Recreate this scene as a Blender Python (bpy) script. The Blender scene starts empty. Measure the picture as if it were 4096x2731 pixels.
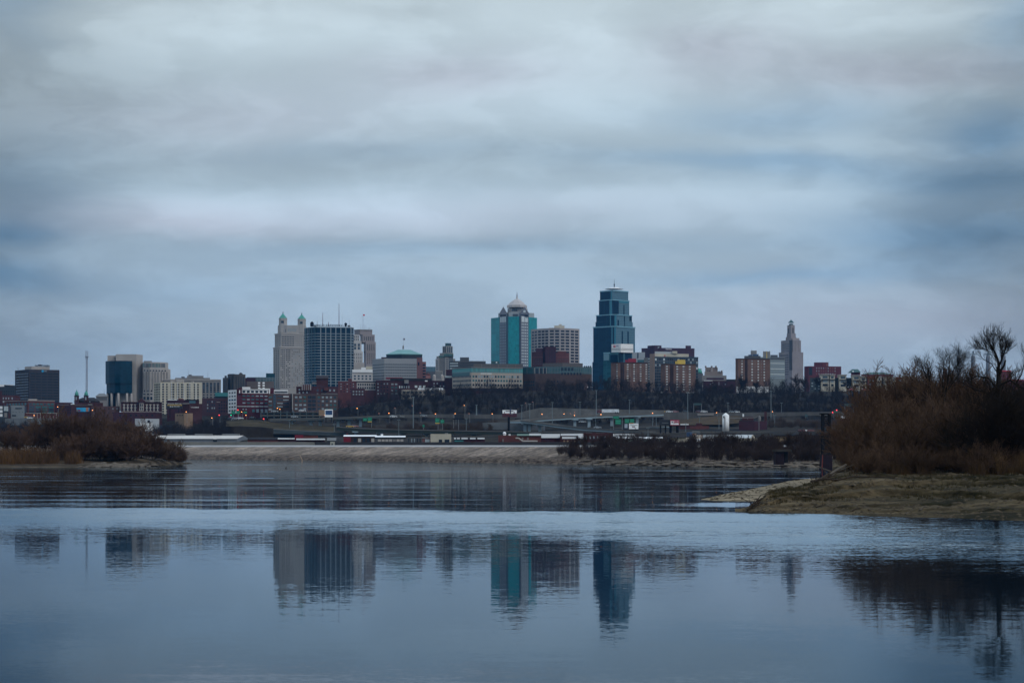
import bpy, math, random
import numpy as np
from mathutils import Vector as V

random.seed(7)
rng = np.random.default_rng(11)
S = bpy.context.scene
COL = S.collection
# photograph measurements: focal length and horizon row in photograph pixels, eye height in metres
F, YH, CX, H = 7610.0, 1805.0, 2048.0, 4.0

def P(px, py, D):
    return V(((px - CX) / F * D, D, H + (YH - py) / F * D))
def Z(py, D):
    return H + (YH - py) / F * D
def X(px, D):
    return (px - CX) / F * D
def lerp(tab, x):
    return float(np.interp(x, [t[0] for t in tab], [t[1] for t in tab]))

# ------------------------------------------------------------------ materials
MATS = {}
def mat(name, col, rough=0.8, var=0.15, scale=0.25, metal=0.0, spec=0.4, col2=None, stretch=(1, 1, 1), emit=0.0, lo=0.35, hi=0.7):
    if name in MATS: return MATS[name]
    m = bpy.data.materials.new(name); m.use_nodes = True
    nt = m.node_tree; nt.nodes.clear()
    out = nt.nodes.new('ShaderNodeOutputMaterial')
    if emit > 0:
        e = nt.nodes.new('ShaderNodeEmission'); e.inputs[0].default_value = (*col, 1); e.inputs[1].default_value = emit
        nt.links.new(e.outputs[0], out.inputs[0]); MATS[name] = m; return m
    p = nt.nodes.new('ShaderNodeBsdfPrincipled')
    p.inputs['Roughness'].default_value = rough; p.inputs['Metallic'].default_value = metal
    p.inputs['Specular IOR Level'].default_value = .04 if rough >= .84 else spec   # rough earth, bark and masonry have no sheen
    nt.links.new(p.outputs[0], out.inputs[0])
    if var > 0 or col2:
        g = nt.nodes.new('ShaderNodeNewGeometry'); mp = nt.nodes.new('ShaderNodeMapping')
        mp.inputs['Scale'].default_value = stretch
        nz = nt.nodes.new('ShaderNodeTexNoise'); nz.inputs['Scale'].default_value = scale; nz.inputs['Detail'].default_value = 6
        nz.inputs['Roughness'].default_value = 0.65
        cr = nt.nodes.new('ShaderNodeValToRGB')
        c2 = col2 or tuple(c * (1 - var) for c in col)
        c1 = col if col2 else tuple(min(1, c * (1 + var * 0.6)) for c in col)
        cr.color_ramp.elements[0].position = lo; cr.color_ramp.elements[1].position = hi
        cr.color_ramp.elements[0].color = (*c2, 1); cr.color_ramp.elements[1].color = (*c1, 1)
        nt.links.new(g.outputs['Position'], mp.inputs[0]); nt.links.new(mp.outputs[0], nz.inputs['Vector'])
        nt.links.new(nz.outputs['Fac'], cr.inputs[0]); nt.links.new(cr.outputs[0], p.inputs['Base Color'])
    else:
        p.inputs['Base Color'].default_value = (*col, 1)
    MATS[name] = m
    return m

def speckle(m, scale, stretch=(1, 1, 1), lo=.45, amount=1.0, bump=0.0):
    """fine grain over a material: pebbles, clods, weeds"""
    nt = m.node_tree; L = nt.links; p = nt.nodes['Principled BSDF']; src = p.inputs['Base Color'].links[0].from_socket
    g = nt.nodes.new('ShaderNodeNewGeometry'); mp = nt.nodes.new('ShaderNodeMapping'); mp.inputs['Scale'].default_value = stretch; L.new(g.outputs['Position'], mp.inputs[0])
    nz = nt.nodes.new('ShaderNodeTexNoise'); nz.inputs['Scale'].default_value = scale; nz.inputs['Detail'].default_value = 5; nz.inputs['Roughness'].default_value = .7; L.new(mp.outputs[0], nz.inputs['Vector'])
    r = nt.nodes.new('ShaderNodeMapRange'); r.inputs[1].default_value = .36; r.inputs[2].default_value = .64; r.inputs[3].default_value = lo; r.inputs[4].default_value = 1.45; L.new(nz.outputs['Fac'], r.inputs[0])
    v = nt.nodes.new('ShaderNodeVectorMath'); v.operation = 'SCALE'; L.new(src, v.inputs[0]); L.new(r.outputs[0], v.inputs['Scale']); L.new(v.outputs[0], p.inputs['Base Color'])
    if bump:
        b = nt.nodes.new('ShaderNodeBump'); b.inputs['Strength'].default_value = 1; b.inputs['Distance'].default_value = bump; L.new(nz.outputs['Fac'], b.inputs['Height']); L.new(b.outputs[0], p.inputs['Normal'])

def curtain(name, col, mull, sx, sz, rough=0.12, spec=0.5, w=0.12):
    """glazed curtain wall: panes of slightly different tone between mullions, laid out in metres round the building"""
    if name in MATS: return MATS[name]
    m = bpy.data.materials.new(name); m.use_nodes = True
    nt = m.node_tree; L = nt.links; p = nt.nodes['Principled BSDF']
    g = nt.nodes.new('ShaderNodeNewGeometry'); sp = nt.nodes.new('ShaderNodeSeparateXYZ'); L.new(g.outputs['Position'], sp.inputs[0])
    a = nt.nodes.new('ShaderNodeMath'); a.operation = 'MULTIPLY_ADD'; a.inputs[1].default_value = 0.8
    L.new(sp.outputs[1], a.inputs[0]); L.new(sp.outputs[0], a.inputs[2])
    cb = nt.nodes.new('ShaderNodeCombineXYZ'); L.new(a.outputs[0], cb.inputs[0]); L.new(sp.outputs[2], cb.inputs[1])
    br = nt.nodes.new('ShaderNodeTexBrick'); br.offset = 0; br.inputs['Scale'].default_value = 1
    br.inputs['Brick Width'].default_value = sx; br.inputs['Row Height'].default_value = sz
    br.inputs['Mortar Size'].default_value = w; br.inputs['Bias'].default_value = 0
    br.inputs['Color1'].default_value = (*[c * 0.8 for c in col], 1); br.inputs['Color2'].default_value = (*[c * 1.2 for c in col], 1)
    br.inputs['Mortar'].default_value = (*mull, 1)
    L.new(cb.outputs[0], br.inputs['Vector']); L.new(br.outputs['Color'], p.inputs['Base Color'])
    p.inputs['Roughness'].default_value = rough; p.inputs['Specular IOR Level'].default_value = spec
    MATS[name] = m
    return m

# ------------------------------------------------------------------ mesh builder
class MB:
    def __init__(s): s.v = []; s.f = []
    def face_loop(s, pts):
        n = len(s.v); s.v += [V(p) for p in pts]; s.f.append(tuple(range(n, n + len(pts)))); return s
    def prism(s, poly, z0, z1, poly1=None):
        """poly seen from above, counter-clockwise"""
        n = len(s.v); k = len(poly); q = poly1 or poly
        s.v += [V((p[0], p[1], z0)) for p in poly] + [V((p[0], p[1], z1)) for p in q]
        s.f.append(tuple(range(n + k - 1, n - 1, -1))); s.f.append(tuple(range(n + k, n + 2 * k)))
        for i in range(k):
            j = (i + 1) % k
            s.f.append((n + i, n + j, n + k + j, n + k + i))
        return s
    def cone(s, poly, z0, apex):
        n = len(s.v); k = len(poly)
        s.v += [V((p[0], p[1], z0)) for p in poly] + [V(apex)]
        s.f.append(tuple(range(n + k - 1, n - 1, -1)))
        for i in range(k): s.f.append((n + i, n + (i + 1) % k, n + k))
        return s
    def box(s, x0, x1, y0, y1, z0, z1):
        return s.prism([(x0, y0), (x1, y0), (x1, y1), (x0, y1)], z0, z1)
    def ring(s, cx, cy, r, n=10, ph=0.3):
        return [(cx + r * math.cos(ph + 2 * math.pi * i / n), cy + r * math.sin(ph + 2 * math.pi * i / n)) for i in range(n)]
    def cyl(s, cx, cy, r, z0, z1, n=10, r2=None):
        return s.prism(s.ring(cx, cy, r, n), z0, z1, s.ring(cx, cy, r if r2 is None else r2, n))
    def lathe(s, cx, cy, prof, n=12):
        b = len(s.v); k = len(prof)
        for r, z in prof: s.v += [V((x, y, z)) for x, y in s.ring(cx, cy, max(r, 1e-3), n)]
        for i in range(k - 1):
            for j in range(n):
                s.f.append((b + i * n + j, b + i * n + (j + 1) % n, b + (i + 1) * n + (j + 1) % n, b + (i + 1) * n + j))
        s.f.append(tuple(b + j for j in range(n - 1, -1, -1))); s.f.append(tuple(b + (k - 1) * n + j for j in range(n)))
        return s
    def tube(s, a, b, r, r2=None, n=6):
        a, b = V(a), V(b); d = (b - a).normalized()
        u = d.cross(V((0, 0, 1)) if abs(d.z) < 0.9 else V((1, 0, 0))).normalized(); w = d.cross(u)
        r2 = r if r2 is None else r2; k = len(s.v)
        for c, rr in ((a, r), (b, r2)):
            for i in range(n):
                t = 2 * math.pi * i / n
                s.v.append(c + (u * math.cos(t) + w * math.sin(t)) * rr)
        for i in range(n):
            j = (i + 1) % n
            s.f.append((k + i, k + j, k + n + j, k + n + i))
        s.f.append(tuple(k + i for i in range(n - 1, -1, -1))); s.f.append(tuple(k + n + i for i in range(n)))
        return s
    def ball(s, c, r, n=8, sz=1.0):
        prof = [(r * math.sin(math.pi * i / 6), c[2] - r * sz * math.cos(math.pi * i / 6)) for i in range(7)]
        return s.lathe(c[0], c[1], prof, n)

def wloc(o):
    t = V((0, 0, 0))
    while o is not None: t = t + o.location; o = o.parent
    return t

def link(name, me, m, parent=None, smooth=False):
    o = bpy.data.objects.new(name, me); COL.objects.link(o)
    if m: me.materials.append(m)
    if smooth:
        for p in me.polygons: p.use_smooth = True
    if parent: o.parent = parent
    return o

def part(name, mb, m, parent=None, smooth=False):
    off = wloc(parent) if parent else V((0, 0, 0))
    me = bpy.data.meshes.new(name)
    me.from_pydata([tuple(p - off) for p in mb.v], [], mb.f); me.update()
    return link(name, me, m, parent, smooth)

def np_mesh(name, v, f):
    """v (n,3) float, f (m,k) int"""
    me = bpy.data.meshes.new(name); k = f.shape[1]
    me.vertices.add(len(v)); me.vertices.foreach_set('co', np.asarray(v, np.float32).ravel())
    me.loops.add(f.size); me.loops.foreach_set('vertex_index', np.asarray(f, np.int32).ravel())
    me.polygons.add(len(f)); me.polygons.foreach_set('loop_start', np.arange(0, f.size, k, dtype=np.int32))
    me.polygons.foreach_set('loop_total', np.full(len(f), k, np.int32))
    me.update(calc_edges=True); me.validate()
    return me

def tag(o, label=None, cat=None, group=None, kind=None):
    if label: o['label'] = label
    if cat: o['category'] = cat
    if group: o['group'] = group
    if kind: o['kind'] = kind
    return o
def thing(name, label, cat, loc, group=None):
    o = bpy.data.objects.new(name, None); COL.objects.link(o); o.location = loc; o.empty_display_size = 1
    return tag(o, label, cat, group)
def dup(root, loc, label, scale=None, rotz=None):
    kids = {}
    for c in bpy.data.objects: 
        if c.parent: kids.setdefault(c.parent, []).append(c)
    def rec(o, par):
        c = o.copy(); COL.objects.link(c); c.parent = par
        for k in kids.get(o, []): rec(k, c)
        return c
    r = rec(root, None); r.location = loc; r['label'] = label
    if scale: r.scale = scale if isinstance(scale, tuple) else (scale,) * 3
    if rotz is not None: r.rotation_euler = (0, 0, rotz)
    return r

def text(parent, s, px, py, D, wpx, hpx, m, rz=0.0, back=False, name='lettering'):
    """flat lettering: wpx x hpx is its size in photograph pixels at distance D"""
    cu = bpy.data.curves.new(name, 'FONT'); cu.body = s; cu.align_x = 'CENTER'; cu.align_y = 'CENTER'; cu.extrude = 0.05
    size = hpx / F * D / 0.72; cu.size = size; cu.materials.append(m)
    tmp = bpy.data.objects.new('tmp', cu); COL.objects.link(tmp)
    me = bpy.data.meshes.new_from_object(tmp.evaluated_get(bpy.context.evaluated_depsgraph_get()))
    bpy.data.objects.remove(tmp); bpy.data.curves.remove(cu); me.name = name
    xs = [v.co.x for v in me.vertices]; wide = max(xs) - min(xs)
    o = bpy.data.objects.new(name, me); COL.objects.link(o)
    if not me.materials: me.materials.append(m)
    o.location = P(px, py, D) - (wloc(parent) if parent else V((0, 0, 0)))
    o.rotation_euler = (math.pi / 2, 0, rz + (math.pi if back else 0))
    o.scale = (wpx / F * D / wide, 1, 1)
    o.parent = parent
    return o

# ------------------------------------------------------------------ buildings
class Bld:
    def __init__(s, name, label, D, cat='building', group=None):
        s.name, s.label, s.D, s.cat, s.group, s.root, s.count = name, label, D, cat, group, None, {}
        s.cache = {}
    def tier(s, pname, pxs, top, base, m, depth=25, D=None, inset=0, parent=None):
        """pxs: the visible front from left to right, photograph columns with an optional extra distance in metres"""
        D = D or s.D
        pts = [(p, 0) if not isinstance(p, tuple) else p for p in pxs]
        xy = [(X(p, D + d), D + d) for p, d in pts]
        if s.root is None:
            c = P((pts[0][0] + pts[-1][0]) / 2, base, D)
            s.root = thing(s.name, s.label, s.cat, c, s.group)
        yb = max(y for x, y in xy) + depth
        # the flanks run straight away from the river, so the fronts keep their widths
        w_ = (xy[-1][0] - xy[0][0]) * .012
        back = [(xy[-1][0] * yb / xy[-1][1] - w_, yb), (xy[0][0] * yb / xy[0][1] + w_, yb)]
        z1 = Z(top, D); z0 = Z(base, D)
        mb = MB().prism(xy + back, z0, z1)
        s.xy, s.z1, s.z0, s.Dt = xy, z1, z0, D
        s.poly = xy + back
        o = part(pname, mb, m, parent or s.root)
        s.last = o
        return o
    def face(s, px):
        k = (px - CX) / F
        for a, b in zip(s.xy[:-1], s.xy[1:]):
            if a[0] / a[1] <= k + 1e-9 and k <= b[0] / b[1] + 1e-9: return a, b
        return (s.xy[0], s.xy[1]) if k < s.xy[0][0] / s.xy[0][1] else (s.xy[-2], s.xy[-1])
    def at(s, px, ab):
        a, b = ab; k = (px - CX) / F; dx, dy = b[0] - a[0], b[1] - a[1]
        t = (k * a[1] - a[0]) / (dx - k * dy)
        return V((a[0] + t * dx, a[1] + t * dy, 0))
    def panel(s, name, x0, x1, y0, y1, m, out=0.25, parent=None, wall=True):
        ab = s.face((x0 + x1) / 2); p, q = s.at(x0, ab), s.at(x1, ab)
        d = (q - p).normalized(); n = V((d.y, -d.x, 0))
        za, zb = Z(y1, s.Dt), Z(y0, s.Dt)
        a, b = p + n * out, q + n * out; c, e = q - n * 0.3, p - n * 0.3
        return part(name, MB().prism([(a.x, a.y), (b.x, b.y), (c.x, c.y), (e.x, e.y)], za, zb), m, parent or s.root)
    def wins(s, x0, x1, y0, y1, cols, rows, fw, fh, ms, name='window', skip=0.0, out=0.12, parent=None):
        """a grid of separate windows between photograph columns x0..x1 and rows y0..y1 of the face they fall on"""
        ms = ms if isinstance(ms, (list, tuple)) else [ms]
        ab = s.face((x0 + x1) / 2); p, q = s.at(x0, ab), s.at(x1, ab)
        d = (q - p); ln = d.length; d = d.normalized(); n = V((d.y, -d.x, 0)); ang = math.atan2(d.y, d.x)
        zt, zb = Z(y0, s.Dt), Z(y1, s.Dt); cw, ch = ln / cols, (zt - zb) / rows
        par = parent or s.root; off = wloc(par)
        mes = []
        for i, m in enumerate(ms):
            key = (round(cw * fw, 3), round(ch * fh, 3), m.name)
            if key not in s.cache:
                w, h = cw * fw / 2, ch * fh / 2
                mb = MB().box(-w, w, -out, 0.15, -h, h)
                me = bpy.data.meshes.new(name); me.from_pydata([tuple(v) for v in mb.v], [], mb.f); me.materials.append(m); s.cache[key] = me
            mes.append(s.cache[key])
        spots = [(p + d * cw * (c + 0.5), zt - ch * (r + 0.5)) for r in range(rows) for c in range(cols) if not (skip and random.random() < skip)]
        done = s.count.get(name, 0); keep = max(0, 100 - done); rest = spots[keep:]
        for pos, z in spots[:keep]:
            o = bpy.data.objects.new(name, random.choice(mes)); COL.objects.link(o); o.parent = par
            o.location = V((pos.x, pos.y, z)) - off; o.rotation_euler = (0, 0, ang)
        s.count[name] = done + len(spots) - len(rest)
        if rest:
            mb = MB(); w, h = cw * fw / 2, ch * fh / 2
            for pos, z in rest:
                a, b = pos - d * w, pos + d * w; e = n * out; k = n * -0.15
                mb.prism([(a + e)[:2], (b + e)[:2], (b + k)[:2], (a + k)[:2]], z - h, z + h)
            o = part('small_' + name, mb, ms[0], par); o['kind'] = 'stuff'
    def bands(s, x0, x1, y0, y1, rows, fh, m, name='window_band', out=0.15):
        ch = (y1 - y0) / rows
        for r in range(rows):
            c = y0 + ch * (r + 0.5)
            s.panel(name, x0, x1, c - ch * fh / 2, c + ch * fh / 2, m, out)
    def piers(s, x0, x1, y0, y1, n, wpx, m, name='pier', out=0.5):
        for i in range(n):
            c = x0 + (x1 - x0) * (i + 0.5) / n
            s.panel(name, c - wpx / 2, c + wpx / 2, y0, y1, m, out)
    def hip(s, name, m, rise_px, over=1.0):
        z = s.z1 + 0.01; c = [sum(p[i] for p in s.poly) / len(s.poly) for i in (0, 1)]
        k = 1 + over / 20
        poly = [(c[0] + (p[0] - c[0]) * k, c[1] + (p[1] - c[1]) * k) for p in s.poly]
        inner = [(c[0] + (p[0] - c[0]) * 0.35, c[1] + (p[1] - c[1]) * 0.1) for p in s.poly]
        return part(name, MB().prism(poly, z, z + rise_px / F * s.Dt, inner), m, s.root)
    def mast(s, name, px, y0, y1, r, m, D=None, r2=None):
        D = D or s.Dt + 8
        return part(name, MB().tube(P(px, y1, D), P(px, y0, D), r, r2 or r * 0.5), m, s.root)
# ------------------------------------------------------------------ camera, sun, sky
cam = bpy.data.cameras.new('camera'); co = bpy.data.objects.new('camera', cam); COL.objects.link(co)
cam.sensor_width = 36.0; cam.lens = 36.0 * F / 4096; cam.shift_y = (YH - 1365.5) / 4096
cam.clip_start = 0.5; cam.clip_end = 60000
co.location = (0, 0, H); co.rotation_euler = (math.pi / 2, 0, 0); S.camera = co

SUN_EL, SUN_AZ = math.radians(38), math.radians(128)     # over the photographer's shoulder, thinly veiled
sl = bpy.data.lights.new('sun', 'SUN'); sl.energy = 0.80; sl.angle = math.radians(14); sl.color = (1.0, 0.96, 0.91)
so = bpy.data.objects.new('sun', sl); COL.objects.link(so)
sd = V((math.sin(SUN_AZ) * math.cos(SUN_EL), math.cos(SUN_AZ) * math.cos(SUN_EL), math.sin(SUN_EL)))
so.rotation_euler = sd.to_track_quat('Z', 'Y').to_euler(); so.location = (200, -200, 400)

W = bpy.data.worlds.new('World'); S.world = W; W.use_nodes = True
nt = W.node_tree; L = nt.links; nt.nodes.clear()
def N(t, **k):
    n = nt.nodes.new(t)
    for a, b in k.items(): setattr(n, a, b)
    return n
def M(op, a, b=None, c=None, clamp=False):
    n = N('ShaderNodeMath', operation=op); n.use_clamp = clamp
    for i, x in enumerate((a, b, c)):
        if x is None: continue
        if isinstance(x, (int, float)): n.inputs[i].default_value = x
        else: L.new(x, n.inputs[i])
    return n.outputs[0]
wo = N('ShaderNodeOutputWorld'); bg = N('ShaderNodeBackground'); L.new(bg.outputs[0], wo.inputs[0])
tc = N('ShaderNodeTexCoord'); sx = N('ShaderNodeSeparateXYZ'); L.new(tc.outputs['Generated'], sx.inputs[0])
az = M('ARCTAN2', sx.outputs[0], sx.outputs[1])
hyp = M('SQRT', M('ADD', M('MULTIPLY', sx.outputs[0], sx.outputs[0]), M('MULTIPLY', sx.outputs[1], sx.outputs[1])))
el = M('DIVIDE', sx.outputs[2], M('MAXIMUM', hyp, 0.02))
el = M('MINIMUM', M('MAXIMUM', el, 0.0), 4.0)
uv = N('ShaderNodeCombineXYZ'); L.new(az, uv.inputs[0]); L.new(el, uv.inputs[1])
# wisps: the cloud deck is seen nearly edge-on, so its texture is drawn out sideways
mp = N('ShaderNodeMapping'); mp.inputs['Scale'].default_value = (6, 26, 1); L.new(uv.outputs[0], mp.inputs[0])
wn = N('ShaderNodeTexNoise'); wn.inputs['Scale'].default_value = 1.0; wn.inputs['Detail'].default_value = 4; L.new(mp.outputs[0], wn.inputs['Vector'])
wv = N('ShaderNodeVectorMath', operation='MULTIPLY_ADD'); L.new(wn.outputs['Color'], wv.inputs[0])
wv.inputs[1].default_value = (0.10, 0.030, 0); wv.inputs[2].default_value = (-0.05, -0.015, 0)
uw = N('ShaderNodeVectorMath', operation='ADD'); L.new(uv.outputs[0], uw.inputs[0]); L.new(wv.outputs[0], uw.inputs[1])

def blobs(lst):
    acc = 0.0
    for px, py, su, sv, amp in lst:
        u0, v0 = math.atan((px - CX) / F), (YH - py) / F; su, sv = su / F, sv / F
        a = N('ShaderNodeVectorMath', operation='MULTIPLY_ADD'); L.new(uw.outputs[0], a.inputs[0])
        a.inputs[1].default_value = (1 / su, 1 / sv, 0); a.inputs[2].default_value = (-u0 / su, -v0 / sv, 0)
        d = N('ShaderNodeVectorMath', operation='DOT_PRODUCT'); L.new(a.outputs[0], d.inputs[0]); L.new(a.outputs[0], d.inputs[1])
        acc = M('MULTIPLY_ADD', M('POWER', math.exp(-1), d.outputs['Value']), amp, acc)
    return acc
light = blobs([(1150, 150, 520, 130, .20), (2080, 70, 420, 150, .16), (2350, 190, 420, 130, .10), (3400, 130, 380, 130, .18), (2200, 410, 620, 130, .20),
    (700, 850, 330, 75, .20), (1350, 800, 560, 55, .24), (2150, 815, 800, 75, .16), (2950, 820, 420, 60, .12), (3450, 590, 500, 50, .08), (3350, 800, 300, 50, .08),
    (2100, 1180, 1500, 90, .05), (900, 560, 700, 70, .05),
    (1780, 300, 330, 100, -.10), (2870, 215, 300, 80, -.13), (3400, 320, 560, 60, -.12), (1500, 640, 1000, 70, -.10), (1750, 940, 900, 50, -.07), (1500, 20, 260, 30, -.1),
    (-60, 800, 520, 1000, -.40), (4180, 900, 520, 1000, -.36), (0, 1000, 200, 60, -.08), (3950, 950, 420, 90, -.12), (4000, 720, 300, 60, -.10)])
blue = blobs([(4020, 560, 260, 80, .65), (4000, 740, 420, 90, .62), (3900, 930, 620, 85, .66), (3150, 470, 520, 90, .34), (2850, 660, 560, 50, .36), (3250, 700, 420, 60, .25),
    (3150, 1105, 620, 36, .42), (3700, 1050, 420, 50, .30), (30, 950, 260, 70, .60), (0, 1110, 260, 60, .55), (120, 780, 300, 180, .34), (40, 60, 220, 160, .36), (4060, 130, 180, 220, .40),
    (1400, 1000, 900, 60, .16), (600, 1150, 900, 90, .20), (2100, 960, 900, 40, .16), (200, 1500, 700, 200, .14), (1500, 620, 700, 50, .14)])
lilac = blobs([(1780, 300, 400, 110, .5), (2900, 230, 360, 90, .5), (3600, 330, 500, 70, .5), (1500, 850, 1300, 70, .35), (900, 480, 700, 120, .35), (3600, 1280, 900, 120, .4), (700, 900, 400, 60, .4)])
# streaks
m2 = N('ShaderNodeMapping'); m2.inputs['Scale'].default_value = (7, 38, 1); L.new(uw.outputs[0], m2.inputs[0])
n2 = N('ShaderNodeTexNoise'); n2.inputs['Scale'].default_value = 1; n2.inputs['Detail'].default_value = 7; n2.inputs['Roughness'].default_value = .55; L.new(m2.outputs[0], n2.inputs['Vector'])
m3 = N('ShaderNodeMapping'); m3.inputs['Scale'].default_value = (14, 30, 1); m3.inputs['Location'].default_value = (3.1, 1.7, 0); L.new(uw.outputs[0], m3.inputs[0])
n3 = N('ShaderNodeTexNoise'); n3.inputs['Scale'].default_value = 1; n3.inputs['Detail'].default_value = 8; n3.inputs['Roughness'].default_value = .58; L.new(m3.outputs[0], n3.inputs['Vector'])
mr3 = N('ShaderNodeMapRange', interpolation_type='SMOOTHSTEP'); L.new(n3.outputs['Fac'], mr3.inputs[0]); mr3.inputs[1].default_value = .44; mr3.inputs[2].default_value = .60; mr3.inputs[3].default_value = -.035; mr3.inputs[4].default_value = .045
light = M('ADD', M('MULTIPLY_ADD', M('SUBTRACT', n3.outputs['Fac'], 0.5), 0.19, light), mr3.outputs[0])
gain = M('ADD', M('ADD', 1.0, light), M('MULTIPLY', M('SUBTRACT', n2.outputs['Fac'], 0.5), 0.16))
rp = N('ShaderNodeValToRGB'); L.new(M('MULTIPLY', el, 0.5), rp.inputs[0])
E = rp.color_ramp.elements
E[0].position = 0.0; E[0].color = (.285, .365, .47, 1); E[1].position = 1.0; E[1].color = (.58, .72, .88, 1)
for pos, c in ((0.04, (.28, .365, .45)), (0.07, (.30, .385, .452)), (0.105, (.365, .44, .485)), (0.15, (.43, .495, .52)), (0.3, (.50, .62, .74))):
    e = E.new(pos); e.color = (*c, 1)
sky = N('ShaderNodeTexSky', sky_type='NISHITA'); sky.sun_disc = False; sky.sun_elevation = SUN_EL; sky.sun_rotation = SUN_AZ
ng = N('ShaderNodeVectorMath', operation='SCALE'); L.new(sky.outputs[0], ng.inputs[0]); ng.inputs['Scale'].default_value = 0.05
def MIX(f, a, b, bt='MIX'):
    n = N('ShaderNodeMix', data_type='RGBA', blend_type=bt); n.clamp_factor = True
    for i, x in ((0, f), (6, a), (7, b)):
        if isinstance(x, (int, float)): n.inputs[i].default_value = x
        elif isinstance(x, tuple): n.inputs[i].default_value = (*x, 1)
        else: L.new(x, n.inputs[i])
    return n.outputs[2]
c1 = MIX(M('MULTIPLY', blue, 0.84, clamp=True), rp.outputs[0], (.085, .235, .42))
c1 = MIX(M('MULTIPLY', lilac, 0.75, clamp=True), c1, (.40, .405, .49))
c1 = MIX(0.06, c1, ng.outputs[0])
sc = N('ShaderNodeVectorMath', operation='SCALE'); L.new(c1, sc.inputs[0]); L.new(gain, sc.inputs['Scale'])
L.new(sc.outputs[0], bg.inputs['Color']); bg.inputs['Strength'].default_value = 1.0
S.view_settings.view_transform = 'Standard'; S.view_settings.look = 'None'; S.view_settings.exposure = 0.42; S.view_settings.gamma = 1
S.cycles.max_bounces = 6; S.cycles.transparent_max_bounces = 8; S.cycles.volume_bounces = 0
S.cycles.caustics_reflective = False; S.cycles.caustics_refractive = False

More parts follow.
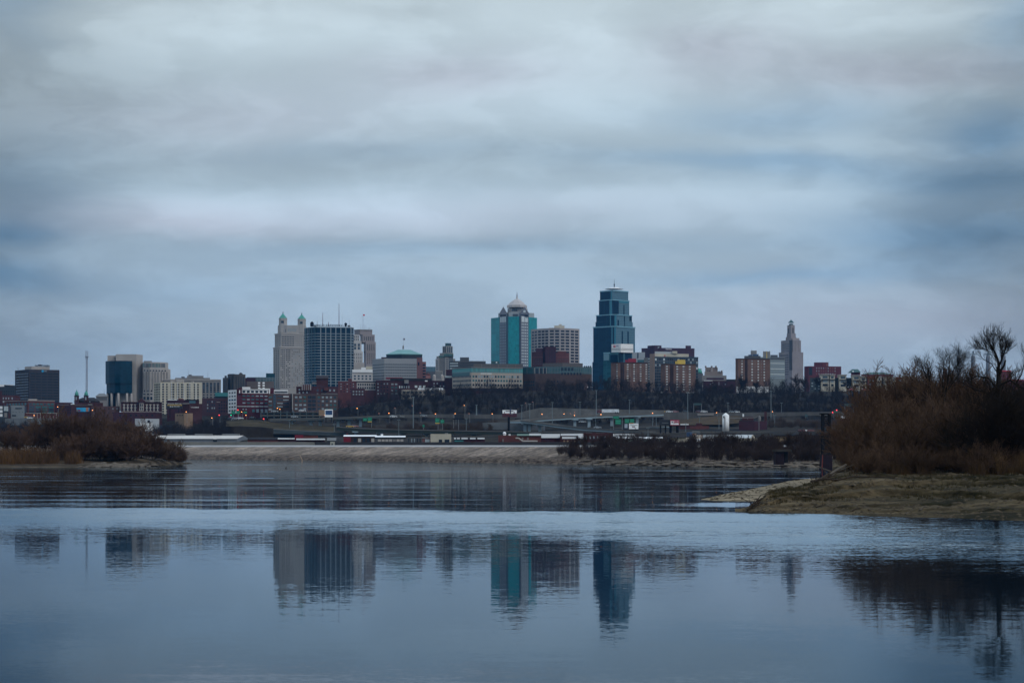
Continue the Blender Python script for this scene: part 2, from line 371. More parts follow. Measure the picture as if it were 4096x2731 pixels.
# ------------------------------------------------------------------ water
def water_material():
    m = bpy.data.materials.new('river_water'); m.use_nodes = True
    t = m.node_tree; Lk = t.links; p = t.nodes['Principled BSDF']
    def n(ty, **k):
        x = t.nodes.new(ty)
        for a, b in k.items(): setattr(x, a, b)
        return x
    def mm(op, *a, clamp=False):
        x = n('ShaderNodeMath', operation=op); x.use_clamp = clamp
        for i, v in enumerate(a):
            if isinstance(v, (int, float)): x.inputs[i].default_value = v
            else: Lk.new(v, x.inputs[i])
        return x.outputs[0]
    g = n('ShaderNodeNewGeometry'); sp = n('ShaderNodeSeparateXYZ'); Lk.new(g.outputs['Position'], sp.inputs[0])
    px, py = sp.outputs[0], sp.outputs[1]
    def noise(scale, det=3, ro=.55):
        mp = n('ShaderNodeMapping'); mp.inputs['Scale'].default_value = scale; Lk.new(g.outputs['Position'], mp.inputs[0])
        z = n('ShaderNodeTexNoise'); z.inputs['Scale'].default_value = 1; z.inputs['Detail'].default_value = det; z.inputs['Roughness'].default_value = ro
        Lk.new(mp.outputs[0], z.inputs['Vector']); return z
    def ramp(v, a, b):   # 0 below a, 1 above b
        x = n('ShaderNodeMapRange', interpolation_type='SMOOTHSTEP'); Lk.new(v, x.inputs[0]); x.inputs[1].default_value = a; x.inputs[2].default_value = b
        return x.outputs[0]
    wob = noise((.012, .012, 1), 4)
    shear = mm('ADD', py, mm('MULTIPLY', mm('SUBTRACT', wob.outputs['Fac'], .5), 18.0))   # where the two rivers meet
    shear = mm('ADD', shear, mm('MULTIPLY', px, 0.16))
    shore = mm('ADD', shear, mm('MULTIPLY', mm('SUBTRACT', noise((.16, .25, 1), 6, .65).outputs['Fac'], .5), 15.0))
    far = ramp(shore, 126.5, 130.0)                                             # the faster river beyond the line
    # the ruffled belt this side of the line, wider towards the sandbar
    wide = mm('ADD', py, mm('MULTIPLY', mm('MAXIMUM', mm('SUBTRACT', px, -6.0), 0.0), 1.35))
    wide = mm('ADD', wide, mm('MULTIPLY', mm('SUBTRACT', noise((.05, .16, 1), 5, .65).outputs['Fac'], .5), 26.0))
    belt = mm('MULTIPLY', ramp(wide, 80.0, 112.0), mm('SUBTRACT', 1.0, far))
    strong = mm('MULTIPLY', ramp(wide, 90, 120), mm('SUBTRACT', 1.0, far))
    gust = ramp(noise((.02, .10, 1), 5, .6).outputs['Fac'], .44, .62)
    streak = ramp(noise((.020, .20, 1), 6, .72).outputs['Fac'], .525, .66)
    inshore = ramp(py, 215, 330)
    streak2 = ramp(noise((.010, .055, 1), 5, .65).outputs['Fac'], .56, .66)
    rip = noise((1.3, 2.6, 1), 3, .6); fine = noise((.55, 2.2, 1), 3, .5)
    # slope of the surface: size by zone
    tiny = noise((7.0, 9.0, 1), 2, .6)
    amp = mm('ADD', mm('ADD', .0028, mm('MULTIPLY', belt, mm('MULTIPLY_ADD', gust, .022, .014))), mm('MULTIPLY', far, mm('MULTIPLY_ADD', streak, .036, .0018)))
    inlet = mm('SUBTRACT', 1.0, ramp(mm('ADD', mm('POWER', mm('DIVIDE', mm('SUBTRACT', px, 20.0), 11.0), 2.0), mm('POWER', mm('DIVIDE', mm('SUBTRACT', py, 143.0), 7.5), 2.0)), .2, 1.3))
    lean = mm('ADD', mm('MAXIMUM', mm('MULTIPLY', strong, .044), mm('MULTIPLY', inlet, .016)), mm('MULTIPLY', far, mm('ADD', mm('MULTIPLY', streak, .026), mm('MULTIPLY', mm('MULTIPLY', streak2, inshore), .03))))
    near = mm('MULTIPLY', mm('SUBTRACT', 1.0, ramp(wide, 84, 108)), .0028)
    def centred(o):
        x = n('ShaderNodeVectorMath', operation='SUBTRACT'); Lk.new(o, x.inputs[0]); x.inputs[1].default_value = (.5, .5, .5); return x.outputs[0]
    def add(u, v):
        x = n('ShaderNodeVectorMath', operation='ADD'); Lk.new(u, x.inputs[0]); Lk.new(v, x.inputs[1]); return x.outputs[0]
    s = add(add(centred(rip.outputs['Color']), centred(fine.outputs['Color'])), add(centred(tiny.outputs['Color']), centred(tiny.outputs['Color'])))
    sv = n('ShaderNodeSeparateXYZ'); Lk.new(s, sv.inputs[0])
    nx = mm('MULTIPLY', mm('MULTIPLY', sv.outputs[0], 1.2), amp)
    ny = mm('ADD', mm('SUBTRACT', mm('MULTIPLY', mm('MULTIPLY', sv.outputs[1], 3.6), amp), lean), near)
    cb = n('ShaderNodeCombineXYZ'); Lk.new(nx, cb.inputs[0]); Lk.new(ny, cb.inputs[1]); cb.inputs[2].default_value = 1.0
    nn = n('ShaderNodeVectorMath', operation='NORMALIZE'); Lk.new(cb.outputs[0], nn.inputs[0])
    t.nodes.remove(p); out = t.nodes['Material Output']
    gl = n('ShaderNodeBsdfGlossy'); gl.inputs['Color'].default_value = (.77, .87, .95, 1); Lk.new(mm('MULTIPLY_ADD', far, -.004, .038), gl.inputs['Roughness']); Lk.new(nn.outputs[0], gl.inputs['Normal'])
    df = n('ShaderNodeBsdfDiffuse'); df.inputs['Color'].default_value = (.003, .008, .014, 1)
    fr_n = n('ShaderNodeFresnel'); fr_n.inputs['IOR'].default_value = 1.135
    mx = n('ShaderNodeMixShader'); Lk.new(fr_n.outputs[0], mx.inputs[0]); Lk.new(df.outputs[0], mx.inputs[1]); Lk.new(gl.outputs[0], mx.inputs[2]); Lk.new(mx.outputs[0], out.inputs[0])
    return m
wat = part('river_water', MB().face_loop([(-4000, -400, 0), (4000, -400, 0), (4000, 1100, 0), (-4000, 1100, 0)]), water_material())
tag(wat, 'calm grey blue river with mirror reflections and a ruffled belt across it', 'river', kind='structure'); wat.name = 'river'

# ------------------------------------------------------------------ far terrain
DW = [(-2600, 1000), (-500, 985), (750, 950), (1500, 760), (2200, 609), (2800, 499), (3250, 466), (4000, 450), (6800, 430)]
YB = [(-2600, 1665), (300, 1662), (900, 1652), (1300, 1640), (1450, 1622), (1600, 1598), (1850, 1578), (2000, 1572), (2200, 1562), (2450, 1560), (2650, 1572), (2900, 1572), (3200, 1568), (3500, 1562), (3700, 1558), (6800, 1570)]
def Dw(px): return lerp(DW, px)
def Dc(px): return Dw(px) * 1.085
def ground_z(px, D):
    c = Dc(px); d0 = c + 100; b = lerp(YB, px)
    if D <= d0: return lerp([(c + 20, Z(1775, c + 20)), (d0, Z(1768, d0))], D)
    if D >= 1600: return Z(b, 1600) + min(3.0, (D - 1600) * .01)
    t = (D - d0) / (1600 - d0)
    y = float(np.interp(t, [0, .3, .5, .7, .85, 1], [1768, 1745, 1722, 1692, b + (1692 - b) * .42, b]))
    return Z(y, D)
def grid_mesh(name, cols, rows, fn, m, kind='structure', label=None, cat=None):
    v = []; nc, nr = len(cols), len(rows)
    for c in cols:
        for r in rows: v.append(fn(c, r))
    f = [(i * nr + j, (i + 1) * nr + j, (i + 1) * nr + j + 1, i * nr + j + 1) for i in range(nc - 1) for j in range(nr - 1)]
    me = np_mesh(name, np.array(v), np.array(f)); o = link(name, me, m)
    for p in me.polygons: p.use_smooth = True
    return tag(o, label, cat, kind=kind)
from mathutils import noise as NZ
def nz(x, y, s, o=0.0): return NZ.fractal(V((x / s, y / s, o)), 0.6, 2.1, 5)

M_ground = mat('winter_ground', (.046, .038, .030), .95, col2=(.010, .010, .011), scale=.03, lo=.42, hi=.72)
fr = [20, 60, 100] 
def far_ground(c, r):
    d = Dc(c) + r if r <= 100 else (Dc(c) + 100 + (1600 - Dc(c) - 100) * (r - 100) / 100 if r <= 200 else r)
    z = ground_z(c, d) + (nz(X(c, d), d, 60) * 1.2 if 100 < r < 200 else 0)
    if r == 20 : z -= 1.5
    return (X(c, d), d, z)
grid_mesh('ground', list(range(-2600, 6801, 45)), [20, 60, 100] + list(range(105, 200, 4)) + [200, 1680, 1900, 2300, 3000, 4500, 6000], far_ground, M_ground,
          label='brown winter ground rising from the levee to the city bluff', cat='ground')

M_levee = mat('levee_stone', (.24, .187, .148), .95, col2=(.115, .096, .085), scale=.45, stretch=(.4, .5, 1), lo=.38, hi=.62)
def foot(m, z0, z1, c1, c2):
    """earth of another colour below a wandering height on the slope"""
    nt = m.node_tree; Lk = nt.links; p = nt.nodes['Principled BSDF']; src = p.inputs['Base Color'].links[0].from_socket
    g = nt.nodes.new('ShaderNodeNewGeometry'); sp = nt.nodes.new('ShaderNodeSeparateXYZ'); Lk.new(g.outputs['Position'], sp.inputs[0])
    mp = nt.nodes.new('ShaderNodeMapping'); mp.inputs['Scale'].default_value = (.10, .25, 1); Lk.new(g.outputs['Position'], mp.inputs[0])
    nz_ = nt.nodes.new('ShaderNodeTexNoise'); nz_.inputs['Scale'].default_value = 1; nz_.inputs['Detail'].default_value = 5; Lk.new(mp.outputs[0], nz_.inputs['Vector'])
    h = nt.nodes.new('ShaderNodeMath'); h.operation = 'MULTIPLY_ADD'; h.inputs[1].default_value = -4.2; Lk.new(nz_.outputs['Fac'], h.inputs[0])
    a = nt.nodes.new('ShaderNodeMath'); a.operation = 'ADD'; a.inputs[1].default_value = 2.1; Lk.new(sp.outputs[2], a.inputs[0]); Lk.new(a.outputs[0], h.inputs[2])
    r = nt.nodes.new('ShaderNodeMapRange'); r.interpolation_type = 'SMOOTHSTEP'; r.inputs[1].default_value = z0; r.inputs[2].default_value = z1; Lk.new(h.outputs[0], r.inputs[0])
    n2_ = nt.nodes.new('ShaderNodeTexNoise'); n2_.inputs['Scale'].default_value = .6; n2_.inputs['Detail'].default_value = 5; Lk.new(g.outputs['Position'], n2_.inputs['Vector'])
    cr = nt.nodes.new('ShaderNodeValToRGB'); cr.color_ramp.elements[0].position = .38; cr.color_ramp.elements[1].position = .62; cr.color_ramp.elements[0].color = (*c2, 1); cr.color_ramp.elements[1].color = (*c1, 1); Lk.new(n2_.outputs['Fac'], cr.inputs[0])
    mx = nt.nodes.new('ShaderNodeMix'); mx.data_type = 'RGBA'; Lk.new(r.outputs[0], mx.inputs[0]); Lk.new(cr.outputs[0], mx.inputs[6]); Lk.new(src, mx.inputs[7]); Lk.new(mx.outputs[2], p.inputs['Base Color'])
speckle(M_levee, 1.1, (.5, .7, 1), .55); speckle(M_levee, .06, (.35, 1.3, 1), .68)
foot(M_levee, 1.6, 3.3, (.125, .098, .078), (.028, .021, .019))
def levee(c, s):
    if s < 0: d = Dw(c) - 14; return (X(c, d), d, -2.5)
    yw = YH + H * F / Dw(c); k = s
    d = Dw(c) + (Dc(c) - Dw(c)) * k
    zc = Z(1787, Dc(c)); prof = float(np.interp(k, [0, .08, .2, .36, .5, 1], [0, .10, .20, .30, .45, 1]))
    z = zc * prof
    if k < .52:
        rough = (1 - k / .52) * (.25 + .75 * min(1, k / .06))
        z += rough * (0.9 * nz(X(c, d) * .5, d, 9) + .5 * nz(X(c, d), d, 2.6))
    elif k < 1: z += .05 * nz(X(c, d), d, 14)
    return (X(c, d), d, z)
ls = [-1] + [i / 42 for i in range(43)]
grid_mesh('riverbank', np.arange(-2600, 6801, 7.0) if False else list(np.arange(-400, 4400, 6.0)), ls, levee, M_levee,
          label='pale stone faced levee slope across the river with eroded foot', cat='riverbank')
M_erode = mat('bare_earth_bank', (.07, .055, .045), .95, var=.4, scale=.3)
M_conc = mat('pale_concrete', (.42, .41, .39), .9, var=.18, scale=.2)
M_path = mat('levee_path', (.34, .33, .33), .9, var=.15, scale=.08)
def path(c, s):
    d = Dc(c) + s * 12; return (X(c, d), d, Z(1787, Dc(c)) + s * 1.0 * Dc(c) / 1000 + .02)
grid_mesh('path', list(range(-400, 4401, 40)), [0, 1], path, M_path, label='pale service road running along the levee crest', cat='path')
def side(c, s):
    d = Dc(c) + 12 + s * 14; return (X(c, d), d, Z(1787, Dc(c)) + 1.0 * Dc(c) / 1000 - s * 3)
grid_mesh('terrain', list(range(-400, 4401, 60)), [0, 1], side, M_ground, label='strip of earth behind the levee road', cat='terrain')

# ------------------------------------------------------------------ bare trees
def grow(seed, stems, levels, upright=.25, wob=.16):
    """stems: (start, direction, length, radius); levels: per level (children per branch, length ratio, radius ratio, spread, from) -> segment arrays"""
    r = random.Random(seed); seg = []
    stack = [(V(p), V(d).normalized(), l, rad, 0) for p, d, l, rad in stems]
    while stack:
        p, d, l, rad, lv = stack.pop()
        k = 5 if lv == 0 else (4 if lv == 1 else 3); pts = [p]
        for i in range(k):
            d = (d + V((r.gauss(0, wob), r.gauss(0, wob), r.gauss(0, wob) * .6 + upright * .25))).normalized()
            q = pts[-1] + d * (l / k); pts.append(q)
            seg.append((pts[-2], q, rad * (1 - .8 * i / k), rad * (1 - .8 * (i + 1) / k), lv))
        if lv < len(levels):
            nch, lr, rr, spread, start = levels[lv]
            for c in range(nch):
                t = start + (1 - start) * (c + r.random()) / nch; i = min(k - 1, int(t * k)); f = t * k - i
                pos = pts[i].lerp(pts[i + 1], f); bd = (pts[i + 1] - pts[i]).normalized()
                side = V((r.gauss(0, 1), r.gauss(0, 1), r.gauss(0, 1))); side = (side - bd * side.dot(bd)).normalized()
                nd = (bd * math.cos(spread) + side * math.sin(spread) * r.uniform(.7, 1.3) + V((0, 0, upright * .3))).normalized()
                stack.append((pos, nd, l * lr * r.uniform(.7, 1.2) * (1.1 - .45 * t), max(rad * rr * (1.05 - .5 * t), .004), lv + 1))
    return seg
def seg_arrays(seg, lv0=0, lv1=99, rmin=0.0):
    s = [x for x in seg if lv0 <= x[4] <= lv1]
    a = np.array([tuple(x[0]) for x in s]); b = np.array([tuple(x[1]) for x in s])
    ra = np.maximum(np.array([x[2] for x in s]), rmin); rb = np.maximum(np.array([x[3] for x in s]), rmin)
    d = b - a; d /= np.linalg.norm(d, axis=1, keepdims=True) + 1e-9
    ref = np.where(np.abs(d[:, 2:3]) < .9, np.array([[0, 0, 1.]]), np.array([[1., 0, 0]]))
    u = np.cross(d, ref); u /= np.linalg.norm(u, axis=1, keepdims=True); w = np.cross(d, u)
    vs = []
    for c, rr in ((a, ra), (b, rb)):
        for i in range(3):
            t = 2 * math.pi * i / 3; vs.append(c + (u * math.cos(t) + w * math.sin(t)) * rr[:, None])
    v = np.stack(vs, 1).reshape(-1, 3); n = len(s); base = np.arange(n)[:, None] * 6
    f = np.concatenate([base + np.array([[i, (i + 1) % 3, 3 + (i + 1) % 3, 3 + i]]) for i in range(3)], 0)
    return v, f
def forest_mesh(name, protos, spots, m, label, cat, kind='stuff'):
    """one mesh of many far bare trees: spots are (x, y, z, height, turn, which)"""
    vs, fs, k = [], [], 0
    for x, y, z, h, a, w in spots:
        v, f = protos[w]; c, s = math.cos(a) * h, math.sin(a) * h
        q = np.empty_like(v); q[:, 0] = v[:, 0] * c - v[:, 1] * s + x; q[:, 1] = v[:, 0] * s + v[:, 1] * c + y; q[:, 2] = v[:, 2] * h + z
        vs.append(q); fs.append(f + k); k += len(v)
    o = link(name, np_mesh(name, np.concatenate(vs), np.concatenate(fs)), m)
    return tag(o, label, cat, kind=kind)
def norm(seg, rmin):
    h = max(x[1].z for x in seg); s = [(a / h, b / h, ra / h, rb / h, l) for a, b, ra, rb, l in seg]
    return seg_arrays(s, rmin=rmin)
UPT = (0, 0, 1)
far_tree = [norm(grow(i, [((0, 0, 0), (0, 0, 1), 6, .16)], [(7, .62, .5, .75, .3), (6, .6, .5, .7, .2), (3, .6, .6, .6, .2)], .35), .0028) for i in (1, 2, 3)]
light_bush = [norm(grow(i, [((random.uniform(-.8, .8), random.uniform(-.8, .8), 0), (random.uniform(-.7, .7), random.uniform(-.7, .7), 1), random.uniform(2, 3.4), .03) for k in range(8)], [(4, .55, .6, .65, .15), (3, .55, .7, .6, .1)], .3), .010) for i in (14, 15)]
far_bush = [norm(grow(i, [((random.uniform(-.6, .6), random.uniform(-.6, .6), 0), (random.uniform(-.6, .6), random.uniform(-.6, .6), 1), random.uniform(2, 3.4), .03) for k in range(14)],
                      [(5, .5, .6, .6, .15), (4, .55, .7, .6, .1)], .3), .006) for i in (4, 5, 6)]
M_wood = mat('bare_wood', (.028, .025, .028), .95, var=.35, scale=.05)
M_twig = mat('brown_twigs', (.095, .056, .038), .95, var=.4, scale=.12)
M_twig2 = mat('rust_twigs', (.105, .064, .042), .95, var=.4, scale=.2)
M_bark = mat('dark_bark', (.018, .015, .014), .95, var=.3, scale=.5)
M_reed = mat('dry_reed', (.16, .095, .040), .95, col2=(.036, .022, .013), scale=.30)

def scatter(n, px0, px1, d0, d1, h0, h1, ok=None, nw=3, seed=1, z0=None):
    r = random.Random(seed); out = []
    while len(out) < n:
        px, d = r.uniform(px0, px1), r.uniform(d0, d1)
        if ok and not ok(px, d): n -= .1; continue
        out.append((X(px, d), d, ground_z(px, d) - .5, r.uniform(h0, h1) * r.choice((.75, 1, 1, 1.15)), r.uniform(0, 6.28), r.randrange(nw)))
    return out
# ------------------------------------------------------------------ the near sandy point
BF = [(2940, 2043), (3000, 2046), (3075, 2049), (3250, 2054), (3500, 2063), (3800, 2072), (4096, 2081), (4700, 2100), (5600, 2130)]
BC = [(2940, 2038, .05), (2985, 2034, .10), (3040, 2008, .50), (3068, 1975, 1.02), (3120, 1962, 1.15), (3250, 1928, 1.6), (3330, 1905, 1.9), (3400, 1893, 2.1), (3500, 1886, 2.15), (4096, 1890, 2.1), (5600, 1900, 2.1)]
def bank_front(px):
    d = H * F / (lerp(BF, px) - YH); x = X(px, d)
    return d + min(1, max(0, (px - 2950) / 90)) * (2.6 * NZ.noise(V((x / 7, 1.1, 0))) + 1.1 * NZ.noise(V((x / 2.2, 5.1, 0))))
def bank_crest(px):
    y = float(np.interp(px, [t[0] for t in BC], [t[1] for t in BC])); z = float(np.interp(px, [t[0] for t in BC], [t[2] for t in BC]))
    return (H - z) * F / (y - YH), z
def bank(c, s):
    d0 = bank_front(c); d1, z1 = bank_crest(c); d1 = max(d1, d0 + 2)
    if s < 0: return (X(c, d0 - 2), d0 - 2, -.5)
    if s <= 1:
        x0 = X(c, d0); fade = math.sin(math.pi * s) ; w = max(0, min(1, s + fade * (.07 * NZ.noise(V((x0 / 11, 3.3, 0))) + .03 * NZ.noise(V((x0 / 3, 7.7, 0))))))
        d = d0 + (d1 - d0) * w
        z = z1 * float(np.interp(s, [0, .03, .10, .105, .20, .205, .38, .386, .60, .606, .80, .805, 1], [0, .05, .09, .15, .20, .27, .33, .56, .60, .78, .84, .92, 1]))
        x = X(c, d); k = min(1, s * 8) * (.35 + .65 * min(1, z1))
        z += k * (.20 * nz(x, d * .45, 7) + .11 * nz(x * .7, d * .6, 1.8, 3))
        return (x, d, max(z, .015 + .1 * s))
    k = s - 1; far = c > 3330
    if far:
        d = d1 + k * 160; return (X(c, d), d, z1 + k * .8 + .15 * nz(X(c, d), d, 15) if k < .98 else -1)
    d = d1 + k * 8; return (X(c, d), d, z1 - k * (z1 + 1.2))
M_mud = mat('river_mud', (.092, .069, .041), .9, col2=(.012, .011, .005), scale=.26, stretch=(.16, .42, 1.5), lo=.40, hi=.60)
M_sand = mat('pale_sand', (.24, .195, .135), .95, col2=(.12, .096, .066), scale=.30, stretch=(.3, .6, 1), lo=.36, hi=.62)
speckle(M_mud, 1.6, (.35, .8, 1), .40, bump=.12); speckle(M_sand, 1.3, (.3, .8, 1), .40, bump=.05)
bc = list(range(2940, 3420, 4)) + list(range(3420, 4200, 7)) + list(range(4200, 9001, 60))
bo = grid_mesh('riverbank', bc, [-1] + sorted([i / 60 for i in range(61)] + [.101, .105, .201, .205, .381, .386, .601, .606, .801, .805]) + [1.01, 1.05, 1.1, 1.2, 1.35, 1.6, 1.97, 2.0], bank, M_mud,
          label='dark muddy near bank stepped in bands with greenish moss', cat='riverbank')
SU = [(2805, 1996), (2860, 1982), (2900, 1972), (3000, 1954), (3090, 1936), (3150, 1922), (3220, 1913), (3280, 1910), (3330, 1909), (3420, 1909)]
SL = [(2805, 1997.5), (2900, 2001), (3060, 2006), (3420, 2012)]
def spit(c, s):
    zt = .34 * min(1, (c - 2803) / 150)
    d0 = H * F / (lerp(SL, c) - YH) - .5; d1 = (H - zt * .8) * F / (lerp(SU, c) - YH); d1 = max(d1, d0 + 1.0)
    x0 = X(c, d0); fade = min(1, (c - 2803) / 60); d0 += fade * (1.6 * NZ.noise(V((x0 / 3.5, 8.8, 0))) + .8 * NZ.noise(V((x0 / 1.1, 2.8, 0)))); d1 += fade * 5 * NZ.noise(V((x0 / 2.5, 4.8, 0)))
    d1 = max(d1, d0 + 1.0)
    d = d0 + (d1 - d0) * s
    z = zt * float(np.interp(s, [0, .02, .12, .4, .8, .96, 1], [-.3, .04, .3, .75, 1, .8, -.4]))
    if .02 < s < .97: z += .035 * min(1, zt * 3) * nz(X(c, d), d * .5, 5)
    return (X(c, d), d, z)
so_ = grid_mesh('sandbar', list(range(2805, 3421, 5)), [0, .01, .02] + [i / 24 for i in range(1, 24)] + [.98, 1], spit, M_sand, label='pale sand spit reaching out into the river', cat='sandbar')

# ------------------------------------------------------------------ far island on the other side
IF_ = [(-1200, 1874), (0, 1869), (500, 1868), (620, 1864), (700, 1858), (762, 1853)]
def island(c, s):
    d0 = H * F / (lerp(IF_, c) - YH); w = 110 * min(1, max(.02, (770 - c) / 330)); d = d0 + w * s
    z = 2.3 * float(np.interp(s, [0, .04, .2, .35, .7, 1], [-.05, .12, .42, .8, 1, -.6])) * min(1, max(.12, (775 - c) / 200))
    z += .22 * nz(X(c, d), d, 8) * min(1, s * 6)
    return (X(c, d), d, z)
M_isl = mat('island_mud', (.085, .064, .044), .95, col2=(.016, .013, .010), scale=.12, stretch=(.3, 1, 3), lo=.36, hi=.64)
speckle(M_isl, .7, (.4, .8, 1), .4)
grid_mesh('island', list(range(-1200, 771, 8)), [i / 30 for i in range(31)], island, M_isl, label='low muddy island with brush on the far side of the river', cat='island')
def isl_z(px, s): return island(px, s)

# ------------------------------------------------------------------ trees of the near point
def bank_pt(px, D):
    d1, z1 = bank_crest(px)
    if D <= d1: s = (D - bank_front(px)) / max(1, d1 - bank_front(px)); return V(bank(px, max(0, s)))
    return V((X(px, D), D, z1 + min(.9, (D - d1) / 160) * .8))
def tree_obj(name, label, cat, seg, loc, m_trunk, m_crown, group=None, split=1, rmin=.014, s=1.0, rz=0.0):
    o = thing(name, label, cat, loc, group); o.scale = (s, s, s); o.rotation_euler = (0, 0, rz)
    v, f = seg_arrays(seg, 0, split, .02); link('trunk', np_mesh('trunk', v, f), m_trunk, o)
    v, f = seg_arrays(seg, split + 1, 99, rmin); link('crown', np_mesh('crown', v, f), m_crown, o)
    return o
def rnd_stems(n, lean, l0, l1, rad, spread, seed):
    r = random.Random(seed)
    return [((r.gauss(0, spread), r.gauss(0, spread), 0), (r.gauss(0, lean), r.gauss(0, lean), 1), r.uniform(l0, l1), rad * r.uniform(.6, 1.2)) for _ in range(n)]
shrubA = grow(21, rnd_stems(16, .55, 5, 8.5, .07, .8, 1), [(9, .55, .5, .55, .15), (8, .55, .5, .6, .15), (5, .55, .6, .6, .1)], .22)
shrubB = grow(22, rnd_stems(12, .42, 6, 9.5, .09, .7, 2), [(9, .55, .5, .6, .2), (8, .55, .5, .6, .15), (5, .55, .6, .6, .1)], .25)
shrubC = grow(23, rnd_stems(22, .75, 3, 5.5, .04, .9, 3), [(8, .6, .5, .5, .1), (7, .55, .6, .6, .1), (4, .55, .6, .6, .1)], .18)
D0 = 268.0
M_vine = mat('vine_dark', (.020, .015, .012), .95, var=.4, scale=.3)
protos = []
for sg, nm, lb, m in ((shrubA, 'bare_shrub', 'tall brown bare shrub at the water end of the near thicket', M_twig), (shrubB, 'bare_shrub', 'reddish bare shrub in the front of the near thicket', M_twig2), (shrubC, 'low_shrub', 'low rusty bush at the foot of the near thicket beside the lattice tower', M_twig2), (shrubB, 'vine_covered_shrub', 'dark shrub', M_vine)):
    protos.append((nm, lb, sg, m))
TH = [(3360, 1770), (3385, 1722), (3401, 1678), (3452, 1601), (3503, 1565), (3570, 1540), (3656, 1520), (3760, 1500), (3900, 1510), (4096, 1500), (4500, 1500)]
first = {}
where = ['at the river end of the near thicket', 'behind the dry reeds', 'at the back of the thicket below the pale apartments', 'under the four pylons', 'beside the tall round crowned tree', 'in the middle of the thicket', 'nearest the lattice tower', 'at the edge of the frame']
def put_shrub(k, px, D, top, label, group='bare shrubs of the near thicket'):
    nm, lb, sg, m = protos[k]; h = float(np.percentile([x[1].z for x in sg], 97.5)); loc = bank_pt(px, D) - V((0, 0, .1)); s = (Z(top + 4, D) - loc.z) / h
    rz = random.uniform(0, 6.28)
    if k not in first: first[k] = tree_obj(nm, label, 'shrub', sg, loc, M_bark, m, group, s=s, rz=rz, rmin=.016)
    else: dup(first[k], loc, label, (s * 1.08, s * 1.08, s), rz)
HUE = ['ashy brown', 'reddish', 'dark brown']
put_shrub(0, 3440, 183, 1642, 'rounded brown bare shrub behind the lattice tower, first of the near thicket')
put_shrub(0, 3500, 191, 1592, 'tall brown bare shrub rising second along the near thicket from the tower')
put_shrub(1, 3470, 175, 1665, 'reddish bare shrub in front of the two tallest shrubs by the tower')
put_shrub(0, 3570, 197, 1562, 'broad brown bare shrub below the cream topped apartments')
put_shrub(1, 3560, 183, 1590, 'reddish brown bare shrub in front of the broad one below the apartments')
put_shrub(0, 3640, 194, 1528, 'dense brown bare shrub just before the forked tree with twigs above the thicket')
put_shrub(1, 3650, 178, 1600, 'reddish bare shrub at the foot of the forked tree')
put_shrub(0, 3730, 200, 1500, 'dense bare shrub under the first pylon')
put_shrub(1, 3740, 180, 1580, 'reddish bare shrub in the heart of the near thicket over the reeds')
put_shrub(0, 3830, 197, 1495, 'dense bare shrub under the second pylon')
put_shrub(1, 3830, 183, 1620, 'reddish bare shrub between the forked tree and the round crowned tree')
put_shrub(3, 3925, 193, 1530, 'dark bare shrub against the trunk of the round crowned tree')
put_shrub(3, 4010, 169, 1560, 'dark vine choked shrub in front of the trunk of the round crowned tree')
put_shrub(3, 4080, 171, 1530, 'dark bare shrub at the frame edge behind the round crowned tree')
put_shrub(3, 3960, 168, 1620, 'low dark shrub over the pale reed clump beside the big trunk')
put_shrub(3, 4150, 191, 1520, 'dark bare shrub half cut by the frame edge beyond the big trunk')
put_shrub(2, 3400, 169, 1790, 'low rusty bush by the driftwood at the foot of the lattice tower')
put_shrub(2, 3470, 164, 1800, 'low rusty bush beside the driftwood where the reeds begin')
put_shrub(2, 3560, 168, 1775, 'low rusty bush in the first tawny reeds')
put_shrub(2, 3680, 166, 1785, 'low rusty bush among the reeds below the forked tree')
put_shrub(2, 3810, 168, 1775, 'low rusty bush midway along the reed edge')
put_shrub(2, 3920, 166, 1770, 'low dark bush between two pale reed clumps')
put_shrub(2, 4060, 168, 1760, 'low dark bush at the frame edge above the mossy bank')

put_shrub(0, 3600, 190, 1552, 'brown bare shrub filling the back of the thicket under the clock house')
put_shrub(0, 3690, 193, 1500, 'brown bare shrub filling the back of the thicket under the green roofed hall')
put_shrub(0, 3780, 194, 1490, 'brown bare shrub between the first two pylons and the forked tree')
put_shrub(0, 3880, 192, 1515, 'brown bare shrub behind the sprawling limbs of the round crowned tree')
put_shrub(3, 4045, 188, 1545, 'dark shrub directly behind the trunk of the round crowned tree')
put_shrub(1, 3790, 175, 1650, 'reddish bare shrub low in the middle of the near thicket')
put_shrub(1, 3890, 174, 1660, 'reddish bare shrub low beside the vine choked shrubs')
put_shrub(1, 3600, 174, 1690, 'reddish bare shrub low behind the first tawny reeds')

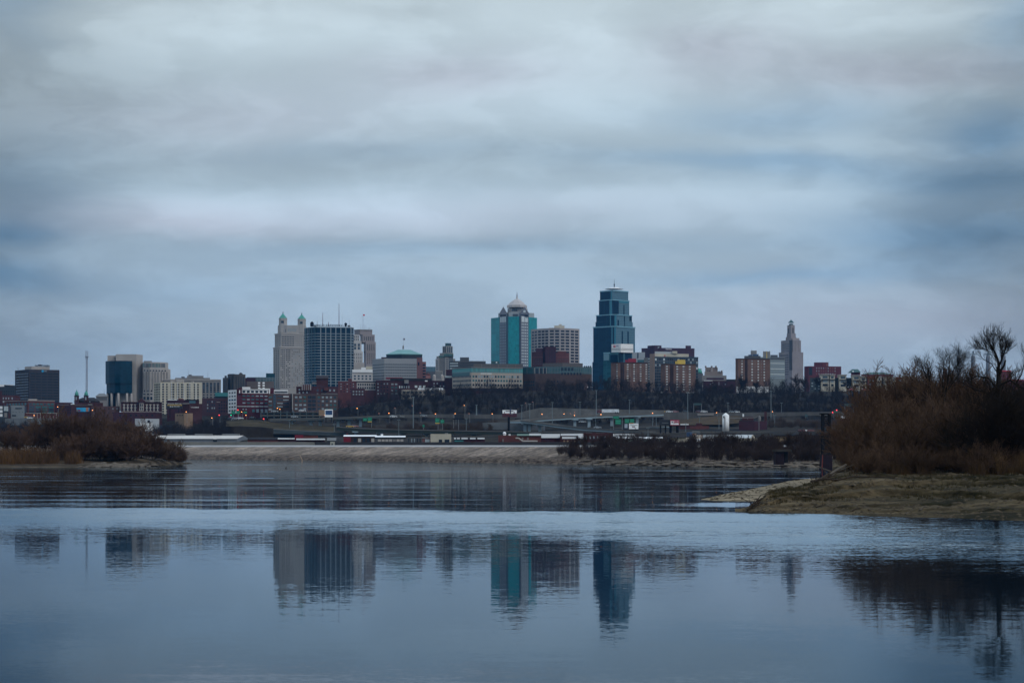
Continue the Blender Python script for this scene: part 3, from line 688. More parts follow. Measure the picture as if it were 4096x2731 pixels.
# the round crowned cottonwood: limbs traced as real branches at its own distance
def limb_tree(name, label, D, limbs, levels, seed, m1, m2, wood_r=1.0, split=0, upright=.3, base_px=3990, nmul=1.0):
    r = random.Random(seed); loc = bank_pt(base_px, D); seg = []; tips = []
    for pts, r0, r1, nch, tl in limbs:
        dd = r.uniform(-1.5, 1.5) if len(pts) > 2 else 0
        q = [P(a, b, D) - loc + V((0, dd * i / len(pts), 0)) for i, (a, b) in enumerate(pts)]
        for i in range(len(q) - 1):
            ra = .67 * r0 + .67 * (r1 - r0) * i / (len(q) - 1); rb = .67 * r0 + .67 * (r1 - r0) * (i + 1) / (len(q) - 1)
            seg.append((q[i], q[i + 1], ra, rb, 0))
        nch = int(nch * nmul)
        for c in range(nch):
            t = (.15 + .85 * (c + r.random()) / nch) * (len(q) - 1); i = min(len(q) - 2, int(t)); p = q[i].lerp(q[i + 1], t - i)
            bd = (q[i + 1] - q[i]).normalized(); sd = V((r.gauss(0, 1), r.gauss(0, 1), r.gauss(0, .6)))
            sd = (sd - bd * sd.dot(bd)).normalized()
            tips.append((p, bd * .8 + sd * .75 + V((0, 0, upright)), tl * .67 * r.uniform(.75, 1.35), max(.014, r1 * .4)))
    tw = grow(seed, tips, levels, upright, .10)
    o = thing(name, label, 'tree', loc)
    v, f = seg_arrays(seg, rmin=.02); link('trunk', np_mesh('trunk', v, f), m1, o)
    v, f = seg_arrays(tw, rmin=.0042); link('crown', np_mesh('crown', v, f), m2, o)
    return o
fan = []
r_ = random.Random(17)
for i in range(22):      # the fan: limbs leave the two main forks and end on a rounded outline
    th = math.radians(-82 + 160 * (i + r_.uniform(-.3, .3)) / 21); R_ = 76 + r_.uniform(-8, 6)
    ex, ey = 3974 + R_ * 1.02 * math.sin(th), 1408 - R_ * math.cos(th) * .98
    u = r_.uniform(.25, .85); sx_, sy_ = (3994 + (3962 - 3994) * u, 1466 + (1385 - 1466) * u) if th < .15 else (3997 + (4016 - 3997) * u, 1462 + (1392 - 1462) * u)
    mx_, my_ = (sx_ + ex) / 2 + r_.uniform(-5, 5), (sy_ + ey) / 2 - 4
    fan.append(([(sx_, sy_), (mx_, my_), (ex, ey)], .040, .008, 8, .95))
limb_tree('cottonwood_tree', 'tall bare tree with a round fan of fine twigs above a black trunk', 172,
    [([(3992, 1885), (3990, 1760), (3992, 1650), (3995, 1560), (3996, 1500), (3994, 1465)], .55, .30, 1, 1.2),
     ([(3995, 1470), (3991, 1440), (3980, 1410), (3966, 1388), (3955, 1366), (3950, 1345)], .22, .03, 8, 1.0),
     ([(3995, 1462), (4004, 1436), (4012, 1405), (4017, 1378), (4020, 1350)], .19, .03, 8, 1.0),
     ([(3997, 1490), (4014, 1465), (4020, 1440)], .20, .13, 0, 1.0)] + fan +
    [([(3995, 1500), (3965, 1455), (3935, 1438), (3905, 1415)], .09, .02, 10, 1.0),
     ([(3995, 1560), (3950, 1510), (3905, 1505), (3850, 1530)], .16, .04, 12, 1.7),
     ([(3993, 1600), (3940, 1570), (3890, 1555), (3850, 1532)], .14, .04, 12, 1.7),
     ([(3993, 1540), (4040, 1520), (4070, 1545), (4110, 1565)], .20, .08, 10, 1.9),
     ([(4060, 1540), (4085, 1500), (4096, 1460), (4110, 1420)], .12, .03, 12, 1.7),
     ([(3992, 1650), (3930, 1620), (3880, 1605)], .12, .03, 10, 1.6),
     ([(3992, 1690), (4030, 1640), (4080, 1620)], .12, .03, 10, 1.6), ([(3992, 1620), (3960, 1560), (3950, 1530)], .12, .03, 10, 1.6)],
    [(5, .68, .6, .40, .12), (3, .62, .7, .45, .1)], 5, M_bark, M_bark, nmul=1.4)
limb_tree('forked_tree', 'bare forked tree whose twigs rise above the brown thicket', 186,
    [([(3752, 1860), (3750, 1760), (3748, 1700), (3738, 1640), (3726, 1580), (3722, 1510), (3718, 1470)], .26, .06, 14, 2.0),
     ([(3748, 1690), (3775, 1620), (3790, 1550), (3800, 1490), (3806, 1440)], .18, .05, 14, 2.0),
     ([(3790, 1560), (3830, 1510), (3850, 1475), (3862, 1440)], .12, .04, 12, 1.8),
     ([(3724, 1560), (3700, 1500), (3682, 1460)], .10, .03, 10, 1.7),
     ([(3776, 1600), (3770, 1520), (3776, 1460), (3778, 1435)], .10, .03, 12, 1.7),
     ([(3740, 1640), (3700, 1600), (3650, 1590), (3632, 1580)], .12, .03, 10, 1.6),
     ([(3735, 1620), (3690, 1625), (3650, 1622), (3620, 1635)], .10, .03, 8, 1.6),
     ([(3800, 1500), (3840, 1450), (3850, 1420)], .08, .03, 9, 1.6)],
    [(7, .66, .6, .62, .12), (5, .6, .7, .6, .1)], 6, M_bark, M_bark, base_px=3752, nmul=2.0, upright=.12)

# dry reeds along the point: countless blades in clumps
def blades(name, spots, m, label, h0, h1, w, seed, lean=.25):
    r = np.random.default_rng(seed); n = len(spots); sp = np.array(spots)
    h = r.uniform(h0, h1, n); a = r.uniform(0, 6.28, n); le = np.abs(r.normal(0, lean, n)) * h; ba = r.uniform(0, 6.28, n)
    dx, dy = np.cos(a) * w, np.sin(a) * w; z = np.zeros(n)
    b0 = sp + np.stack([dx, dy, z], 1); b1 = sp - np.stack([dx, dy, z], 1)
    mid = sp + np.stack([np.cos(ba) * le * .35, np.sin(ba) * le * .35, h * .6], 1); tip = sp + np.stack([np.cos(ba) * le, np.sin(ba) * le, h], 1)
    m0 = mid + np.stack([dx, dy, z], 1) * .7; m1 = mid - np.stack([dx, dy, z], 1) * .7
    t0 = tip + np.stack([dx, dy, z], 1) * .2; t1 = tip - np.stack([dx, dy, z], 1) * .2
    v = np.stack([b0, b1, m1, m0, t1, t0], 1).reshape(-1, 3); base = np.arange(n)[:, None] * 6
    f = np.concatenate([base + np.array([[0, 1, 2, 3]]), base + np.array([[3, 2, 4, 5]])], 0)
    return tag(link(name, np_mesh(name, v, f), m), label, 'reeds', kind='stuff')
r = random.Random(3); tall, low = [], []
for c in range(900):
    px = r.uniform(3410, 4500); d1, z1 = bank_crest(px); v = NZ.noise(V((px / 55, 4.4, 0))); D = d1 + r.uniform(-8, 3) + 3 * v
    if v < -.16 or (px < 3520 and r.random() < .6): continue
    for k in range(r.randint(20, 60)):
        (tall if v > .16 else low).append(tuple(bank_pt(px + r.gauss(0, 12), D + r.gauss(0, .6))))
blades('dry_reeds', tall, M_reed, 'tall tawny dry reed clumps along the foot of the near thicket', .7, 2.3, .012, 4, .35)
blades('dry_reeds', low, mat('brown_reed', (.085, .052, .028), .95, col2=(.03, .019, .012), scale=.4), 'shorter brown dead reeds between the tawny clumps', .3, 1.4, .012, 14, .45)
# short dead grass and clods on the bank itself
tuft = []
for c in range(2600):
    px = r.uniform(3080, 4400); d0 = bank_front(px); d1, z1 = bank_crest(px); s_ = r.uniform(.28, 1.02)
    if NZ.noise(V((X(px, d0) / 5, s_ * 9, 6.6))) < .02: continue
    for k in range(14): tuft.append(tuple(bank_pt(px + r.gauss(0, 3), d0 + (d1 - d0) * s_ + r.gauss(0, .25))))
blades('dead_grass', tuft, mat('olive_dead_grass', (.072, .057, .029), .95, col2=(.018, .017, .008), scale=.35), 'short olive dead grass in patches on the near bank', .05, .24, .012, 6, .6)
vv, ff, nn = [], [], 0
for i in range(1800):
    px = r.uniform(2985, 4300); d0 = bank_front(px); d1, z1 = bank_crest(px); s_ = r.random() ** 1.5; q = bank_pt(px, d0 + (d1 - d0) * s_)
    if i >= 1500: q = V(spit(r.uniform(2840, 3300), r.uniform(.05, .95)))
    w = r.uniform(.04, .16) * (1.8 if r.random() < .08 else 1); e = r.uniform(1, 2.8); a = r.gauss(0, .4)
    for t in range(5):
        th = 6.283 * t / 5 + r.uniform(-.3, .3); x_, y_ = math.cos(th) * w * e, math.sin(th) * w; vv.append((q.x + x_ * math.cos(a) - y_ * math.sin(a), q.y + x_ * math.sin(a) + y_ * math.cos(a), q.z - .03))
    vv.append((q.x + r.uniform(-.3, .3) * w, q.y, q.z + w * r.uniform(.4, .8)))
    ff += [(nn + t, nn + (t + 1) % 5, nn + 5) for t in range(5)]; nn += 6
me = bpy.data.meshes.new('clods'); me.from_pydata(vv, [], ff); tag(link('gravel', me, mat('mud_clod', (.075, .060, .042), .95, var=.6, scale=3)), 'clods, stones and scraps scattered over the near mud', 'stones', kind='stuff')
sp = []
for c in range(620):
    px = r.uniform(-500, 360); s = abs(r.gauss(0, .15)) + .15
    if NZ.noise(V((px / 70, s * 6, 2.2))) < -.38 or px > 240 + r.uniform(0, 120): continue
    tall = .75 + .45 * NZ.noise(V((px / 45, 9.1, 0)))
    for k in range(int(46 * tall) + 6):
        q = island(px + r.gauss(0, 9), min(.8, s + r.gauss(0, .015))); sp.append(tuple(q))
blades('dry_grass', sp, mat('orange_reed', (.14, .076, .034), .95, col2=(.04, .024, .014), scale=.12), 'orange brown grass covering the far island', .8, 3.6, .05, 5, .4)

# island shrubs: each rounded clump is its own
isl = [(40, .55, 1728), (110, .62, 1706), (178, .66, 1690), (235, .62, 1672), (285, .66, 1665), (335, .7, 1668), (385, .66, 1676), (435, .6, 1684), (480, .62, 1690), (525, .55, 1700), (560, .5, 1716)]
fr_ = [(300, .34, 1748), (345, .30, 1752), (395, .30, 1750), (440, .32, 1745), (480, .30, 1748), (520, .32, 1745), (575, .45, 1742), (605, .40, 1752), (650, .42, 1768), (682, .42, 1772), (712, .45, 1795), (730, .5, 1822), (255, .38, 1752)]
ilab = ['brown bare shrub at the frame edge on the far island', 'brown bare shrub on the island below the boxy grey building', 'brown bare shrub on the island below the framed brick building', 'tall brown shrub below the tower with the round blue emblem', 'tallest brown shrub of the island under the twin domed church', 'tall brown shrub on the island under the blue mural', 'brown shrub on the island beside the tall one under the mural',
  'brown shrub on the island below the mast and dark brick row', 'brown shrub below the glass fronted courthouse', 'brown shrub below the courthouse slab', 'brown shrub on the island under the gabled brick building']
flab = ['low shrub above the orange grass where the island thicket begins', 'second low shrub in the front row of the island', 'dark low shrub with tangled branches on the island front', 'low brown shrub beside the tangled one on the island', 'brown front shrub below the courthouse', 'brown front shrub below the gabled brick building', 'dense brown front shrub before the white storage building', 'small brown shrub before the white storage building',
  'rounded rust bush in front of the long shed, nearer the island', 'rounded rust bush in front of the long shed, nearer the point', 'low rust bush on the island point', 'smallest bush at the very tip of the island point', 'low tawny shrub in the orange grass of the island']
ip = {}
def put_isl(k, px, s, top, label, mm, group):
    sg = (shrubB, shrubC)[k]; h = float(np.percentile([x[1].z for x in sg], 98)); q = V(island(px, s)); sc_ = (Z(top, q.y) - q.z) / h; rz = random.uniform(0, 6.28)
    if (k, mm.name) not in ip: ip[(k, mm.name)] = tree_obj('bare_shrub', label, 'shrub', sg, q, M_bark, mm, group, s=sc_, rz=rz, rmin=.03)
    else: dup(ip[(k, mm.name)], q, label, (sc_ * 1.12, sc_ * 1.12, sc_), rz)
for (px, s, top), lb in zip(isl, ilab): put_isl(0, px, s, top - 8, lb, M_twig, 'bare shrubs on the far island')
for (px, s, top), lb in zip(fr_, flab): put_isl(1, px, s, top - 2, lb, M_twig2 if px > 590 or px < 300 else M_twig, 'bare shrubs on the far island')

# ------------------------------------------------------------------ woods
okw = lambda px, d: not (1330 < px < 1520 and d > 1560) and (px > 2050 or d > 1400) and not (3235 < px < 3640 and d > 1540)
wood = scatter(1350, 1330, 4250, 1330, 1625, 7, 13, ok=okw, seed=2) + scatter(170, 1500, 4250, 1580, 1640, 7, 11, ok=okw, seed=5)
forest_mesh('woodland', far_tree, wood, M_wood, 'dark bare woodland covering the bluff below the skyline', 'woodland')
forest_mesh('undergrowth', light_bush, scatter(1500, 1330, 4250, 1325, 1625, 3, 6.5, ok=okw, nw=2, seed=22), M_wood, 'dark undergrowth between the trees of the bluff', 'undergrowth')
brush = scatter(330, 520, 925, 1120, 1330, 6, 10, ok=lambda px, d: px > 640 or d < 1240, seed=7) + scatter(320, -300, 520, 1180, 1330, 7, 11, seed=8) + scatter(60, 800, 925, 1290, 1420, 6, 9, seed=18)
forest_mesh('woodland', far_tree, brush, M_wood, 'dark bare trees between the island and the brick buildings', 'woodland')
forest_mesh('undergrowth', light_bush, scatter(350, 620, 925, 1120, 1300, 3, 6, nw=2, seed=27) + scatter(350, -300, 480, 1180, 1320, 3, 6, nw=2, seed=28), M_wood, 'dark undergrowth between the island and the brick buildings', 'undergrowth')
fb = scatter(130, 1560, 2080, 1180, 1300, 3, 6, seed=9) + scatter(110, 3070, 3440, 1150, 1285, 3, 6, seed=10) + scatter(26, 1380, 1560, 1230, 1300, 3, 5, seed=12)
forest_mesh('roadside_brush', far_bush, fb, mat('grey_brush', (.075, .055, .045), .95, var=.4, scale=.1), 'grey brown brush between the freeway decks', 'brush')
bb = []; r = random.Random(12)
while len(bb) < 420:
    px = r.uniform(2235, 3460); s = r.uniform(.22, 1.02); top = lerp([(2235, .42), (2330, .30), (2500, .25), (3460, .25)], px)
    if s < top or (px < 2330 and s > .62 + (px - 2235) / 250): continue
    q = levee(px, s); bb.append((q[0], q[1], q[2] - .2, r.uniform(2.2, 4.4) * (1.25 if s > .8 else 1), r.uniform(0, 6.28), r.randrange(3)))
forest_mesh('bank_brush', far_bush, bb, mat('bank_twigs', (.045, .032, .030), .95, var=.35, scale=.1), 'dark leafless brush along the far river bank', 'brush')
# ------------------------------------------------------------------ building materials
g_dark = mat('dark_glass', (.008, .016, .028), .15, 0, spec=.35)
g_navy = mat('navy_glass', (.018, .040, .062), .12, 0, spec=.6)
g_teal = mat('teal_glass', (.02, .09, .10), .12, 0, spec=.6)
g_pale = mat('blind_window', (.22, .27, .30), .5, 0)
g_lit = mat('curtained_window', (.50, .55, .56), .6, 0)
b_red = mat('red_brick', (.115, .045, .044), .9, var=.25, scale=.12)
b_dred = mat('dark_red_brick', (.062, .028, .032), .9, var=.3, scale=.12)
b_mar = mat('maroon_brick', (.052, .024, .034), .9, var=.25, scale=.12)
b_brown = mat('brown_brick', (.150, .092, .075), .9, var=.2, scale=.12)
b_tan = mat('tan_brick', (.24, .165, .115), .9, var=.2, scale=.12)
b_dk = mat('dark_brown_brick', (.050, .032, .030), .9, var=.3, scale=.1)
b_navy = mat('dark_slate_wall', (.022, .030, .040), .8, var=.3, scale=.1)
c_cream = mat('cream_wall', (.46, .42, .34), .85, var=.14, scale=.1)
c_white = mat('white_paint', (.70, .70, .70), .7, var=.10, scale=.1)
c_lime = mat('limestone', (.36, .33, .31), .9, var=.16, scale=.06)
c_grey = mat('grey_stone', (.20, .19, .185), .9, var=.16, scale=.06)
c_dgrey = mat('dark_grey_panel', (.065, .068, .075), .8, var=.2, scale=.08)
c_pink = mat('pink_granite', (.20, .095, .09), .85, var=.15, scale=.08)
m_cop = mat('green_copper', (.055, .26, .21), .7, var=.25, scale=.2)
m_dcop = mat('dark_copper', (.03, .085, .085), .7, var=.25, scale=.2)
m_steel = mat('grey_steel', (.16, .17, .18), .5, .1, metal=.3)
m_dst = mat('dark_steel', (.014, .015, .019), .9, .1)
m_wroof = mat('white_roof', (.75, .76, .78), .6, var=.12, scale=.05)
m_groof = mat('grey_roof', (.15, .155, .16), .8, var=.2, scale=.06)
m_droof = mat('dark_roof', (.03, .03, .034), .85, var=.2, scale=.06)
m_white = mat('white_letter', (.85, .85, .85), .6, 0)
m_blk = mat('black_board', (.010, .012, .018), .6, 0)
m_yel = mat('yellow_board', (.50, .33, .06), .6, 0)
m_blue = mat('blue_emblem', (.02, .30, .55), .4, 0)
m_nred = mat('red_emblem', (.50, .03, .05), .5, 0)
m_nblue = mat('navy_emblem', (.02, .04, .22), .5, 0)
m_green = mat('green_sign', (.008, .16, .085), .5, 0)
m_mast = mat('mast_paint', (.16, .15, .17), .6, .1)
m_redp = mat('red_paint', (.24, .02, .03), .6, .15)

def roof_boxes(b, lst, m, name='roof_unit'):
    for x0, x1, y0, y1, dd in lst:
        D = b.Dt + dd
        part(name, MB().box(X(x0, D), X(x1, D), D, D + 6, Z(y1, D), Z(y0, D)), m, b.root)
def parapet(b, m, h=3, name='parapet', over=.5):
    z = b.z1
    xs = b.xy
    mb = MB()
    for (a, c) in zip(xs[:-1], xs[1:]):
        d = V((c[0] - a[0], c[1] - a[1], 0)).normalized(); n = V((d.y, -d.x, 0)) * over
        mb.prism([(a[0] + n.x, a[1] + n.y), (c[0] + n.x, c[1] + n.y), (c[0] - n.x, c[1] - n.y), (a[0] - n.x, a[1] - n.y)], z - h / F * b.Dt, z + .25)
    return part(name, mb, m, b.root)

# ---- far west end of the picture
b = Bld('office_tower', 'dark brown office block with long window rows and a round blue emblem', 1800)
w_att = mat('umber_wall', (.044, .042, .050), .9, .15)
b.tier('wall', [(60, 26), (116, 0), (238, 14)], 1477, 1640, w_att, 40)
b.wins(64, 114, 1488, 1620, 3, 12, .92, .46, g_dark); b.wins(119, 235, 1488, 1620, 5, 12, .88, .46, g_dark)
o = part('emblem', MB().prism([(X(171, 1806) + 1.05 * math.cos(a * .5236), 0) for a in range(12)], 0, 1), m_blue, b.root) if False else None
p0 = b.at(171, b.face(171)); mb = MB()
cyl = [(p0.x + 1.15 * math.cos(a * math.pi / 8), p0.y - .6, Z(1484, 1806) + 1.15 * math.sin(a * math.pi / 8)) for a in range(16)]
mb.face_loop(cyl); mb.face_loop([(x, y + .5, z) for x, y, z in cyl][::-1])
for i in range(16): j = (i + 1) % 16; mb.face_loop([cyl[i], (cyl[i][0], cyl[i][1] + .5, cyl[i][2]), (cyl[j][0], cyl[j][1] + .5, cyl[j][2]), cyl[j]])
part('emblem', mb, m_blue, b.root)
text(b.root, 'AT&T', 182, 1484, p0.y - .4, 12, 5, mat('grey_letter', (.35, .42, .46), .6, 0), math.atan2(14, 28.8))
q0 = b.at(84, b.face(84)); text(b.root, 'AT&T', 86, 1484, q0.y - .6, 9, 5, mat('cyan_letter', (.10, .40, .52), .5, 0), -1.0)
b.tier('penthouse', [(99, 20), (126, 8), (199, 14)], 1463, 1478, c_lime, 14)
roof_boxes(b, [(139, 146, 1460, 1463, 12), (151, 164, 1458, 1463, 12), (171, 193, 1460, 1463, 12)], m_droof)
b.mast('antenna', 71, 1470, 1478, .12, m_mast, 1815); b.mast('antenna', 74, 1470, 1478, .12, m_mast, 1815)

b = Bld('low_building', 'flat navy building beside the umber office block at the frame edge', 1750)
b.tier('wall', [-60, 62], 1546, 1640, b_navy, 30); b.wins(-5, 58, 1560, 1582, 7, 2, .5, .5, g_dark)
b.tier('penthouse', [(-30, 12), (52, 12)], 1536, 1547, c_white, 12); roof_boxes(b, [(17, 21, 1539, 1546, 6), (27, 38, 1540, 1546, 6), (43, 54, 1541, 1546, 6)], m_droof)
b = Bld('brick_building', 'dark brick building with a few pale windows at the frame edge', 1560)
b.tier('wall', [-60, 8, (81, 6)], 1580, 1680, b_dred, 30); b.wins(8, 40, 1585, 1600, 3, 1, .4, .5, g_pale); b.wins(8, 20, 1598, 1614, 1, 1, .5, .5, g_pale); b.wins(43, 54, 1585, 1600, 1, 1, .45, .55, g_pale)
b.tier('tower_block', [-60, (9, 2)], 1562, 1582, b_dred, 14)
b = Bld('brick_office', 'red brick framed glass office building below the umber tower', 1480)
b.tier('wall', [(20, 22), (112, 0), (219, 10)], 1601, 1690, b_red, 30)
b.panel('cornice', 112, 219, 1600.5, 1602.5, c_lime, .5); b.panel('cornice', 20, 112, 1601, 1603, c_lime, .5)
b.wins(24, 108, 1610, 1620, 7, 1, .62, .9, [g_teal, g_navy]); b.wins(24, 108, 1624, 1650, 7, 3, .7, .7, g_navy)
b.wins(114, 217, 1611, 1620, 7, 1, .74, .9, [g_navy, g_teal]); b.wins(114, 217, 1622, 1654, 4, 3, .84, .82, [g_navy, g_dark, g_teal])
roof_boxes(b, [(113, 141, 1595, 1601, 10)], c_lime)
b = Bld('grey_box_building', 'plain grey box building with one dark slot window', 1400)
b.tier('wall', [(42, 8), (44, 0), (98, 3)], 1621, 1690, mat('blue_grey_panel', (.15, .17, .185), .8, .1), 20)
b.panel('slot_window', 61, 88, 1630.5, 1634.5, g_dark); b.wins(46, 96, 1643, 1652, 4, 1, .12, .4, g_dark); b.panel('door', 48, 64, 1659, 1664, g_dark)
b = Bld('white_building', 'small white building with a poster frame at the frame edge', 1390)
b.tier('wall', [-40, (14, 0), (33, 8)], 1621, 1690, b_navy, 16); b.wins(-30, 12, 1622, 1668, 3, 3, .75, .7, c_white)
b.panel('poster', 15, 31, 1624, 1643, mat('pale_poster', (.36, .42, .45), .6, .4, scale=.4), .4); b.panel('doorway', 17, 27, 1650, 1668, c_grey)
b = Bld('wall_building', 'low red panelled building with pale posts and a light coping', 1350)
b.tier('wall', [104, 232], 1652, 1690, b_red, 14); b.panel('coping', 104, 232, 1651, 1653, c_lime, .4); b.piers(130, 232, 1653, 1673, 8, 1.5, c_lime, 'post')
b = Bld('brick_row', 'long dark brick row building east of the red panelled one', 1520)
b.tier('wall', [(212, 0), (290, 4)], 1609, 1700, b_mar, 26); b.panel('cornice', 228, 275, 1617.5, 1619, c_grey, .4)
b.wins(230, 286, 1624, 1655, 6, 3, .5, .5, g_dark); b.tier('rear_block', [(235, 20), (274, 20)], 1609, 1640, b_navy, 20)
b = Bld('brick_chimney', 'square brick chimney with a white cap beside the mural', 1450, 'chimney')
b.tier('shaft', [284, 297], 1617, 1700, b_dred, 2.4); b.tier('cap', [(283, -.4), (298, -.4)], 1614, 1617.5, c_white, 3.2)
b = Bld('mural_building', 'dark brick building carrying a bright blue mural', 1460)
b.tier('wall', [297, (412, 3)], 1610, 1700, b_dred, 30); b.panel('cornice', 300, 372, 1620, 1621.5, c_grey, .4); b.panel('vent_hood', 352, 369, 1615, 1619, c_grey, .5)
b.panel('mural', 306, 358, 1630, 1646, mat('blue_mural', (.015, .20, .48), .6, 0, col2=(.03, .38, .62), scale=.5), .3)
b.panel('mural_figure', 344, 354, 1629, 1645, mat('orange_mural', (.42, .19, .12), .6, .2), .45); b.panel('mural_heart', 314, 322, 1638, 1644, m_redp, .45); b.panel('mural_bottle', 306, 312, 1637, 1646, c_grey, .45)
b.wins(372, 408, 1626, 1650, 4, 2, .4, .5, g_dark)
b = Bld('brick_house', 'plain brown brick building between the mural and the gabled front', 1440)
b.tier('wall', [365, (478, 4)], 1624, 1710, b_brown if False else mat('umber_brick', (.085, .048, .045), .9, .25, .12), 24); b.wins(395, 476, 1628, 1640, 5, 1, .22, .55, [g_pale, g_dark]); b.wins(395, 476, 1645, 1656, 5, 1, .22, .55, g_dark)

# lattice mast and church
m = thing('radio_mast', 'tall thin lattice mast with a platform of antennas', 'mast', P(346, 1620, 2300))
mb = MB(); Dm = 2300
for dx, dy in ((-1.1, 0), (1.1, 0), (0, 1.6)):
    mb.tube(P(346, 1640, Dm) + V((dx, dy, 0)), P(347, 1425, Dm) + V((dx * .7, dy * .7, 0)), .22)
for i in range(34):
    za, zb = Z(1640 - i * 6.3, Dm), Z(1640 - (i + 1) * 6.3, Dm); xx = X(346.5, Dm)
    mb.tube((xx - 1, Dm, za), (xx + 1, Dm, zb), .09, n=4); mb.tube((xx + 1, Dm, za), (xx, Dm + 1.4, zb), .09, n=4); mb.tube((xx, Dm + 1.4, za), (xx - 1, Dm, zb), .09, n=4)
part('lattice', mb, m_mast, m)
part('platform', MB().cyl(X(347, Dm), Dm + .5, 2.4, Z(1427, Dm), Z(1425, Dm), 8), m_mast, m)
for q in (342.5, 345, 348.5, 351.5): part('antenna', MB().tube(P(q, 1436 if q in (342.5, 351.5) else 1426, Dm - .6), P(q, 1403, Dm - .6), .16), m_mast, m)

c = thing('church', 'dark brick church with two green copper domed towers', 'church', P(340, 1630, 1600)); Dn = 1600
for cx_, wd, yb_ in ((305, 7.5, 1630), (343, 7.5, 1606)):
    x = X(cx_, Dn); r_ = wd / F * Dn
    t = part('bell_tower', MB().box(x - r_, x + r_, Dn, Dn + 2 * r_, Z(yb_, Dn), Z(1582, Dn)).box(x - r_ * 1.25, x + r_ * 1.25, Dn - r_ * .25, Dn + r_ * 2.25, Z(1584, Dn), Z(1582.6, Dn)), b_dred, c)
    part('belfry_opening', MB().box(x - r_ * .35, x + r_ * .35, Dn - .12, Dn + .1, Z(1599, Dn), Z(1587, Dn)), g_pale, t)
    k = Dn / F
    part('dome', MB().lathe(x, Dn + r_, [(r_ * 1.1, Z(1582, Dn)), (r_ * 1.02, Z(1577, Dn)), (r_ * .92, Z(1572, Dn)), (r_ * .66, Z(1568, Dn)), (r_ * .32, Z(1565.5, Dn)), (r_ * .24, Z(1563, Dn)), (r_ * .3, Z(1562, Dn)), (.2, Z(1560, Dn)), (.08, Z(1556, Dn))], 12), m_cop, t, True)
mb = MB(); x0, x1 = X(299, Dn + 6), X(381, Dn + 6); z0 = Z(1640, Dn)
part('nave', MB().box(x0, x1, Dn + 4, Dn + 24, z0, Z(1603, Dn)), b_dk, c)
part('roof', MB().prism([(x0 - .5, Dn + 3.5), (x1 + .5, Dn + 3.5), (x1 + .5, Dn + 24.5), (x0 - .5, Dn + 24.5)], Z(1603, Dn), Z(1588, Dn), [(X(318, Dn), Dn + 12), (X(362, Dn), Dn + 12), (X(362, Dn), Dn + 16), (X(318, Dn), Dn + 16)]), m_droof, c)
part('round_window', MB().box(X(355, Dn) - .5, X(355, Dn) + .5, Dn + 3.7, Dn + 4.2, Z(1608, Dn), Z(1604, Dn)), g_pale, c)

b = Bld('columned_building', 'pale long building with a hipped grey roof beside the courthouse', 1850)
b.tier('wall', [(384, 0), (430, 4)], 1584, 1640, c_grey, 26); b.wins(386, 428, 1587, 1602, 9, 1, .45, .85, g_dark); b.hip('roof', m_groof, 13); b.panel('cornice', 384, 430, 1583.4, 1586, c_lime, .5)
b.mast('antenna', 417, 1555, 1580, .12, m_mast)

b = Bld('courthouse', 'pale concrete courthouse with a curved dark glass front on columns', 1900)
gl = curtain('courthouse_glass', (.003, .026, .046), (.006, .036, .058), 3.2, 2.6, .12, .18, .10)
b.tier('slab', [(463, 8), (545, 8), (571, 22)], 1415, 1640, c_lime, 26); slab = (b.xy, b.z1)
b.tier('service_core', [(430, 16), (463, 16)], 1418.5, 1640, c_lime, 18); b.panel('slot', 459, 462.5, 1426, 1446, g_dark)
b.tier('glass_front', [(422, 8), (436, 3), (458, -1), (482, -3), (506, -2), (529, 3)], 1443, 1533, gl, 12)
b.tier('lower_glass', [(426, 9), (440, 4.5), (460, 1), (482, -1), (506, 0), (529, 4)], 1533, 1572, gl, 10)
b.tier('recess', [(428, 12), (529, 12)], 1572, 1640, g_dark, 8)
for q, dd in ((430, 8), (447, 3), (474, -1.2), (508, -.6), (526, 3)): part('column', MB().cyl(X(q, 1900 + dd + 1.4), 1900 + dd + 1.4, 1.15, Z(1640, 1900), Z(1572, 1900), 10), c_lime, b.root, True)
b.tier('round_wing', [(571, 4), (600, 0), (640, 3), (668, 12), (682, 24)], 1473, 1640, c_lime, 20)
for i in range(9): b.panel('fin', 574 + i * 11.5, 576 + i * 11.5, 1486, 1566, c_grey, .8)
b.wins(572, 667, 1478, 1486, 8, 1, .5, .6, g_dark); b.wins(572, 612, 1558, 1568, 3, 1, .25, .7, g_dark); b.wins(571, 640, 1573, 1580, 5, 1, .62, .8, g_dark); b.wins(571, 640, 1585, 1600, 5, 1, .62, .85, g_dark)
b.tier('crown', [(571, 6), (600, 3), (640, 6), (662, 12), (673, 22)], 1447, 1473, c_lime, 18)
b.wins(571, 640, 1451, 1469, 12, 1, .62, .9, [g_teal, g_navy], 'crown_window'); b.wins(641, 661, 1451, 1469, 4, 1, .62, .9, g_navy, 'crown_window')
b.tier('roof_house', [(575, 12), (608, 12)], 1441, 1448, c_grey, 8)

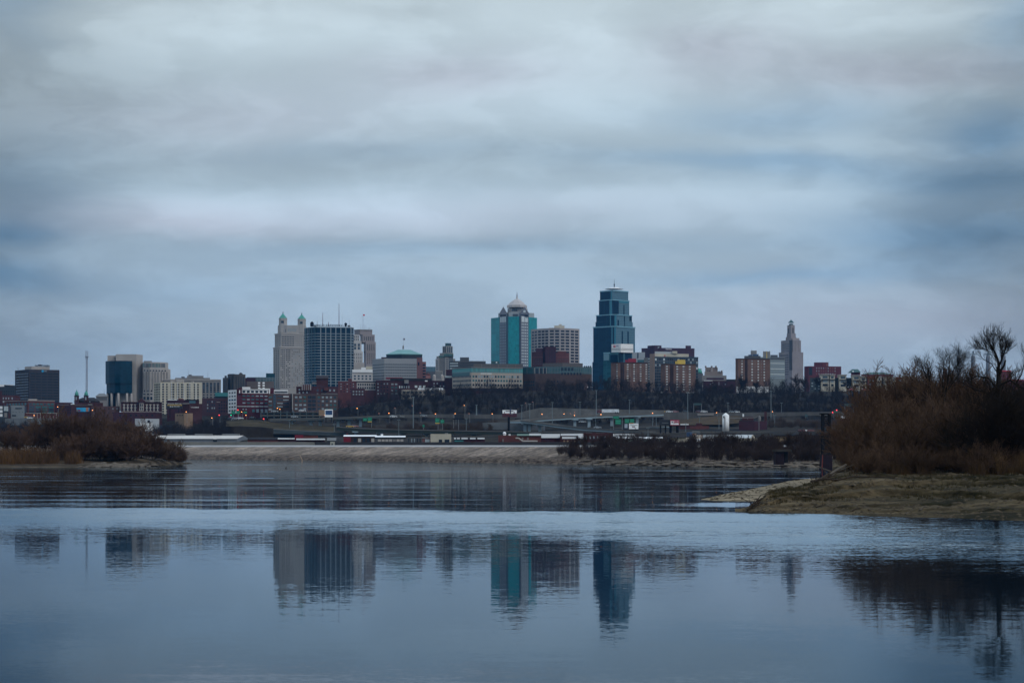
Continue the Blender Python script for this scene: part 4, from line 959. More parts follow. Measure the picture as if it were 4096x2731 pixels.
b = Bld('gabled_building', 'red brick front with paired white windows and an ornate central gable', 1440)
b.tier('wall', [484, (648, 5)], 1607, 1710, b_dred, 20)
b.wins(489, 548, 1615, 1644, 4, 1, .62, .95, c_lime, 'window_bay'); b.wins(580, 638, 1615, 1644, 4, 1, .62, .95, c_lime, 'window_bay')
b.wins(489, 548, 1617, 1643, 8, 2, .42, .66, g_dark, out=.25); b.wins(580, 638, 1617, 1643, 8, 2, .42, .66, g_dark, out=.25)
z = Z(1608, 1438); xa, xb = X(552, 1438), X(580, 1438); xm = (xa + xb) / 2
mb = MB(); n = len(mb.v); zt = Z(1594, 1438)
pr = [(xa, z), (xb, z), (xb, Z(1602, 1438)), (xm + 1.3, Z(1600, 1438)), (xm + .8, zt), (xm - .8, zt), (xm - 1.3, Z(1600, 1438)), (xa, Z(1602, 1438))]
mb.v += [V((x, 1438, q)) for x, q in pr] + [V((x, 1439.5, q)) for x, q in pr]; k = len(pr)
mb.f += [tuple(range(k)), tuple(range(2 * k - 1, k - 1, -1))] + [(i, k + i, k + (i + 1) % k, (i + 1) % k) for i in range(k)]
part('gable', mb, b_dred, b.root); b.panel('central_bay', 557, 575, 1606, 1643, c_lime, .3); b.wins(559, 573, 1612, 1642, 2, 2, .5, .7, g_dark, out=.45)
b.panel('cornice', 484, 648, 1607, 1609.5, b_mar, .7); b.panel('base_sign_band', 484, 648, 1646.5, 1648.5, c_lime, .4)
b = Bld('brick_annex', 'plain maroon brick annex below the ornate gabled front', 1400)
b.tier('wall', [452, (625, 3)], 1648, 1720, b_mar, 14); b.wins(470, 620, 1655, 1666, 7, 1, .35, .6, g_dark)
b = Bld('storage_building', 'white low storage building behind the island brush', 1260)
b.tier('wall', [540, (637, 4)], 1674, 1740, mat('dull_white_wall', (.36, .38, .40), .8, .25, .1), 22); b.panel('door', 590, 600, 1680, 1691, g_dark); b.tier('shed', [(560, -8), (612, -6)], 1692, 1740, c_white, 7)

b = Bld('apartment_block', 'cream apartment block with columns of dark balcony windows', 1700)
b.tier('wall', [(615, 16), (642, 0), (808, 10)], 1528, 1680, c_cream, 26)
b.wins(617, 640, 1532, 1660, 4, 13, .5, .62, g_dark)
for x0, x1, nc in ((648, 657, 1), (664, 671, 1), (682, 698, 2), (706, 718, 2), (723, 735, 2), (746, 763, 2), (774, 781, 1), (788, 796, 1)): b.wins(x0, x1, 1532, 1660, nc, 13, .8, .66, [g_dark, g_dark, g_navy], 'window' if x0 < 720 else 'balcony_window')
b.piers(674, 796, 1529, 1640, 5, 1.6, c_white, 'downpipe', .3); roof_boxes(b, [(706, 732, 1518, 1528, 10), (764, 772, 1524, 1528, 10), (682, 697, 1521, 1528, 10)], c_lime)
b = Bld('stepped_office', 'grey stone government office with tall dark window slots', 1900)
b.tier('wall', [(655, 0), (884, 6)], 1517, 1640, c_grey, 40); parapet(b, c_lime, 3)
b.wins(808, 880, 1529, 1571, 5, 5, .60, .82, [g_navy, g_dark]); b.wins(808, 880, 1574, 1582, 5, 1, .4, .7, g_dark); b.wins(808, 880, 1584, 1592, 5, 1, .4, .7, g_dark)
b.tier('penthouse', [(748, 10), (814, 10)], 1501, 1518, c_grey, 16); b.tier('lower_penthouse', [(700, 12), (840, 12)], 1509, 1518, c_grey, 14)
roof_boxes(b, [(754, 764, 1498, 1502, 13), (725, 735, 1506, 1510, 14)], c_dgrey); b.mast('antenna', 754, 1475, 1500, .14, m_mast); b.mast('antenna', 831, 1480, 1508, .14, m_mast)
b = Bld('old_office_tower', 'dark old masonry block with turret like corners', 2100)
b.tier('wall', [(910, 8), (936, 0), (982, 8)], 1496, 1640, mat('soot_stone', (.075, .070, .066), .9, .3, .08), 26); b.wins(914, 934, 1505, 1560, 2, 8, .3, .6, g_dark); b.wins(940, 978, 1505, 1560, 4, 8, .42, .6, g_dark)
b.tier('corner_block', [(891, 6), (912, 2)], 1510, 1640, mat('soot_stone', (.1, .1, .1)), 18); b.wins(894, 908, 1518, 1565, 2, 6, .35, .6, g_dark)
roof_boxes(b, [(915, 938, 1495, 1500, 6), (956, 968, 1493, 1497, 6), (898, 904, 1502, 1511, 10), (959, 964, 1490, 1496, 8)], mat('soot_stone', (.1, .1, .1)))
b = Bld('green_glass_office', 'distant blue green glass office rising behind the brown block', 2250)
b.tier('wall', [(987, 0), (1100, 5)], 1508, 1640, curtain('aqua_glass', (.06, .10, .11), (.12, .14, .15), 4, 3.6, .2, .5, .4), 30); b.tier('tower', [(1064, 4), (1100, 8)], 1492, 1640, g_navy, 20); b.bands(1066, 1098, 1494, 1520, 3, .4, g_teal)
b.tier('maroon_wing', [(972, -4), (1022, -3)], 1511, 1640, b_mar, 12)
b = Bld('brown_block', 'brown blank block with two white striped window columns', 2000)
b.tier('wall', [(987, 0), (1096, 4)], 1525, 1640, mat('taupe_brick', (.105, .085, .078), .9, .15, .1), 24); b.wins(1031, 1042, 1526, 1557, 1, 3, .8, .62, c_white, 'white_panel'); b.wins(1049, 1060, 1526, 1557, 1, 3, .8, .62, c_white, 'white_panel')
b.tier('lower_block', [(1040, -14), (1096, -10)], 1555, 1640, c_white, 10)

b = Bld('warehouse_building', 'six storey dark red brick building with a white painted end', 1500)
b.tier('wall', [(913, 16), (947, 0), (1075, 6)], 1556, 1680, b_dred if False else mat('oxblood_brick', (.080, .022, .030), .9, .2, .12), 26)
b.panel('white_end', 913, 946.5, 1558, 1652, c_white, .2)
b.wins(915, 946, 1562, 1648, 3, 6, .55, .42, g_dark, out=.35); b.wins(967, 1070, 1559, 1573, 6, 1, .66, .6, g_dark); b.panel('attic_band', 966, 1072, 1560, 1572.5, c_white, .05)
b.wins(967, 1073, 1576, 1632, 6, 4, .66, .36, [g_teal, g_pale]); b.wins(967, 990, 1633, 1640, 2, 1, .5, .7, g_pale); b.wins(1005, 1073, 1634, 1650, 4, 1, .6, .8, [g_teal, g_pale])
b.panel('cornice', 966, 1073, 1556, 1559, c_white, .6); b.panel('string_course', 947, 1073, 1624, 1625.5, c_white, .3); b.panel('blue_stripe', 914, 946, 1597, 1599, m_blue, .3)
for q in (959, 1085): part('corner_turret', MB().box(X(q - 8, 1500), X(q + 8, 1500), 1499.4 if q < 1000 else 1505, 1506 if q < 1000 else 1509, Z(1575, 1500), Z(1553, 1500)).cyl(X(q, 1500), 1502 if q < 1000 else 1507, 1.4, Z(1553, 1500), Z(1551, 1500), 8), MATS['oxblood_brick'], b.root)
part('turret_window', MB().box(X(957, 1500), X(961, 1500), 1499.2, 1499.6, Z(1572, 1500), Z(1560, 1500)), c_white, b.root)
roof_boxes(b, [(969, 997, 1547, 1556, 8)], c_white)
b = Bld('brick_loft', 'brown brick loft with wide strip windows and a dark stair tower', 1470)
b.tier('wall', [(1073, 3), (1168, 8)], 1573, 1680, mat('loft_brick', (.085, .058, .055), .9, .2, .12), 22)
b.wins(1074, 1088, 1580, 1645, 1, 4, .9, .32, [g_pale, g_teal]); b.panel('stair_glass', 1093, 1103, 1577, 1635, g_navy, .3); b.wins(1108, 1156, 1578, 1632, 2, 4, .94, .34, [g_pale, g_navy, g_lit]); b.panel('corner_strip', 1163, 1167, 1574, 1640, g_dark, .3)
b.tier('roof_deck', [(1096, 6), (1152, 8)], 1558, 1574, c_white, 10); b.panel('roof_glazing', 1098, 1150, 1563, 1570, c_dgrey, .2)
b = Bld('brick_apartments', 'long brown brick apartments with paired windows and dark balconies', 1450)
b.tier('wall', [(1172, 2), (1352, 8)], 1574, 1690, mat('loft_brick', (.1, .1, .1)), 22); b.panel('parapet_cap', 1172, 1202, 1573, 1575, c_lime, .4)
b.wins(1176, 1228, 1580, 1642, 3, 4, .6, .48, [g_pale, g_teal, g_navy]); b.wins(1231, 1264, 1580, 1642, 2, 4, .86, .72, g_dark, 'balcony'); b.wins(1267, 1348, 1580, 1642, 5, 4, .55, .5, [g_pale, g_navy, g_teal])
b.panel('roof_rim', 1285, 1350, 1572, 1575, c_grey, .5)

# low brick with the advert board
b = Bld('brick_workshop', 'maroon brick workshop with a white roof edge behind the advert board', 1480)
b.tier('wall', [(668, 0), (797, 4)], 1599, 1690, b_mar, 20); b.panel('roof_edge', 670, 708, 1597.5, 1600.5, c_white, .6); b.panel('awning', 740, 794, 1597, 1600, m_droof, .8); b.panel('shopfront', 757, 782, 1602.5, 1612, mat('blue_glass', (.05, .12, .16), .3, 0), .3)
roof_boxes(b, [(712, 716, 1592, 1599, 4), (717, 730, 1594, 1599, 4)], b_red)
b = Bld('brick_shop', 'dark red brick shop with a white lettered wall', 1440)
b.tier('wall', [(725, 4), (757, 0), (808, 3)], 1614, 1700, b_dred, 18); b.panel('coping', 727, 756, 1612, 1615, c_lime, .5); text(b.root, 'J.T.CARBIDE', 778, 1629, 1440.4, 36, 4.4, m_white)
b = Bld('brick_block', 'wide dark plum brick block with faint window rows', 1560)
b.tier('wall', [(808, 0), (866, 4), (915, 8)], 1592, 1700, mat('plum_brick', (.055, .032, .040), .9, .2, .12), 24); b.wins(826, 862, 1600, 1650, 4, 4, .5, .5, [g_navy, g_pale]); b.wins(872, 912, 1600, 1650, 4, 4, .5, .5, g_dark)
b.panel('pale_cap', 866, 880, 1606.5, 1608, c_lime, .4)
b = Bld('teal_roof_hall', 'low hall with a flat teal roof between the office and the white ended building', 1620)
b.tier('wall', [(861, 0), (914, 2)], 1584, 1640, b_navy, 16); b.tier('roof', [(860, -1), (914, 1)], 1570, 1585, mat('teal_sheet', (.03, .16, .17), .5, .15), 20)
b = Bld('tan_building', 'windowless tan building wall above the dark trees', 1330)
b.tier('wall', [(700, 8), (737, 0), (771, 3)], 1652, 1720, b_tan, 16); b.wins(706, 734, 1656, 1664, 3, 1, .4, .6, g_dark)
# board
def board(name, label, x0, x1, y0, y1, D, m, posts, ybase, face_parts=(), rim=m_dst, r=.3):
    t = thing(name, label, 'billboard', P((x0 + x1) / 2, ybase, D))
    part('panel', MB().box(X(x0, D), X(x1, D), D, D + .8, Z(y1, D), Z(y0, D)), m, t)
    for q in posts: part('post', MB().tube(P(q, ybase, D + 1.2), P(q, y0 + 3, D + 1.2), r), rim, t)
    part('catwalk', MB().box(X(x0, D), X(x1, D), D - 1.1, D - .1, Z(y1 + 2, D), Z(y1 + 1.2, D)), rim, t)
    for nm, a, b_, c_, d_, mm in face_parts: part(nm, MB().box(X(a, D), X(b_, D), D - .12, D + .05, Z(d_, D), Z(c_, D)), mm, t)
    return t
t = board('billboard', 'black advert board with a yellow band and white telephone number', 664, 729, 1612, 1634, 1410, m_blk, (680, 715), 1670, [('colour_band', 670, 727, 1617, 1622.5, m_yel)])
text(t, 'DRIVE SAFE, ARRIVE SAFE', 698, 1614.3, 1409.85, 54, 3.2, m_white); text(t, 'BROWN & CROUPPEN', 698, 1619.7, 1409.8, 50, 3.6, m_blk); text(t, '(816) 777-7777', 699, 1625.8, 1409.85, 40, 4.2, m_white)
# ------------------------------------------------------------------ downtown towers
b = Bld('twin_spired_tower', 'pale stone tower with two turrets under pointed green copper roofs', 2300)
st = mat('warm_stone', (.34, .32, .305), .9, .14, .05)
b.tier('lower_shaft', [(1093, 16), (1119, 0), (1222, 6)], 1388, 1640, st, 30)
b.wins(1095, 1117, 1398, 1550, 3, 21, .4, .5, c_dgrey, 'side_window'); b.wins(1121, 1140, 1396, 1552, 3, 20, .62, .42, g_dark, skip=.12); b.wins(1143, 1162, 1396, 1552, 3, 20, .62, .45, g_dark, 'slit_window', skip=.15); b.wins(1165, 1215, 1396, 1552, 7, 20, .42, .45, [c_dgrey, g_pale], 'shaded_window', skip=.3)
parapet(b, c_lime, 4)
b.tier('upper_shaft', [(1099, 18), (1124, 3), (1222, 8)], 1332, 1388, st, 26)
b.wins(1101, 1122, 1341, 1384, 3, 5, .3, .55, c_grey, 'side_window'); b.wins(1126, 1178, 1342, 1384, 8, 5, .62, .5, g_dark); b.wins(1180, 1218, 1342, 1384, 5, 5, .5, .5, c_grey, 'shaded_window'); parapet(b, c_lime, 4)
b.tier('crown', [(1111, 12), (1148, 7), (1222, 10)], 1299, 1332, st, 20); b.wins(1150, 1186, 1311, 1325, 5, 1, .5, .9, g_pale, 'arched_window'); b.wins(1113, 1146, 1312, 1330, 4, 1, .4, .8, c_grey, 'arched_window')
for cx_, yt, pt, sp_ in ((1132, 1273, 1252, 1245), (1207, 1276, 1256, 1249)):
    Dt = 2314; x = X(cx_, Dt); r_ = 18 / F * Dt
    t = part('turret', MB().prism(MB().ring(x, Dt, r_ * 1.05, 8, math.pi / 8), Z(1332, Dt), Z(yt + 28, Dt)).prism(MB().ring(x, Dt, r_ * .95, 8, math.pi / 8), Z(yt + 28, Dt), Z(yt, Dt)), st, b.root)
    part('turret_roof', MB().cone(MB().ring(x, Dt, r_ * .95, 8, math.pi / 8), Z(yt, Dt) + .05, (x, Dt, Z(pt, Dt))), m_cop, t)
    part('finial', MB().tube((x, Dt, Z(pt + 2, Dt)), (x, Dt, Z(sp_, Dt)), .7, .12), m_dcop, t)
    part('turret_window', MB().box(x - 1.6, x + 1.6, Dt - r_ * .93, Dt - r_ * .8, Z(yt + 20, Dt), Z(yt + 11, Dt)), g_navy, t)
    part('turret_band', MB().prism(MB().ring(x, Dt, r_ * 1.0, 8, math.pi / 8), Z(yt + 5, Dt), Z(yt + 3, Dt)), c_lime, t)

b = Bld('glass_tower', 'broad dark glass tower with a pale grid and letters on its roof', 2150)
m_grid = mat('grid_metal', (.24, .29, .32), .5, .1)
b.tier('wall', [(1217, 20), (1234, 9), (1254, 1), (1268, 0), (1405, 6), (1415, 12)], 1307, 1640, mat('ink_glass', (.003, .022, .044), .12, .25, .05, spec=.15), 30)
for i in range(20):
    y = 1307 + (0 if i == 0 else 26 + (i - 1) * 11.1)
    if y > 1545: break
    for a, c in ((1217.5, 1233.5), (1234.5, 1253.5), (1254.5, 1267.5), (1268.5, 1404.5), (1405.5, 1414.5)): b.panel('floor_band', a, c, y, y + (1.9 if i else 2.6), m_grid, .3)
for i in range(7): q = 1283 + i * 20.1; b.panel('column', q - 1.5, q + 1.5, 1308, 1545, m_grid, .55)
for q in (1224, 1240, 1248, 1260): b.panel('column', q - .8, q + .8, 1308, 1545, mat('teal_mullion', (.03, .10, .13), .4, 0), .5)
text(b.root, 'COMMERCE TOWER', 1312, 1301.5, 2153, 112, 8, m_dst, .04, True)
rail = MB().tube(P(1250, 1305, 2152), P(1380, 1305, 2156), .25, n=4).tube(P(1250, 1299, 2154), P(1380, 1299, 2158), .12, n=4)
part('letter_frame', rail, m_dst, b.root)
part('roof_dish', MB().lathe(X(1248, 2155), 2155, [(1.9, Z(1306, 2155)), (2.2, Z(1300, 2155)), (2.1, Z(1292, 2155)), (1.4, Z(1288, 2155)), (.4, Z(1286, 2155))], 10), m_dst, b.root)
part('roof_dish', MB().lathe(X(1383, 2157), 2157, [(1.2, Z(1306, 2155)), (1.3, Z(1298, 2155)), (1.7, Z(1295, 2155)), (1.4, Z(1292, 2155)), (.3, Z(1290, 2155))], 10), m_dst, b.root)
b.mast('antenna', 1291, 1251, 1306, .42, mat('red_mast', (.12, .06, .08), .6, 0)); b.mast('antenna', 1356, 1214, 1306, .45, MATS['red_mast']); b.mast('antenna', 1269, 1283, 1306, .3, MATS['red_mast']); b.mast('antenna', 1369, 1254, 1306, .12, m_mast); b.mast('antenna', 1397, 1276, 1306, .18, m_mast); b.mast('antenna', 1314, 1287, 1304, .5, MATS['red_mast'])
roof_boxes(b, [(1390, 1400, 1301, 1306, 12), (1256, 1263, 1302, 1306, 14)], c_dgrey)

b = Bld('white_stepped_tower', 'slim white terra cotta tower stepping down beside the dark glass tower', 2380)
b.tier('wall', [(1400, 0), (1458, 3)], 1450, 1640, c_lime, 20); b.tier('middle_shaft', [(1400, 2), (1451, 5)], 1404, 1450, mat('pale_terracotta', (.42, .40, .39), .85, .12, .05), 18); b.wins(1414, 1448, 1409, 1465, 4, 4, .45, .6, c_grey)
b.tier('upper_shaft', [(1400, 4), (1446, 6)], 1363, 1404, MATS['pale_terracotta'], 16); b.wins(1413, 1443, 1372, 1398, 2, 2, .55, .8, g_navy, 'arched_window'); b.tier('top_shaft', [(1400, 6), (1439, 7)], 1337, 1363, MATS['pale_terracotta'], 14); b.wins(1413, 1437, 1340, 1362, 3, 2, .5, .6, c_dgrey)
b = Bld('brown_stone_tower', 'brownish stone tower with shallow setbacks and a flag on top', 2480)
bs = mat('mauve_stone', (.25, .22, .22), .9, .16, .05)
b.tier('wall', [(1455, 8), (1464, 0), (1503, 8)], 1366, 1640, bs, 30); b.wins(1466, 1500, 1374, 1402, 4, 1, .4, .9, c_dgrey, 'tall_window'); b.wins(1466, 1500, 1412, 1455, 4, 6, .4, .62, c_dgrey)
b.tier('upper_shaft', [(1441, 10), (1451, 3), (1499, 9)], 1337, 1370, bs, 24); b.wins(1453, 1496, 1344, 1362, 5, 1, .38, .9, c_dgrey, 'tall_window'); b.panel('grey_band', 1455, 1500, 1404, 1410, c_dgrey, .2)
b.tier('top_block', [(1417, 12), (1440, 6), (1489, 10)], 1317, 1337, bs, 18); parapet(b, c_grey, 3)
b.mast('flagpole', 1452, 1254, 1317, .22, m_mast); fd = 2490
part('flag', MB().prism([(X(1452.6, fd), fd), (X(1459, fd), fd + .6), (X(1459, fd), fd + .75), (X(1452.6, fd), fd + .15)], Z(1263, fd), Z(1257, fd)), m_nred, b.root)
b.mast('antenna', 1443, 1295, 1317, .15, m_mast); b.mast('antenna', 1458, 1299, 1317, .15, m_mast); b.mast('antenna', 1464, 1297, 1317, .15, m_mast); part('antenna_loop', MB().tube(P(1473, 1316, 2488), P(1477, 1312, 2488), .25).tube(P(1477, 1312, 2488), P(1481, 1316, 2488), .25), m_mast, b.root)
b = Bld('white_classical_block', 'low white classical block with square dark windows', 2080)
b.tier('wall', [(1408, 0), (1491, 4)], 1488, 1640, mat('pale_terracotta', (.4, .4, .4)), 24); b.panel('cornice', 1409, 1490, 1477, 1489, c_white, .8); b.wins(1412, 1488, 1498, 1520, 5, 2, .5, .6, g_navy)
roof_boxes(b, [(1445, 1462, 1469, 1477, 6)], c_white); roof_boxes(b, [(1464, 1488, 1465, 1477, 12)], c_cream)

b = Bld('banded_office', 'pale grey office with thin rows of small windows and a blank top', 2100)
bg_ = mat('dove_panel', (.26, .265, .275), .85, .08, .04)
b.tier('wall', [(1489, 20), (1537, 0), (1667, 8)], 1433, 1640, bg_, 34)
for i in range(6): y = 1455 + i * 11.2; b.panel('window_band', 1491, 1536, y, y + 4.6, c_grey if False else mat('grey_glass', (.10, .115, .13), .2, 0), .12); b.panel('window_band', 1538, 1666, y - .5, y + 4.4, MATS['grey_glass'], .12)
for i in range(18): q = 1541 + i * 7.1; b.panel('mullion', q, q + 1.1, 1454, 1525, bg_, .3)
roof_boxes(b, [(1525, 1545, 1428, 1433, 16)], b_mar)
b = Bld('hip_roofed_building', 'building with a pale green hipped roof, cupola and flagpole', 2300)
b.tier('wall', [(1545, 10), (1608, 0), (1689, 10)], 1416, 1640, b_navy, 36); parapet(b, m_dcop, 4); b.hip('roof', mat('verdigris_roof', (.13, .28, .275), .6, .12, .08), 21, .3)
b.tier('granite_wing', [(1667, 2), (1689, 0), (1690, 3)], 1430, 1640, c_pink, 30); b.wins(1671, 1678, 1448, 1462, 1, 1, .8, .9, g_dark)
b.tier('balcony_wing', [(1689, 4), (1704, 4)], 1446, 1640, c_pink, 20); b.wins(1690, 1703, 1453, 1512, 1, 5, .9, .5, g_dark)
part('cupola', MB().lathe(X(1613, 2325), 2325, [(1.2, Z(1396, 2325)), (.9, Z(1388, 2325)), (1.0, Z(1384, 2325)), (.3, Z(1381, 2325))], 8), c_grey, b.root); b.mast('flagpole', 1613, 1350, 1384, .14, m_mast, 2325)
part('flag', MB().prism([(X(1613.4, 2325), 2325), (X(1620, 2325), 2325.5), (X(1620, 2325), 2325.7), (X(1613.4, 2325), 2325.2)], Z(1360, 2325), Z(1353, 2325)), mat('faded_flag', (.14, .14, .17), .8, 0), b.root)
b = Bld('distant_glass_block', 'distant low blue glass block in the skyline gap', 2700)
b.tier('wall', [(1703, 0), (1745, 4)], 1466, 1640, curtain('far_blue_glass', (.05, .10, .13), (.07, .12, .15), 5, 4, .2, .5, .3), 30); b.tier('lower_wing', [(1706, -8), (1745, -6)], 1486, 1640, c_dgrey, 8)
b = Bld('domed_hall', 'small reddish hall with a round low dome under the blue glass block', 2250)
b.tier('wall', [(1704, 0), (1722, 3)], 1500, 1640, c_pink, 16); part('dome', MB().lathe(X(1713, 2258), 2258, [(2.7, Z(1500, 2258)), (2.5, Z(1497, 2258)), (1.4, Z(1494, 2258)), (.2, Z(1492, 2258))], 10), b_red, b.root, True)
b = Bld('art_deco_tower', 'dark grey and white art deco tower stepping up to a small crown', 2300)
ad = mat('deco_stone', (.24, .235, .23), .9, .15, .05)
b.tier('wall', [(1746, 8), (1754, 0), (1813, 10)], 1424, 1640, ad, 26); b.piers(1757, 1780, 1428, 1500, 5, 2.2, g_dark, 'dark_bay', .15); b.wins(1782, 1793, 1432, 1500, 2, 8, .45, .6, g_dark); b.piers(1794, 1812, 1426, 1500, 4, 2.6, g_navy, 'dark_bay', .15)
b.panel('crown_band', 1755, 1779, 1422, 1430, m_dcop, .4); b.tier('middle_stage', [(1759, 6), (1772, 2), (1814, 8)], 1411, 1424, ad, 20); b.panel('copper_band', 1774, 1812, 1414, 1424, m_dcop, .3)
b.tier('upper_stage', [(1770, 8), (1785, 3), (1811, 8)], 1383, 1411, ad, 16); b.piers(1787, 1810, 1386, 1409, 3, 4, g_navy, 'dark_bay', .2); b.piers(1772, 1784, 1386, 1409, 2, 2.2, g_dark, 'dark_bay', .2)
b.tier('crown', [(1781, 9), (1790, 5), (1805, 8)], 1371, 1383, m_dcop, 10); b.panel('crown_glass', 1791, 1804, 1373, 1380, g_navy, .15)
b.tier('white_shoulder', [(1742, 4), (1752, 2)], 1434, 1640, mat('pale_terracotta', (.4, .4, .4)), 12); b.wins(1744, 1752, 1440, 1480, 1, 5, .5, .6, c_dgrey); b.tier('low_front', [(1742, -10), (1770, -8)], 1484, 1640, ad, 10); b.piers(1744, 1768, 1488, 1515, 5, 2, c_dgrey, 'dark_bay', .15); b.tier('east_shoulder', [(1812, 10), (1821, 10)], 1433, 1640, ad, 10)
for q in (1737, 1768): part('round_pavilion', MB().lathe(X(q, 2280), 2280, [(2, Z(1530, 2280)), (2, Z(1503, 2280)), (1.2, Z(1499, 2280)), (.2, Z(1497, 2280))], 10), c_lime, b.root)
b = Bld('dark_flat_office', 'dark flat topped office with a square penthouse behind the beige block', 2000)
b.tier('wall', [(1797, 6), (1836, 0), (1943, 6)], 1443, 1640, c_dgrey, 30); b.wins(1799, 1833, 1447, 1478, 1, 3, .96, .38, g_lit, 'pale_band'); b.bands(1838, 1940, 1448, 1470, 3, .35, g_dark); b.tier('penthouse', [(1840, 10), (1876, 10)], 1427, 1444, c_dgrey, 12); b.mast('antenna', 1934, 1425, 1444, .1, m_mast)
b = Bld('brick_flats', 'small maroon brick flats squeezed under the art deco tower', 1900)
b.tier('wall', [(1784, 0), (1810, 3)], 1478, 1640, b_mar, 16); b.wins(1786, 1808, 1484, 1510, 3, 3, .4, .5, g_dark)

b = Bld('beige_office', 'long beige office with a green glass top floor and square windows', 1700)
bei = mat('beige_precast', (.33, .29, .25), .85, .10, .05)
b.tier('base', [(1811, 22), (1886, .6), (2090, 16)], 1551, 1640, b_mar, 40); b.wins(1892, 2060, 1554, 1562, 16, 1, .6, .8, g_navy, 'base_window'); b.wins(1814, 1884, 1554, 1562, 8, 1, .5, .8, g_dark, 'base_window')
b.tier('wall', [(1809, 22), (1886, 0), (2091, 16)], 1490, 1551, bei, 40)
b.wins(1888, 2088, 1500, 1510, 18, 1, .64, .9, [g_teal, g_pale, g_navy]); b.wins(1888, 2088, 1517, 1526, 18, 1, .64, .9, [g_teal, g_navy, g_dark]); b.wins(1888, 2088, 1534, 1544, 18, 1, .64, .9, [g_dark, g_dark, g_navy])
b.wins(1811, 1885, 1500, 1509, 14, 1, .6, .9, g_navy, 'side_window'); b.wins(1811, 1885, 1517, 1526, 14, 1, .6, .9, g_navy, 'side_window'); b.wins(1811, 1885, 1534, 1543, 14, 1, .6, .9, g_navy, 'side_window')
b.tier('glass_storey', [(1809, 22.4), (1886, .4), (2091, 16.4)], 1469, 1490, curtain('mint_glass', (.05, .21, .21), (.10, .16, .17), 2.6, 5, .15, .5, .35), 38); b.panel('glass_corner', 1810, 1880, 1489, 1504, g_teal, .3); b.panel('coping', 1886, 2091, 1468, 1471, c_grey, .5); b.panel('coping', 1809, 1886, 1468, 1471, c_grey, .5)
text(b.root, 'STATE STREET', 1946, 1494.5, 1702, 48, 5, m_white, .35)
b.tier('roof_screen', [(1894, 8), (2091, 20)], 1452, 1469, mat('taupe_screen', (.085, .075, .075), .8, .1, .05), 20)
for i in range(5): b.panel('screen_joint', 1926 + i * 34, 1927 + i * 34, 1453, 1469, c_grey, .15)
roof_boxes(b, [(1964, 1996, 1444, 1452, 24)], m_dcop); part('roof_light', MB().ball(P(1986, 1450, 1712), .7), c_white, b.root)

# green glass tower
b = Bld('green_glass_tower', 'bright green glass tower with stone corner bays, gables and a pale domed top', 2700)
tg = curtain('emerald_glass', (.004, .200, .225), (.006, .23, .25), 1.6, 3.9, .10, .35, .06)
b.tier('wall', [(1964, 34), (1999, 14), (2029, 2), (2081, 0), (2114, 10), (2148, 26)], 1266, 1640, tg, 44)
gs = mat('rose_granite', (.125, .135, .165), .7, .1, .05)
b.panel('bay', 1999.5, 2027, 1262, 1500, gs, .6); b.panel('bay', 2082, 2113, 1262, 1500, gs, .6)
b.panel('bay_edge', 2027, 2032, 1262, 1500, mat('navy_panel', (.015, .03, .05), .4, 0), .9) if False else None
b.wins(2000, 2026, 1288, 1456, 4, 15, .55, .5, [g_pale], 'west_window', out=.8); b.wins(2084, 2111, 1290, 1466, 4, 15, .52, .46, [g_lit], 'window', out=.8)
b.wins(2001, 2026, 1265, 1288, 3, 1, .7, .95, g_lit, 'tall_window', out=.8); b.wins(2084, 2111, 1264, 1288, 2, 1, .85, .95, g_lit, 'tall_window', out=.8); b.panel('dark_edge', 2028, 2033, 1264, 1500, g_navy, .5); b.panel('dark_edge', 2077, 2082, 1262, 1500, g_navy, .5)
Dk = 2702
def gable(x0, x1, ya, yb, D, deep, m, name='gable'):
    za, zb = Z(yb, D), Z(ya, D); xa, xb = X(x0, D), X(x1, D); xm = (xa + xb) / 2; ze = Z(yb - (yb - ya) * .30, D)
    mb = MB(); pr = [(xa, za), (xb, za), (xb, ze), (xm, zb), (xa, ze)]; k = 5
    mb.v += [V((x, D, z)) for x, z in pr] + [V((x, D + deep, z)) for x, z in pr]
    mb.f += [tuple(range(k)), tuple(range(2 * k - 1, k - 1, -1))] + [(i, k + i, k + (i + 1) % k, (i + 1) % k) for i in range(k)]
    return part(name, mb, m, b.root)
g1 = gable(1999, 2028, 1228, 1264, Dk + 8, 26, gs); g2 = gable(2081, 2115, 1227, 1264, Dk + 2, 28, gs)
pale = mat('pale_metal_roof', (.40, .37, .36), .5, .1, .05)
for gg, x0, x1, ya, D in ((g1, 1999, 2028, 1228, Dk + 8), (g2, 2081, 2115, 1227, Dk + 2)):
    xa, xb = X(x0, D), X(x1, D); xm = (xa + xb) / 2; ze = Z(1253, D); zt = Z(ya, D)
    for s_ in (-1, 1):
        xe = xa - .6 if s_ < 0 else xb + .6
        q = [V((xe, D + 1, ze)), V((xm, D + 1, zt + .7)), V((xm, D + 26, zt + .7)), V((xe, D + 26, ze))]
        mb = MB(); mb.v += q + [p + V((0, 0, -.6)) for p in q]; mb.f += [(0, 1, 2, 3), (7, 6, 5, 4), (0, 4, 5, 1), (1, 5, 6, 2), (2, 6, 7, 3), (3, 7, 4, 0)]
        part('gable_roof', mb, pale, gg)
    if x0 > 2050:
        xm = (xa + xb) / 2; part('gable_rosette', MB().prism([(xm - 1.6, D - .2), (xm + 1.6, D - .2), (xm + 1.6, D + .1), (xm - 1.6, D + .1)], Z(1250, D), Z(1241, D)), g_lit, gg)
    part('louvre', MB().box(xa + 1, xb - 1, D - .3, D + .2, Z(1264, D), Z(1258, D)), g_dark, gg)
